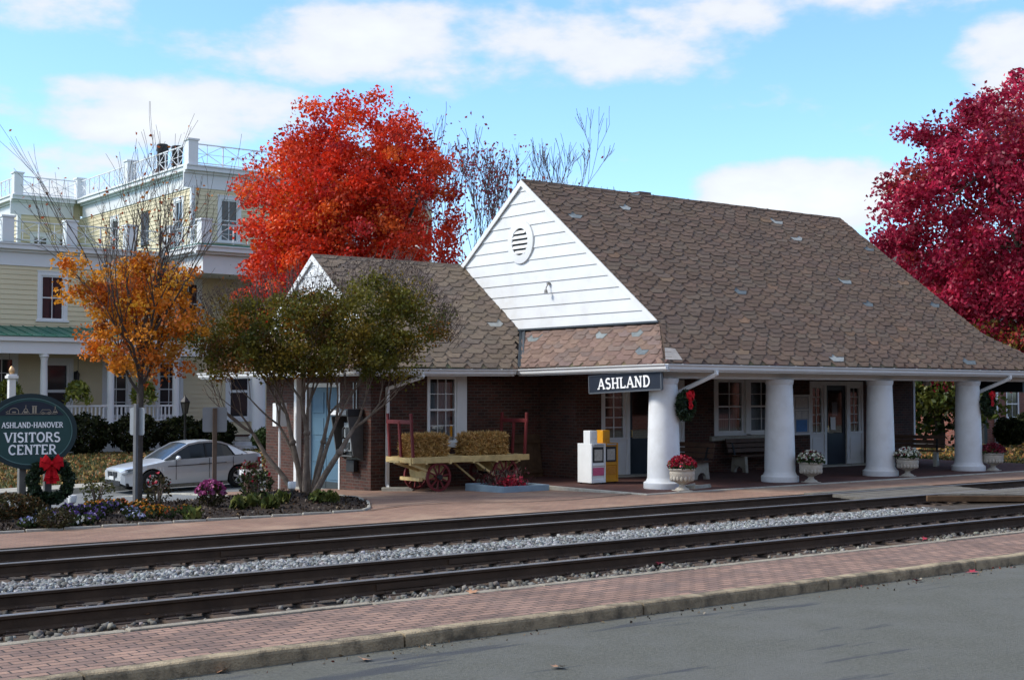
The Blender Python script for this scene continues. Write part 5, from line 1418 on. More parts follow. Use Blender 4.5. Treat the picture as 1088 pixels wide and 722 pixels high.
# ---- single fallen leaves on road and bricks
first = None
for (x, y, Z, c) in [(592, 707, -.27, 0), (388, 699, -.27, 0), (890, 617, -.27, 1), (972, 616, -.27, 1), (240, 711, -.27, 0), (503, 628, -.15, 0), (160, 652, -.15, 0), (700, 598, -.16, 1), (980, 572, -.14, 1), (214, 712, -.27, 0), (1030, 607, -.27, 1), (930, 610, -.27, 1)]:
    p = gnd(x, y, Z); b = MB(); s = U(.05, .085)
    out = [(0, -1.2), (.25, -.3), (.9, -.5), (.6, .05), (.95, .5), (.35, .45), (0, 1.1), (-.35, .45), (-.95, .5), (-.6, .05), (-.9, -.5), (-.25, -.3)]
    b.face([(q[0] * s, q[1] * s, .012 + .02 * abs(q[0]) + .01 * q[1]) for q in out])
    o = b.build('fallen_leaf', mat('leaf_red', (.33, .03, .05), .7) if c else mat('leaf_tan', (.42, .22, .12), .7))
    o.location = (p[0], p[1], Z + .002); o.rotation_euler = (U(-.3, .3), U(-.3, .3), U(0, 6))
    tag(o, 'dry red maple leaf fallen by the kerb or rails' if c else 'dry tan maple leaf fallen on the road or bricks', 'leaf', 'red fallen leaves' if c else 'tan fallen leaves')
# ------------------------------------------------------------------ trees and plants
M_leaf = leaf_mat('leaf', .38)
M_leafsh = leaf_mat('shrub_leaf', .2, .006)
def bark(name, c, stain=None): return mat(name, c, .92, .35, 7, .7, 30, stain=stain)
M_bark = bark('bark_grey', (.13, .115, .10)); M_barkg = bark('bark_greybrown', (.085, .07, .06)); M_barkd = bark('bark_dark', (.055, .045, .038)); M_twigp = bark('twig_purple', (.12, .085, .08)); M_twig = bark('twig', (.10, .075, .065))
M_barkpale = bark('bark_pale', (.20, .155, .12), stain=((.09, .065, .05), 5, .42, .68, .8))

def grow(b, p, d, L, r, depth, tips, spread=.55, nch=(2, 3), taper=.62, lf=.74, up=.12, seg=3, wob=.12, n=6, minr=.004, m=0):
    """recursive branch made of tubes; returns end points through tips"""
    pts = [Vector(p)]; rad = [r]; dd = Vector(d).normalized()
    for k in range(seg):
        dd = (dd + Vector((random.gauss(0, wob), random.gauss(0, wob), random.gauss(0, wob) + up * .5))).normalized()
        pts.append(pts[-1] + dd * L / seg); rad.append(max(minr, r * (1 - (1 - taper) * (k + 1) / seg)))
    b.tube(pts, rad, max(3, n), m, cap=depth == 0)
    tips.append((pts[-1], depth, dd.copy())); 
    if depth == 0: return
    for i in range(random.randint(*nch)):
        a = dd.orthogonal().normalized(); a = Matrix.Rotation(U(0, 6.283), 3, dd) @ a
        s = spread * U(.6, 1.25); nd = (dd * math.cos(s) + a * math.sin(s) + Vector((0, 0, up))).normalized()
        k = random.choice((seg, seg, max(1, seg - 1)))
        grow(b, pts[k], nd, L * lf * U(.75, 1.2), max(minr, rad[k] * U(.6, .8)), depth - 1, tips, spread, nch, taper, lf, up, seg, wob, n - 1, minr, m)

def shape_clumps(n, c, rad, inner=.35, squash=None, seed=0, lump=.16):
    """clump centres filling an uneven ellipsoid, denser near its surface"""
    out = []
    while len(out) < n:
        v = rng.normal(size=3); v /= np.linalg.norm(v)
        k = 1 + lump * NZ.noise((v[0] * 2.1 + seed, v[1] * 2.1, v[2] * 2.1)) * 2 + lump * .5 * NZ.noise((v[0] * 5 + seed, v[1] * 5, v[2] * 5)) * 2
        r = (inner + (1 - inner) * rng.uniform() ** .6) * k
        z = v[2] * r
        if squash and z < 0: z *= squash
        out.append((c[0] + rad[0] * v[0] * r, c[1] + rad[1] * v[1] * r, c[2] + rad[2] * z))
    return np.array(out)

def clump_leaves(C, per, cr, lsize, cols, w=None, jit=.18, flat=.75):
    """leaf positions and colours: each clump gets its own tone"""
    n = len(C) * per
    d = rng.normal(size=(n, 3)); d /= np.linalg.norm(d, axis=1)[:, None]
    rr = rng.uniform(0, 1, n) ** .45
    k = np.repeat(rng.uniform(.5, 1.4, len(C)), per)
    P = np.repeat(C, per, axis=0) + d * (rr * cr * k)[:, None] * np.array([1, 1, flat])
    base = pal(len(C), cols, w, .16)
    col = np.repeat(base, per, axis=0) * (1 + rng.normal(0, jit, (n, 1)))
    return P, rng.uniform(lsize * .65, lsize * 1.35, n), np.clip(col, .003, .9)

def limbs(b, base, C, r0, fork, n_main=7, rng_n=60, m=0, wig=.25, ns=8):
    """trunk to a fork, main limbs out to k clusters, twigs to clump centres"""
    base = Vector(base); fork = Vector(fork)
    mid = (base + fork) / 2 + Vector((U(-.1, .1), U(-.1, .1), 0))
    b.tube([base - Vector((0, 0, .2)), base + (mid - base) * .1, mid, fork], [r0 * 1.35, r0 * 1.1, r0 * .95, r0 * .85], ns + 4, m)
    C = np.asarray(C); heads = C[rng.choice(len(C), min(len(C), n_main), replace=False)]
    ends = []
    for h in heads:
        h = Vector(h); q = fork.lerp(h, .8); pts = [fork]
        for t in (.3, .6, 1): pts.append(fork.lerp(q, t) + Vector((U(-1, 1), U(-1, 1), U(0, 1.2))) * wig * (1 - t * .6))
        b.tube(pts, [r0 * .55, r0 * .42, r0 * .3, r0 * .16], ns, m); ends += [(pts[1], r0 * .42), (pts[2], r0 * .3), (pts[3], r0 * .16)]
    for c in C[rng.choice(len(C), min(len(C), rng_n), replace=False)]:
        c = Vector(c); e, r = min(ends, key=lambda x: (x[0] - c).length)
        mid = e.lerp(c, .5) + Vector((U(-1, 1), U(-1, 1), U(-.3, 1))) * wig * .5
        b.tube([e, mid, c], [r * .45, r * .28, .008], 5, m)

# ---- the red maple behind the station
def red_maple():
    x, y = 26.3, 43.9; z0 = g(x, y)
    t = thing('maple_tree', 'big scarlet and orange maple in full autumn leaf behind the station wing', 'tree', (x, y, z0))
    C = np.concatenate([shape_clumps(680, (x - .25, y, 8.25), (4.2, 4.1, 5.15), .2, .95, 3, .09), shape_clumps(120, (x - 1.3, y - .4, 5.5), (4.0, 3.6, 2.4), .3, 1, 5, .12)])
    b = MB(t.location); limbs(b, (x, y, z0), C, .26, (x + .1, y, 3.6), 9, 90); b.build('trunk', M_barkd, t)
    P, s, c = clump_leaves(C, 120, .62, .112, [(.66, .042, .014), (.72, .075, .018), (.56, .028, .014), (.74, .13, .022), (.46, .022, .022)], [.32, .26, .22, .1, .1])
    # leaf colour runs warmer on the left, deeper red on the right
    k = np.clip((P[:, 0] - x) / 4, -1, 1)[:, None] * -1
    c = c * (1 + np.array([[.04, .22, 0]]) * -k * -1)
    leaves('crown', P, s, np.clip(c, .003, .9), M_leaf, t, t.location)
red_maple()
# ---- the crimson maple at the right
def crimson():
    x, y = 43.6, 27.6; z0 = g(x, y)
    t = thing('maple_tree', 'tall deep crimson maple at the right end of the station roof', 'tree', (x, y, z0))
    C = np.concatenate([shape_clumps(520, (x + .2, y, 7.9), (5.2, 5.0, 5.4), .25, .95, 8, .09), shape_clumps(120, (x - .6, y, 4.4), (3.9, 4.2, 2.0), .3, 1, 9, .12)])
    b = MB(t.location); limbs(b, (x + 2.4, y - 1.4, z0), C, .3, (x + 1.8, y - .9, 2.9), 10, 110); b.build('trunk', M_barkd, t)
    P, s, c = clump_leaves(C, 125, .75, .14, [(.36, .014, .052), (.46, .022, .066), (.27, .012, .038), (.54, .035, .07), (.36, .05, .04)], [.34, .28, .22, .1, .06])
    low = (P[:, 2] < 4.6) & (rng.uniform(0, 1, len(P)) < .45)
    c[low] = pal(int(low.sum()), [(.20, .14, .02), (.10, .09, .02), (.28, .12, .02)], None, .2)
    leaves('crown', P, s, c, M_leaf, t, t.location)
crimson()

# ---- small orange maple with bare whips above
def orange():
    x, y = 10.62, 26.1; z0 = bedz(x, y)
    t = thing('maple_tree', 'young orange maple with bare whips above its leaves, in the flower bed', 'tree', (x, y, z0)); org = t.location
    b = MB(org); tips = []
    b.tube([(x, y, z0 - .2), (x, y, z0 + .1), (x + .01, y, 1.2), (x + .02, y, 2.3)], [.10, .078, .07, .066], 10)
    
    for i in range(15):
        a = i * 2.4 + U(-.3, .3); L = U(1.0, 1.65); el = U(.75, 1.3)
        d = Vector((math.cos(a) * math.cos(el), math.sin(a) * math.cos(el), math.sin(el)))
        grow(b, (x + .02, y, U(2.0, 3.2)), d, L, .034, 3, tips, .40, (2, 4), .62, .80, .12, 3, .08, 6, .0042)
    grow(b, (x + .02, y, 2.3), (0, 0, 1), 1.45, .06, 4, tips, .34, (2, 4), .62, .78, .14, 3, .07, 7, .0042)
    b.build('trunk', M_barkg, t)
    lo = [p for p, dp, d in tips if p.z < 4.7]
    C = np.concatenate([shape_clumps(105, (x + .05, y, 3.50), (1.36, 1.3, 1.2), .2, 1.0, 4, .24), np.array([tuple(p) for p in lo])[:70]])
    C = C[C[:, 2] < 4.75]
    P, s, c = clump_leaves(C, 80, .29, .066, [(.62, .22, .018), (.70, .30, .025), (.54, .15, .016), (.58, .27, .03), (.44, .11, .02)], [.34, .26, .2, .12, .08])
    ex = [tuple(p) for p, dp, d in tips if p.z > 4.2 and random.random() < .35]
    P2 = np.array(ex) + rng.normal(0, .05, (len(ex), 3)); s2 = rng.uniform(.05, .085, len(ex)); c2 = pal(len(ex), [(.36, .08, .03), (.45, .14, .02)], None, .2)
    leaves('crown', np.concatenate([P, P2]), np.concatenate([s, s2]), np.concatenate([c, c2]), M_leaf, t, org)
orange()

# ---- many-stemmed crape myrtle in front of the wing
def myrtle():
    x, y = 14.15, 25.55; z0 = bedz(x, y)
    t = thing('crape_myrtle', 'many-stemmed crape myrtle with pale bark and olive leaves before the station wing', 'tree', (x, y, z0)); org = t.location
    b = MB(org); tips = []
    RTv = Vector((RT[0], RT[1], 0)); FWv = Vector((FW[0], FW[1], 0))
    stems = [(-.42, .1, -.85, 1.15, .055), (-.2, .2, -.35, 1.5, .06), (-.12, -.1, .05, 1.6, .05), (.02, 0, -.12, 1.75, .06), (.10, .1, .30, 1.5, .05), (.16, -.15, .75, 1.25, .065), (.12, -.05, .45, 1.35, .05), (-.05, .25, -.55, 1.3, .045)]
    for (o, f, lean, h, r) in stems:
        p0 = Vector((x, y, z0 - .1)) + RTv * o * .55 + FWv * f
        k1 = p0 + RTv * lean * .38 + Vector((0, 0, h * .42)); k2 = p0 + RTv * (lean * .75 + U(-.08, .08)) + FWv * U(-.15, .15) + Vector((0, 0, h * .8)); k3 = p0 + RTv * lean * 1.15 + FWv * U(-.3, .3) + Vector((0, 0, h * 1.2))
        b.tube([p0, k1, k2, k3], [r * 1.15, r, r * .85, r * .62], 9)
        if random.random() < .8: b.ball(tuple(k2), r * 1.25, 6)     # old pruning knuckles
        for q in range(3):
            d = (k3 - k1).normalized() + RTv * (lean * .5 + U(-.75, .75)) + FWv * U(-.9, .9)
            grow(b, k3, d, U(.7, 1.0), r * .5, 2, tips, .42, (2, 3), .6, .7, .14, 3, .1, 6, .006)
    b.build('trunk', M_barkpale, t)
    def pos(u, f, z): return np.array([x, y, 0]) + np.outer(u, (RT[0], RT[1], 0)) + np.outer(f, (FW[0], FW[1], 0)) + np.outer(z, (0, 0, 1))
    TOPT = [(-2.9, 3.3), (-2.3, 3.8), (-1.4, 4.2), (0, 4.36), (.5, 4.45), (1.2, 4.65), (2, 4.8), (2.5, 4.35), (3.0, 3.6)]
    BOTT = [(-2.9, 3.0), (-1.5, 2.68), (0, 2.55), (1.2, 2.65), (2.2, 3.0), (3, 3.4)]
    C = []
    while len(C) < 310:
        u, f, zz = rng.uniform(-2.85, 2.95), rng.uniform(-1.7, 1.7), rng.uniform(2.35, 5.0)
        top = lerpt(TOPT, u) - .18 * f * f + .3 * NZ.noise((u * 1.5, f * 1.5, 2)) + .2 * NZ.noise((u * 4, f * 4, 5)) - .12; bot = lerpt(BOTT, u)
        if abs(f) > 1.7 * math.sqrt(max(0, 1 - (u / 3.1) ** 2)): continue
        if bot < zz < top: C.append((u, f, zz))
    C = np.array(C); Cw = pos(C[:, 0], C[:, 1], C[:, 2])
    tp = np.array([tuple(p) for p, dp, d in tips if 2.5 < p.z < 4.8]); Cw = np.concatenate([Cw, tp[rng.choice(len(tp), min(60, len(tp)), replace=False)]])
    P, s, c = clump_leaves(Cw, 120, .34, .056, [(.115, .108, .014), (.16, .138, .016), (.22, .15, .018), (.08, .085, .014), (.30, .13, .016), (.15, .08, .02)], [.3, .26, .16, .14, .07, .07], .22, .8)
    leaves('crown', P, s, c, M_leaf, t, org)
    tw = MB(org)
    for _ in range(420):     # seed-head twigs above the leaves
        u = rng.uniform(-2.6, 3.1); f = rng.uniform(-1.2, 1.2); zt = lerpt(TOPT, u) + rng.uniform(-.6, .02)
        q = Vector(tuple(pos([u], [f], [zt])[0])); d = Vector((U(-.25, .25), U(-.25, .25), 1)) + RTv * u * .22
        e = q + d.normalized() * U(.3, .6); tw.tube([q, q.lerp(e, .5) + Vector((U(-.03, .03), U(-.03, .03), 0)), e], [.006, .005, .003], 4)
        for k in range(3):
            o = q.lerp(e, U(.6, 1)); tw.tube([o, o + Vector((U(-.1, .1), U(-.1, .1), U(.03, .12)))], [.003, .0025], 3)
    tw.build('twigs', M_twig, t)
    n = 2600; u = rng.uniform(-2.6, 3.2, n); P = pos(u, rng.uniform(-1.3, 1.3, n), np.array([lerpt(TOPT, q) for q in u]) + .02 + rng.normal(0, .2, n))
    leaves('seed_heads', P, rng.uniform(.02, .045, n), pal(n, [(.055, .03, .028), (.08, .045, .03), (.035, .022, .02)], None, .2), M_leafd, t, org)
myrtle()

# ---- bare and nearly bare trees beyond the roof
def bare(x, y, H, label, r, seed, leafc=None, nl=0, sp=.36, spread=1.0):
    random.seed(seed); z0 = g(x, y)
    t = thing('bare_tree', label, 'tree', (x, y, z0)); org = t.location
    b = MB(org); tips = []
    b.tube([(x, y, z0 - .2), (x, y, z0 + H * .3)], [r, r * .8], 8)
    for i in range(7):
        a = i * .9 + U(-.2, .2); e = U(.95, 1.4)
        grow(b, (x, y, z0 + H * U(.22, .36)), (math.cos(a) * math.cos(e) * spread, math.sin(a) * math.cos(e) * spread, math.sin(e)), H * .25, r * .5, 5, tips, sp, (2, 3), .6, .72, .17, 3, .07, 7, .011)
    b.build('trunk', M_twigp, t)
    if nl:
        T = [p for p, dp, d in tips if dp <= 2]; P = np.array([tuple(T[random.randrange(len(T))]) for _ in range(nl)]) + rng.normal(0, .28, (nl, 3))
        leaves('crown', P, rng.uniform(.10, .18, nl), pal(nl, leafc, None, .2), M_leaf, t, org)
RL = [(.26, .03, .045), (.34, .06, .05), (.18, .03, .04)]
bare(37.2, 51.6, 14.2, 'nearly bare tree with a few purplish red leaves beside the scarlet maple', .2, 5, RL, 1300)
bare(43.0, 53.6, 13.6, 'bare grey tree beyond the peak of the white gable', .2, 9, RL, 60, .42, 1.25)
bare(48.4, 56.8, 13.0, 'bare leafless tree beyond the roof ridge, right of the gable peak', .2, 13, None, 0, .36, 1.3)
random.seed(77)
# ---- a broad green tree seen through the open end of the porch
def green(x, y, z1, rx, rz, label, cols, n=90, per=90, ls=.2):
    z0 = g(x, y); t = thing('broadleaf_tree', label, 'tree', (x, y, z0)); org = t.location
    C = shape_clumps(n, (x, y, z1), (rx, rx, rz), .3, .9, x, .15); b = MB(org); limbs(b, (x, y, z0), C, .22, (x, y, z1 - rz * .6), 6, 40); b.build('trunk', M_barkd, t)
    P, s, c = clump_leaves(C, per, .8, ls, cols); leaves('crown', P, s, c, M_leaf, t, org)
GC = [(.05, .08, .015), (.08, .11, .02), (.12, .13, .025), (.035, .06, .015)]
green(47.6, 33.4, 2.6, 2.3, 2.3, 'yellow-green tree seen through the open end of the porch', GC, 110)
green(66, 44, 4.2, 4.5, 3.8, 'dark green tree behind the brick house at the right', [(.03, .05, .015), (.05, .07, .02)], 80)
green(5, 62, 4, 4.5, 4, 'dark green tree beyond the left end of the yellow house', [(.03, .05, .015), (.05, .07, .02)], 80)

# ---- shrubs and bed planting
def shrub(name, label, x, y, r, h, cols, n, ls, group=None, fl=None, nf=0, fs=.06, z=None, cat='shrub', up=0):
    z0 = (bedz(x, y) if inpoly(x, y) else g(x, y)) if z is None else z
    t = thing(name, label, cat, (x, y, z0), 0, group); org = t.location
    b = MB(org)
    for _ in range(7):
        a = U(0, 6.28); b.tube([(x, y, z0 - .05), (x + r * .3 * math.cos(a), y + r * .3 * math.sin(a), z0 + h * .45), (x + r * .6 * math.cos(a), y + r * .6 * math.sin(a), z0 + h * .8)], [.018, .012, .005], 5)
    b.build('stem', M_twig, t)
    v = rng.normal(size=(n, 3)); v /= np.linalg.norm(v, axis=1)[:, None]; k = rng.uniform(.45, 1, n) ** .5
    lump = np.array([1 + .22 * NZ.noise((q[0] * 2.4 + x, q[1] * 2.4 + y, q[2] * 2.4)) for q in v])
    P = np.stack([x + r * v[:, 0] * k * lump, y + r * v[:, 1] * k * lump, z0 + h * .5 + h * .5 * v[:, 2] * k * lump], 1); P[:, 2] = np.maximum(P[:, 2], z0 + .02)
    leaves('foliage', P, rng.uniform(ls * .7, ls * 1.3, n), pal(n, cols, None, .25), M_leafsh, t, org, aspect=1.8, up=up)
    if nf:
        v = rng.normal(size=(nf, 3)); v[:, 2] = np.abs(v[:, 2]) * .9 + .05; v /= np.linalg.norm(v, axis=1)[:, None]
        P = np.stack([x + r * 1.02 * v[:, 0], y + r * 1.02 * v[:, 1], z0 + h * .5 + h * .53 * v[:, 2]], 1)
        leaves('flowers', P, rng.uniform(fs * .7, fs * 1.3, nf), pal(nf, fl, None, .2), M_petal, t, org, aspect=1.1)
    return t
DG = [(.020, .026, .010), (.032, .036, .013), (.013, .017, .008)]
MG = [(.035, .055, .02), (.055, .07, .022), (.025, .04, .016)]
OL = [(.05, .045, .02), (.07, .05, .025), (.035, .035, .015)]
# foundation evergreens along the yellow house porch
for i, (px, Y_, r, h) in enumerate([(16.9, 53.9, 1.0, 1.5), (19.6, 53.7, 1.05, 1.6), (21.6, 53.5, 1.05, 1.65), (23.5, 53.4, .95, 1.5), (24.9, 53.2, .95, 1.45), (14.8, 54, 1.2, 1.6)]):
    shrub('evergreen_bush', 'dark clipped evergreen bush along the porch of the yellow house', px, Y_, r, h, DG, 2600, .13, 'bushes along the yellow house porch')
shrub('fern_shrub', 'feathery bright green shrub by the steps of the yellow house', 27.0, 52.2, .75, 1.0, [(.05, .08, .03), (.07, .1, .04)], 1500, .14, up=1)
for i, (x, y, r, h, lab) in enumerate([(51.4, 32.6, .6, 1.2, 'dark green bush behind the column farthest right'), (54.8, 33.2, 1.5, 1.5, 'broad dark bush under the window of the brick house'), (44.5, 25.0, 1.9, .75, 'low spreading green shrub on the grass beyond the last urn')]):
    shrub('evergreen_bush', lab, x, y, r, h, MG if i == 2 else DG, 3000, .14)
# planting in the bed
shrub('rose_bush', 'leggy rose bush with two red blooms, right of the orange tree', *gnd(169, 536, .0), .26, .62, OL, 230, .06, None, RED, 10, .08)
shrub('leafy_shrub', 'loose olive shrub left of the orange tree, in front of the silver car', *gnd(105, 534, .0), .32, .62, [(.06, .065, .025), (.09, .085, .03)], 300, .055)
shrub('leafy_shrub', 'tall brown-green shrub on the left edge of the picture', *gnd(14, 552, -.02), .55, .42, OL + [(.10, .05, .02)], 1300, .06)
shrub('mum_plant', 'round shrub of magenta blooms below the wooden sign post', *gnd(225, 534, .05), .27, .48, OL, 420, .06, None, [(.28, .04, .16), (.2, .03, .1), (.34, .08, .2)], 190, .07)
shrub('rose_bush', 'olive rose bush between the magenta blooms and the pale stems', *gnd(273, 527, .1), .36, .62, MG + OL, 520, .06, None, RED, 10, .07)
shrub('leafy_shrub', 'small copper-leaved shrub in the middle of the pansies', *gnd(60, 560, .0), .3, .32, OL, 520, .05)
LL = [(.08, .095, .025), (.11, .115, .03), (.05, .07, .02)]
for (x, y) in [(255, 533), (270, 531), (288, 533), (300, 530), (352, 527), (205, 543), (338, 529)]:
    q = gnd(x, y, .12); shrub('lily_clump', 'low clump of strappy yellow-green leaves on the mulch mound', q[0], q[1], .15, .22, LL, 70, .12, 'strappy leaf clumps on the mound', cat='plant', up=1.8)
# pansies
VIO = [(.12, .07, .24), (.07, .03, .16), (.2, .15, .36)]; BLU = [(.26, .28, .44), (.2, .2, .38), (.34, .36, .48)]; ORA = [(.42, .14, .01), (.48, .21, .02), (.28, .06, .02)]; WH = [(.6, .6, .58), (.7, .7, .66)]
def pansy(px, py, fl, label, group):
    q = gnd(px, py, .0); q = (q[0], max(q[1], 21.5 + U(0, .25))); shrub('pansy_plant', label, q[0], q[1], U(.12, .17), U(.13, .20), MG, 150, .045, group, fl, 20, .055, cat='flowers')
for (x, y) in [(78, 550), (86, 546), (96, 545), (104, 551), (62, 552), (113, 546), (38, 541), (74, 542), (120, 541), (98, 556)]: pansy(x, y, VIO, 'small violet pansy plant in the mulch by the big wreath', 'violet pansies')
for (x, y) in [(56, 556), (64, 559), (52, 562), (70, 562), (146, 551), (140, 548), (60, 566), (48, 551)]: pansy(x, y, BLU, 'small pale blue pansy plant in the mulch', 'pale blue pansies')
for (x, y) in [(92, 560), (96, 563), (101, 559)]: pansy(x, y, WH, 'small white pansy plant near the bed edging', 'white pansies')
for (x, y) in [(28, 545), (110, 537), (120, 536), (130, 537), (146, 540), (152, 536), (165, 549), (170, 545), (160, 543), (98, 540), (10, 566), (180, 549), (196, 545)]: pansy(x, y, ORA, 'small orange pansy plant in the mulch', 'orange pansies')
# ------------------------------------------------------------------ silver saloon car
def car():
    # local: x = 0 at the nose .. 4.5 at the tail, y across (near side negative), z from the street
    CX, CY = 14.36, 37.13; z0 = g(15.1, 36.4) + .004
    t = thing('parked_car', 'silver four-door saloon car parked on the street behind the flower bed', 'car', (CX, CY, z0)); t.scale = (.955, .97, .965)
    t.rotation_euler.y = -.018
    M_paint = mat('silver_paint', (.60, .62, .64), .3, .03, 3, metal=.35, spec=.5, coat=.6); M_glassc = mat('car_glass', (.018, .022, .024), .12, .1, 3, spec=.35)
    M_tyre = mat('tyre', (.016, .016, .017), .85, .2, 8); M_alloy = mat('alloy', (.60, .61, .63), .35, .1, 5, metal=.3); M_plastic = mat('car_plastic', (.02, .02, .022), .6, .2)
    WB0, WB1, RW = .86, 3.62, .325; AR = .375
    belt = [(0, .62), (.12, .70), (.5, .765), (1.0, .84), (1.35, .90), (1.9, .925), (2.6, .945), (3.3, .965), (3.8, .985), (4.2, 1.0), (4.42, .985), (4.5, .93)]
    halfw = [(0, .60), (.1, .70), (.3, .79), (.7, .865), (1.2, .885), (2.4, .895), (3.4, .89), (3.9, .865), (4.3, .79), (4.45, .72), (4.5, .66)]
    sill = lambda x: lerpt([(0, .30), (.15, .22), (.5, .20), (1.3, .22), (3.2, .23), (4.1, .26), (4.5, .34)], x)
    def bot(x):
        z = sill(x)
        for c in (WB0, WB1):
            if abs(x - c) < AR: z = max(z, RW + math.sqrt(AR ** 2 - (x - c) ** 2))
        return z
    xs_ = sorted(set([round(v, 3) for v in np.linspace(0, 4.5, 46)] + [round(c + AR * math.cos(a), 3) for c in (WB0, WB1) for a in np.linspace(0, math.pi, 13)]))
    lev = [0, .2, .42, .6, .74, .86, .95, 1.0]
    b = MB(); rows = []
    for x in xs_:
        zb, zt, w_ = bot(x), lerpt(belt, x), lerpt(halfw, x); r = []
        for k in lev:
            z = zb + (zt - zb) * k; h = (z - .2) / .75
            off = w_ * (1 - .05 * (1 - min(1, h / .5)) ** 2 * (1 if h < .5 else 0) - .075 * max(0, (h - .5) / .5) ** 1.6) - (.012 if .60 < h < .66 else 0)
            r.append((x, off, z))
        rows.append(r)
    for s in (-1, 1):
        for a, c in zip(rows, rows[1:]):
            for k in range(len(lev) - 1):
                f = [(a[k][0], s * a[k][1], a[k][2]), (c[k][0], s * c[k][1], c[k][2]), (c[k + 1][0], s * c[k + 1][1], c[k + 1][2]), (a[k + 1][0], s * a[k + 1][1], a[k + 1][2])]
                b.face(f if s < 0 else f[::-1], 0, sm=True)
    for a, c in zip(rows, rows[1:]):         # bonnet, boot and the deck below the glass
        n = 8
        for j in range(n):
            u0, u1 = -1 + 2 * j / n, -1 + 2 * (j + 1) / n; cr = .045
            q = lambda p, u: (p[-1][0], u * p[-1][1], p[-1][2] + cr * (1 - abs(u) ** 2.2))
            b.face([q(a, u0), q(c, u0), q(c, u1), q(a, u1)], 0, sm=True)
    for r, rev in ((rows[0], True), (rows[-1], False)):
        for k in range(len(lev) - 1):
            f = [(r[k][0], -r[k][1], r[k][2]), (r[k][0], r[k][1], r[k][2]), (r[k + 1][0], r[k + 1][1], r[k + 1][2]), (r[k + 1][0], -r[k + 1][1], r[k + 1][2])]
            b.face(f[::-1] if rev else f, 0)
        f = [(r[-1][0], u * r[-1][1], r[-1][2] + (.045 * (1 - abs(u) ** 2.2) if abs(u) < 1 else 0)) for u in (-1, -.5, 0, .5, 1)]; b.face(f if not rev else f[::-1], 0)
    body = b.build('body', M_paint, t, sharp=50)
    b = MB(); b.box(.12, 4.4, -.72, .72, .2, .3); b.box(.35, 1.4, -.80, .80, .3, .55); b.box(3.1, 4.1, -.80, .80, .3, .6); b.build('underbody', M_plastic, t)
    # cabin: glass house with painted roof and pillars
    top = [(1.28, .90, .70), (1.72, 1.16, .655), (2.08, 1.335, .60), (2.45, 1.39, .585), (2.85, 1.395, .575), (3.15, 1.36, .57), (3.45, 1.26, .585), (3.78, 1.09, .63), (3.98, 1.0, .68)]
    bz = lambda x: lerpt(belt, x) - .01
    def bw(x): return lerpt(halfw, x) * .925
    b = MB(); T2 = top
    for (xa, za, wa), (xc, zc, wc) in zip(T2, T2[1:]):
        for s in (-1, 1):
            f = [(xa, s * bw(xa), bz(xa)), (xc, s * bw(xc), bz(xc)), (xc, s * wc, zc), (xa, s * wa, za)]
            b.face(f if s < 0 else f[::-1])
        n = 6
        for j in range(n):
            u0, u1 = -1 + 2 * j / n, -1 + 2 * (j + 1) / n; q = lambda x, z, w_, u: (x, u * w_, z + .04 * (1 - u * u) * min(1, (z - .88) * 3))
            b.face([q(xa, za, wa, u0), q(xc, zc, wc, u0), q(xc, zc, wc, u1), q(xa, za, wa, u1)], 0, sm=True)
    b.build('windows', M_glassc, t, sharp=30)
    b = MB()
    R2 = [p for p in top if 2.0 < p[0] < 3.3]
    for (xa, za, wa), (xc, zc, wc) in zip(R2, R2[1:]):
        n = 8
        for j in range(n):
            u0, u1 = -1 + 2 * j / n, -1 + 2 * (j + 1) / n; q = lambda x, z, w_, u: (x, u * (w_ + .015), z + .012 + .04 * (1 - u * u))
            b.face([q(xa, za, wa, u0), q(xc, zc, wc, u0), q(xc, zc, wc, u1), q(xa, za, wa, u1)], 0, sm=True)
    for s in (-1, 1):    # roof rails / pillars as painted strips along the roof edge
        pts = [(x, s * (w_ + .012), z + .004) for x, z, w_ in top]
        for p, q in zip(pts, pts[1:]): b.bar(p, q, .05, .055)
        b.bar((2.62, s * (.575 + .04), 1.37), (2.58, s * bw(2.58), .95), .06, .02, up=(0, 1, 0), m=1)
        # broad rear pillar
        b.prism([(3.52, s * (bw(3.52) + .008), .985), (3.99, s * (.70 + .008), .99), (3.80, s * .645, 1.095), (3.46, s * .603, 1.27), (3.36, s * .597, 1.285)], (0, s * .012, 0))
    b.build('roof', [M_paint, M_plastic], t, sharp=40)
    for s in (-1, 1):
        b = MB(); b.ball((0, 0, 0), .1, 8); o = b.build('mirror', M_paint, t); o.location = (1.62, s * .98, .97); o.scale = (.75, 1.1, .75)
        b = MB(); b.bar((.42 + .92, s * .868, .735), (3.2, s * .898, .775), .016, .02); b.build('side_trim', M_plastic, t)
        for x in (1.58, 2.64, 3.42): b = MB(); b.bar((x, s * .897, .34), (x + .02, s * .868, .93), .012, .012, up=(1, 0, 0)); b.build('door_seam', M_plastic, t)
        for x in (2.42, 3.26): b = MB(); b.bar((x - .1, s * .893, .80), (x + .1, s * .893, .805), .025, .035); b.build('door_handle', M_paint, t)
        b = MB(); b.prism([(.06, s * .52, .52), (.07, s * .70, .54), (.32, s * .83, .60), (.36, s * .815, .70), (.14, s * .72, .69), (.05, s * .53, .64)], (-.03, s * .02, .0)); b.build('headlight', mat('headlamp', (.10, .115, .13), .12, .1, 5, spec=.6), t)
        b = MB(); b.prism([(4.5, s * .45, .70), (4.5, s * .68, .70), (4.3, s * .80, .72), (4.3, s * .80, .88), (4.5, s * .66, .88), (4.5, s * .45, .86)], (.012, s * .012, 0)); b.build('tail_light', mat('tail_red', (.3, .01, .012), .2), t)
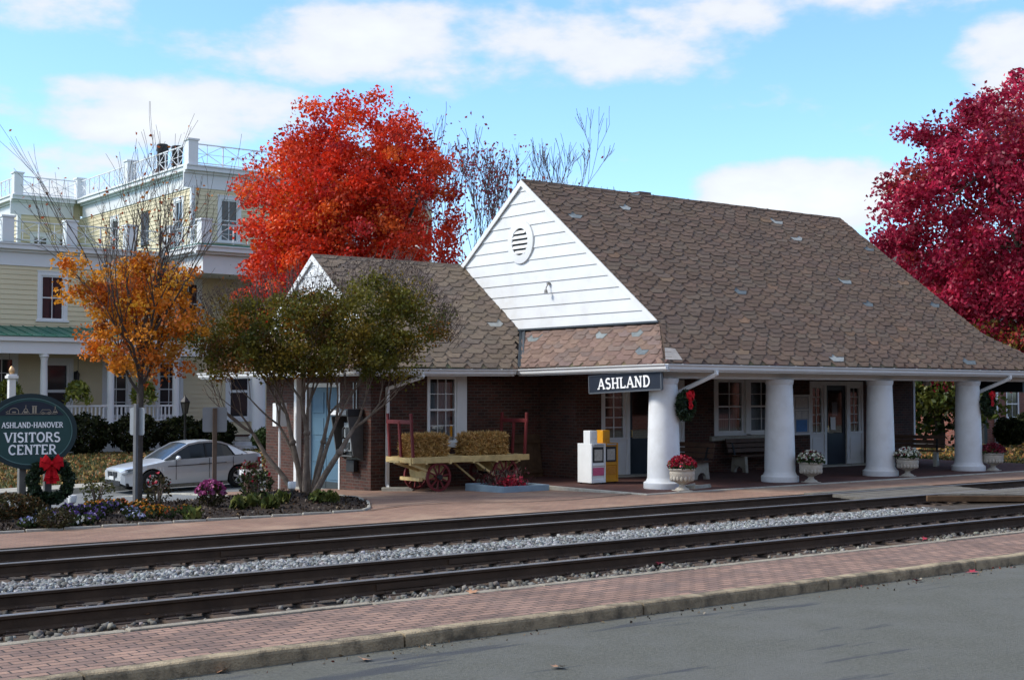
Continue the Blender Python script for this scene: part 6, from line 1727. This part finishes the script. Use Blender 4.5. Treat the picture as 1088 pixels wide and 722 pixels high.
        b = MB(); b.prism([(-.012, s * .03, .46), (-.012, s * .30, .46), (-.006, s * .36, .62), (-.012, s * .05, .62)], (-.012, 0, 0)); b.build('grille', M_plastic, t)
    b = MB(); b.box(-.02, .02, -.56, .56, .24, .37); b.build('intake', M_plastic, t)
    b = MB(); b.box(-.045, -.02, -.16, .16, .39, .49); b.build('number_plate', mat('plate_pale', (.6, .6, .58), .5, .1, 20), t)
    w0 = None
    for x in (WB0, WB1):
        for s in (-1, 1):
            b = MB(); pr = [(.20, -.10), (.285, -.105), (.32, -.085), (RW, -.05), (RW, .05), (.32, .085), (.285, .105), (.20, .10)]
            i0 = 0; n = 32
            for (r0, h0), (r1, h1) in zip(pr, pr[1:]):
                for j in range(n):
                    a0, a1 = 2 * math.pi * j / n, 2 * math.pi * (j + 1) / n
                    b.face([(r0 * math.cos(a0), h0, r0 * math.sin(a0)), (r0 * math.cos(a1), h0, r0 * math.sin(a1)), (r1 * math.cos(a1), h1, r1 * math.sin(a1)), (r1 * math.cos(a0), h1, r1 * math.sin(a0))][::-1], sm=True)
            wl = b.build('wheel', M_tyre, t); wl.location = (x, s * .77, RW)
            b = MB(); yy = s * .095
            b.torus((0, yy - s * .02, 0), .205, .022, 'y', 28, 6)
            for k in range(5):
                for d_ in (-.12, .12):
                    a = 2 * math.pi * k / 5 + .3; b.bar((.03 * math.cos(a), yy, .03 * math.sin(a)), (.20 * math.cos(a + d_), yy - s * .012, .20 * math.sin(a + d_)),   .042, .03, up=(0, 1, 0))
            b.tube([(0, yy - s * .03, 0), (0, yy + s * .012, 0)], .05, 12)
            b.build('rim', M_alloy, wl)
            b = MB(); b.tube([(0, s * .0, 0), (0, s * .05, 0)], .2, 20); b.build('brake_disc', M_plastic, wl)
car()

# ------------------------------------------------------------------ yellow clapboard house across the street
M_yelsid = mat('yellow_siding', (.64, .56, .38), .7, .06, .7, spec=.25, stain=((.57, .48, .30), .5, .5, .8, .5))
M_trim = mat('house_white_trim', (.68, .69, .69), .6, .04, 1.2, spec=.25)
M_greenroof = mat('green_metal_roof', (.055, .17, .125), .45, .12, 1.2, metal=.2)
M_hglass = mat('house_glass', (.02, .025, .03), .06, .15, 1, spec=.7)
M_maroon = mat('maroon_blind', (.05, .018, .02), .8, .2, 3)
H0 = (22, 58, -.3)
HZ = -.35
Hs = thing('yellow_house', 'three-storey cream yellow clapboard house with white cornices, porch and rooftop railings', 'house', H0)
def clap(b, axis, a0, a1, face, inward, z0, z1, ops=(), h=.2):
    """overlapping boards, each leaning out at its foot"""
    T = T_(axis, face, inward); z = z0
    while z < z1 - .01:
        zt = min(z1, z + h); A = [a0, a1] + [v for o in ops if o[2] < zt and o[3] > z for v in o[:2]]; A = sorted({min(max(v, a0), a1) for v in A})
        for l, r in zip(A, A[1:]):
            c = (l + r) / 2
            if r - l < .005 or any(o[0] < c < o[1] and o[2] < zt and o[3] > z for o in ops): continue
            f = [T(l, -.03, z), T(r, -.03, z), T(r, -.002, zt), T(l, -.002, zt)]; u = [T(l, .05, z), T(r, .05, z), T(r, -.03, z), T(l, -.03, z)]
            flip = (axis == 'x') == (inward > 0)
            b.face(f if flip else f[::-1]); b.face(u if flip else u[::-1])
        z = zt
def hwin(axis, face, inward, a0, a1, z0, z1, cols=2, rows=2, blind=None):
    o = sash_window(Hs, H0, axis, face, inward, a0, a1, z0, z1, cols, rows, M_trim, M_hglass, fr=.07, casing=.16, sill=True, depth=.06, mun=.03)
    if blind:
        b = MB(H0); T = T_(axis, face, inward); tbox(b, T, a0 + .08, a0 + .08 + (a1 - a0) * .28, .052, .058, z0 + .1, z1 - .1); tbox(b, T, a1 - .08 - (a1 - a0) * .28, a1 - .08, .052, .058, z0 + .1, z1 - .1); b.build('curtain', blind, o)
def back(b, axis, a0, a1, face, inward, z0, z1): T = T_(axis, face, inward); tbox(b, T, a0, a1, .08, .3, z0, z1)

# front block, two storeys
FY = 58.0; XA, XB = 8.0, 40.0
win2 = [(x, x + .98, 5.25, 7.15) for x in (10.4, 13.3, 16.2, 19.18, 22.2, 25.4, 29.2, 32.5, 36)]
win1 = [(17.1, 18.1, 1.15, 3.6), (22.05, 23.05, 1.1, 3.5), (24.5, 25.5, 1.1, 3.5), (12.4, 13.4, 1.1, 3.5), (31.2, 32.2, 1.1, 3.5)]
doors1 = [(19.35, 20.45, .8, 3.45), (27.9, 29.0, .8, 3.4)]
ops = win2 + win1 + doors1
b = MB(H0); clap(b, 'x', XA, XB, FY, 1, .2, 7.5, ops, .21); back(b, 'x', XA, XB, FY, 1, -.4, 7.5)
b.box(XA, XA + .2, 58.3, 74, -.4, 7.5); b.build('wall', M_yelsid, Hs)
b = MB(H0); b.box(XB - .2, XB, 58.3, 74, -.4, 7.5); b.box(XA, XB, FY - .05, FY + .05, -.5, .2); b.build('foundation', M_brick, Hs)
for w_ in win2: hwin('x', FY, 1, *w_, 2, 2, M_maroon)
for w_ in win1: hwin('x', FY, 1, *w_, 2, 4)
for (a0, a1, z0, z1) in doors1:
    b = MB(H0); T = T_('x', FY, 1)
    tbox(b, T, a0 - .16, a0, -.04, .06, z0, z1 + .18); tbox(b, T, a1, a1 + .16, -.04, .06, z0, z1 + .18); tbox(b, T, a0, a1, -.04, .06, z1, z1 + .18); tbox(b, T, a0, a0 + .12, .01, .05, z0, z1); tbox(b, T, a1 - .12, a1, .01, .05, z0, z1); tbox(b, T, a0 + .12, a1 - .12, .01, .05, z0, z0 + .25); tbox(b, T, a0 + .12, a1 - .12, .01, .05, z0 + 1.35, z0 + 1.47); tbox(b, T, a0 + .12, a1 - .12, .01, .05, z1 - .14, z1)
    d = b.build('door', M_trim, Hs)
    b = MB(H0); tbox(b, T, a0 + .12, a1 - .12, .03, .035, z0 + .25, z1 - .14); b.build('pane', M_hglass, d)
# lower cornice: frieze, bed mould, projecting gutter
def cornice(pts, z, fr, over, name='cornice', inside=1):
    """white frieze of depth fr below z with a moulding stepping out by 'over' along plan points (outside on the right hand)"""
    b = MB(H0)
    for p, q in zip(pts, pts[1:]):
        p, q = Vector((*p, 0)), Vector((*q, 0)); d = (q - p).normalized(); o = Vector((d.y, -d.x, 0))
        for (z0_, z1_, t_, e) in ((z - fr, z - .33, .06, 0), (z - .33, z - .22, .18, .12), (z - .22, z - .03, over * .86, over * .8), (z - .03, z + .03, over, over)):
            A = p - d * (e if True else 0) * 0; a = p - o * .02; c = q - o * .02
            ex_ = d * 0
            b.mesh([a + Vector((0, 0, z0_)), c + Vector((0, 0, z0_)), c + o * (t_ + .02) + Vector((0, 0, z0_)), a + o * (t_ + .02) + Vector((0, 0, z0_)), a + Vector((0, 0, z1_)), c + Vector((0, 0, z1_)), c + o * (t_ + .02) + Vector((0, 0, z1_)), a + o * (t_ + .02) + Vector((0, 0, z1_))],
                   [(0, 1, 2, 3)[::-1], (4, 5, 6, 7), (0, 1, 5, 4), (1, 2, 6, 5), (2, 3, 7, 6), (3, 0, 4, 7)])
    return b.build(name, M_trim, Hs)
cornice([(XA - .4, FY), (25.0, FY)], 8.4, .9, .42)
b = MB(H0); b.face([(XA, FY - .35, 8.45), (XB, FY - .35, 8.45), (XB, 62, 8.72), (XA, 62, 8.72)]); b.face([(XA, 62, 8.72), (XB, 62, 8.72), (XB, 76, 8.72), (XA, 76, 8.72)])
for x in np.arange(XA + .3, 26, .55): b.box(x, x + .03, FY - .34, 59.6, 8.46, 8.56) if False else None
b.build('roof', M_greenroof, Hs)
# railing with crossed bars, piers
def railing(p, q, z, h=.95, bay=1.25, pier=True, name='roof_railing', first=True):
    p, q = Vector((*p, z)), Vector((*q, z)); L = (q - p).length; d = (q - p) / L; n = max(1, round(L / bay)); b = MB(H0); up = Vector((0, 0, 1))
    b.bar(p + up * h, q + up * h, .075, .05); b.bar(p + up * .12, q + up * .12, .06, .045)
    for i in range(n):
        a, c = p + d * L * i / n, p + d * L * (i + 1) / n; m_ = (a + c) / 2
        b.bar(a + up * .12, c + up * h, .026, .026); b.bar(a + up * h, c + up * .12, .028, .026); b.bar(m_ + up * .12, m_ + up * h, .026, .022)
        if i: b.bar(a + up * .0, a + up * h, .05, .05)
        b.bar(a + up * (h * .55), c + up * (h * .55), .022, .02)
    o = b.build(name, M_trim, Hs)
    if pier:
        for e, k in ((p, first), (q, True)):
            if not k: continue
            b = MB(H0); b.box(e.x - .24, e.x + .24, e.y - .24, e.y + .24, z - .1, z + h + .12); b.box(e.x - .29, e.x + .29, e.y - .29, e.y + .29, z + h + .12, z + h + .2); b.build('railing_pier', M_trim, o)
RX = [9.6, 12.3, 15.05, 17.75, 20.45, 23.15, 25.0]
for i, (a, c) in enumerate(zip(RX, RX[1:])): railing((a, FY + .15), (c, FY + .15), 8.5, .9, 1.3, True, first=(i == 0))
# upper storey: right block and set-back block
UX, UY, UB = 26.5, 59.1, 73.7; VX, VB = 23.1, 82
ZU = 12.72
w_side = [(60.15, 61.0, 9.35, 11.25), (64.1, 65.1, 9.5, 11.1), (68.2, 69.1, 9.35, 11.2)]
w_fr = [(27.95, 28.85, 9.3, 11.3), (31.2, 32.1, 9.3, 11.3), (34.5, 35.4, 9.3, 11.3)]
b = MB(H0); clap(b, 'x', UX, 40, UY, 1, 8.6, 11.75, w_fr, .2); back(b, 'x', UX, 40, UY, 1, 8.6, 12.7); clap(b, 'y', UY, UB, UX, 1, 8.6, 11.75, w_side, .2); back(b, 'y', UY + .3, UB, UX, 1, 8.6, 12.7)
w_bk = [(23.9, 24.7, 9.3, 10.6), (25.3, 26.0, 9.3, 10.6)]
clap(b, 'x', VX, UX, UB, 1, 8.7, 11.75, w_bk, .2); back(b, 'x', VX, UX, UB, 1, 8.6, 12.7); clap(b, 'y', UB, VB, VX, 1, 8.7, 11.75, [], .2); back(b, 'y', UB + .3, VB, VX, 1, 8.6, 12.7)
b.build('wall', M_yelsid, Hs)
b = MB(H0); b.box(UX - .05, UX + .14, UY - .05, UY + .14, 8.6, 11.75); b.box(VX - .05, VX + .14, UB - .05, UB + .14, 8.7, 11.75); b.build('corner_board', M_trim, Hs)
for w_ in w_fr: hwin('x', UY, 1, *w_)
hwin('y', UX, 1, *w_side[0]); hwin('y', UX, 1, *w_side[2])
for w_ in w_bk: hwin('x', UB, 1, *w_)
b = MB(H0); T = T_('y', UX, 1); tbox(b, T, w_side[1][0], w_side[1][1], -.04, .02, w_side[1][2], w_side[1][3])
for k in range(12): z = w_side[1][2] + .06 + k * .128; tbox(b, T, w_side[1][0] + .06, w_side[1][1] - .06, -.055, -.04, z, z + .07)
b.build('shutter', mat('shutter_grey', (.05, .06, .075), .6, .1), Hs)
cornice([(VX, VB), (VX, UB)], ZU, 1.0, .45); cornice([(VX - .44, UB), (UX - .44, UB)], ZU, 1.0, .45); cornice([(UX, UB - .44), (UX, UY)], ZU, 1.0, .45); cornice([(UX - .44, UY), (40, UY)], ZU, 1.0, .45)
b = MB(H0); b.box(UX - .4, 40, UY - .4, 80, ZU - .01, ZU + .05); b.box(VX - .4, UX - .41, UB - .4, VB, ZU - .012, ZU + .045); b.build('roof', M_trim, Hs)
e = .05
for (p, q, f) in [((VX - .1, VB), (VX - .1, UB - .1), True), ((VX - .1, UB - .1), (UX - .1, UB - .1), False), ((UX - .1, UB - .1), (UX - .1, 66.4), False), ((UX - .1, 66.4), (UX - .1, UY - .1), False), ((UX - .1, UY - .1), (31.2, UY - .1), False), ((31.2, UY - .1), (36, UY - .1), False)]:
    railing(p, q, ZU + .05, 1.0, 1.5, True, first=f)
ch = MB(H0); ch.box(27.6, 29.2, 65.6, 66.4, ZU, ZU + .9); chm = ch.build('chimney', M_brick, Hs)
for x in (27.95, 28.75):
    b = MB(H0); b.lathe([(.27, 0), (.27, .9), (.30, .95), (.30, 1.25), (.26, 1.3)], 16, (x, 66, ZU + .9)); b.build('chimney_pot', M_black, chm)
# porch
PYf = 55.45; PX0, PX1 = 8, 25.6
b = MB(H0); b.face([(PX0, PYf - .35, 4.44), (PX1, PYf - .35, 4.44), (PX1, FY - .035, 4.95), (PX0, FY - .035, 4.95)]); b.face([(PX0, PYf - .35, 4.40), (PX1, PYf - .35, 4.40), (PX1, PYf - .35, 4.44), (PX0, PYf - .35, 4.44)]); b.face([(PX1, PYf - .35, 4.40), (PX1, FY - .04, 4.40), (PX1, FY - .04, 4.95), (PX1, PYf - .35, 4.44)])
for x in np.arange(PX0 + .4, PX1, .5): b.bar((x, PYf - .33, 4.465), (x, FY - .06, 4.96), .03, .05)
b.build('porch_roof', M_greenroof, Hs)
b = MB(H0); b.box(PX0, PX1, PYf - .32, PYf - .05, 4.22, 4.395); b.box(PX0, PX1, PYf - .2, PYf + .14, 3.72, 4.22); b.box(PX1 - .3, PX1, PYf + .15, FY - .05, 3.72, 4.38); b.box(PX0, PX1 - .31, PYf + .15, FY - .04, 4.25, 4.33); b.build('porch_entablature', M_trim, Hs)
b = MB(H0); b.box(PX0, PX1, PYf - .25, FY - .051, .62, .80); b.build('porch_floor', mat('porch_grey', (.22, .23, .23), .7), Hs)
b = MB(H0); b.box(PX0, PX1, PYf - .1, PYf - .05, HZ - .3, .61); b.build('porch_skirt', M_trim, Hs)
pc = [(.2, 0), (.2, .08), (.165, .12), (.165, .2), (.16, .24), (.15, 1.6), (.13, 2.66), (.15, 2.7), (.15, 2.76), (.2, 2.8), (.2, 2.92)]
cx_ = [10.05, 12.85, 15.65, 18.5, 21.3, 24.2]
b = MB(); b.lathe(pc, 20); c1 = b.build('porch_column', M_trim, Hs); c1.location = (cx_[0] - H0[0], PYf - H0[1], .8 - H0[2])
for x in cx_[1:]: c = c1.copy(); COL.objects.link(c); c.parent = Hs; c.location = (x - H0[0], PYf - H0[1], .8 - H0[2])
for a, c in zip(cx_, cx_[1:]):
    b = MB(H0); b.box(a + .15, c - .15, PYf - .05, PYf + .05, 1.55, 1.63); b.box(a + .15, c - .15, PYf - .04, PYf + .04, .95, 1.02)
    for k in range(14): x = a + .3 + (c - a - .6) * k / 13; b.box(x - .03, x + .03, PYf - .03, PYf + .03, 1.02, 1.55)
    b.build('porch_railing', M_trim, Hs)
b = MB(H0); b.box(20.62, 20.80, FY - .14, FY - .05, 2.7, 3.05); b.lathe([(.02, 0), (.09, .05), (.12, .36), (.02, .5)], 6, (20.71, FY - .2, 2.6)); b.build('wall_lantern', M_black, Hs)
# two-storey portico at the right
QX0, QX1, QY = 24.9, 36.5, 54.35
b = MB(H0); b.box(QX0, QX1, QY, QY + .5, 7.3, 8.3); b.box(QX0, QX0 + .5, QY + .51, FY - .06, 7.3, 8.3); b.box(QX1 - .5, QX1, QY + .51, FY - .06, 7.3, 8.3); b.box(QX0 + .51, QX1 - .51, QY + .51, FY - .06, 7.42, 7.5); b.build('portico_entablature', M_trim, Hs)
cornice([(QX0, FY - .45), (QX0, QY)], 8.45, .3, .42); cornice([(QX0 - .41, QY), (QX1, QY)], 8.45, .3, .42)
b = MB(H0); b.box(QX0 - .3, QX1, QY - .3, FY - .4, 8.49, 8.56); b.build('roof', M_greenroof, Hs)
railing((QX0 + .1, FY - .2), (QX0 + .1, QY + .1), 8.56, .9, 1.3, True); railing((QX0 + .1, QY + .1), (30.5, QY + .1), 8.56, .9, 1.3, True, first=False); railing((30.5, QY + .1), (36.3, QY + .1), 8.56, .9, 1.3, True, first=False)
b = MB(H0); b.box(26.4, QX1, QY - .2, FY - .052, -.3, .10); b.build('portico_floor', M_conc, Hs)
bc = [(.42, 0), (.42, .14), (.36, .16), (.36, .3), (.31, .36), (.30, .5), (.29, 3.5), (.25, 6.7), (.29, 6.76), (.29, 6.85), (.36, 6.95), (.36, 7.19)]
b = MB(); b.lathe(bc, 28); c1 = b.build('portico_column', M_trim, Hs); c1.location = (27.75 - H0[0], QY + .3 - H0[1], .1 - H0[2])
for x in (31.9, 35.9): c = c1.copy(); COL.objects.link(c); c.parent = Hs; c.location = (x - H0[0], QY + .3 - H0[1], .1 - H0[2])
b = MB(H0)
for k in range(4): b.box(26.2 - .12 * k, 31, QY - .55 - .34 * k, QY - .21 - .34 * k + .3, -.6, .0 - .125 * (k))
b.build('front_steps', mat('step_white', (.52, .53, .53), .8, .2, 2), Hs)

# ---- hanging ferns on the porch
M_fern = leaf_mat('fern', .3)
def fern(x, label):
    y, z = PYf - .02, 2.32; t = thing('hanging_fern', label, 'hanging plant', (x, y, z - .75)); org = t.location
    b = MB(org); b.lathe([(.12, -.18), (.2, 0), (.21, .03)], 12, (x, y, z)); b.tube([(x, y, z), (x, y, 3.71)], .012, 4); b.build('basket', M_barkd, t)
    n = 900; a = rng.uniform(0, 6.283, n); s = rng.uniform(0, 1, n); L = rng.uniform(.35, .62, n); P = np.stack([x + np.cos(a) * s * L, y + np.sin(a) * s * L, z + .1 + .35 * s * (1 - s) * 2.2 - .75 * s ** 2.2 * rng.uniform(.5, 1.1, n)], 1)
    leaves('fronds', P, rng.uniform(.10, .22, n), pal(n, [(.20, .22, .035), (.28, .29, .05), (.12, .15, .03)], None, .2), M_fern, t, org, aspect=2.5)
fern(17.1, 'hanging fern half hidden behind the oval sign'); fern(19.9, 'hanging fern right of the oval sign, in the second porch bay'); fern(22.75, 'hanging fern right of the orange tree trunk')

# ---- black lantern post on the lawn
lx, ly = 21.55, 48.5; lz = g(lx, ly)
t = thing('street_lamp', 'black lantern post on the lawn behind the silver car', 'street lamp', (lx, ly, lz)); org = t.location
b = MB(org); b.lathe([(.11, 0), (.11, .25), (.06, .4), (.045, .5), (.04, 1.65), (.06, 1.7)], 12, (lx, ly, lz)); b.build('post', M_black, t)
b = MB(org); b.lathe([(.09, 1.7), (.17, 2.1), (.175, 2.12)], 6, (lx, ly, lz)); b.build('lantern_glass', mat('lantern_glass', (.05, .05, .048), .2, .1, spec=.6), t)
b = MB(org); b.lathe([(.19, 2.12), (.20, 2.15), (.08, 2.3), (.03, 2.36), (.01, 2.42)], 6, (lx, ly, lz))
for k in range(6): a = math.pi * k / 3; b.bar((lx + .09 * math.cos(a), ly + .09 * math.sin(a), lz + 1.7), (lx + .175 * math.cos(a), ly + .175 * math.sin(a), lz + 2.12), .02, .02)
b.build('lantern_frame', M_black, t)

# ------------------------------------------------------------------ brick house at the right, seen under the eave
K0 = (55, 36, -.3)
K = thing('brick_house', 'red brick house with white window and downspout at the far right, under the eave', 'house', K0)
M_kbrick = brick_mat('house_bricks', (.24, .075, .05), (.15, .05, .038), (.18, .14, .12), .22, .08, .01, .25, .9, .4)
b = MB(K0); KW = [(56.55, 57.6, .95, 2.3), (61, 62, .95, 2.3)]
wall(b, 'x', 54.4, 70, 36, 1, .3, -.4, 5.4, KW); wall(b, 'y', 36.3, 46, 54.4, 1, .3, -.4, 5.4); b.build('wall', M_kbrick, K)
for w_ in KW: sash_window(K, K0, 'x', 36, 1, *w_, 2, 2, M_trim, M_hglass, fr=.08, sill=True, depth=.05)
b = MB(K0); b.prism([(54, 35.4, 5.4), (54, 46, 5.4), (54, 41, 9.2)], (16.5, 0, 0)); b.build('roof', mat('house_roof', (.10, .09, .085), .9, .2, 4), K)
b = MB(K0); b.box(55.55, 55.68, 35.86, 35.98, -.2, 5.3); b.build('downspout', M_trim, K)
b = MB(K0); b.box(54.3, 54.55, 35.7, 35.97, -.35, 2.4); b.build('dark_post', M_black, K)
t = tag(MB((45.9, 28.2, -.1)).tube([(45.9, 28.2, -.3), (45.9, 28.2, 2.6)], .055, 8).build('iron_post', M_black), 'thin black iron post on the grass before the brick house', 'post')
b = MB((45.9, 28.2, -.1)); b.tube([(45.9, 28.2, 1.25), (46.25, 28.0, 1.3), (46.6, 27.9, 1.2)], .022, 6); b.build('arm', M_black, t)
# low brown garden wall beyond the porch end
t = tag(MB((47, 35, -.3)).box(40, 49.2, 34.9, 35.2, -.5, .95).build('garden_wall', M_timber), 'low dark timber garden wall seen beyond the porch between the last columns', 'wall')
for o in scene.objects:
    if o.type == 'MESH' and o.data.users > 1: pass

# ------------------------------------------------------------------ unseen shop row added behind the camera to darken the station's window reflections
B0 = (26, -16, -.2)
B_ = thing('added_shop_row', 'unseen dark two-storey brick shop row, added behind the camera for the station windows to mirror', 'building', B0)
b = MB(B0); BW = [(x, x + 1.1, 4.4, 6.2) for x in range(-22, 126, 3)] + [(x, x + 2.2, .6, 3.0) for x in range(-22, 126, 4)]
wall(b, 'x', -24, 130, -16, -1, .3, -.3, 8.2, BW); b.box(-24, 130, -26, -16.31, 7.9, 8.1); b.box(-24, 130, -26.3, -26, -.3, 8.2); b.build('wall', M_kbrick, B_)
b = MB(B0); b.box(-24.1, 130.1, -16.02, -15.8, 7.7, 8.3); b.build('cornice', M_signedge, B_)
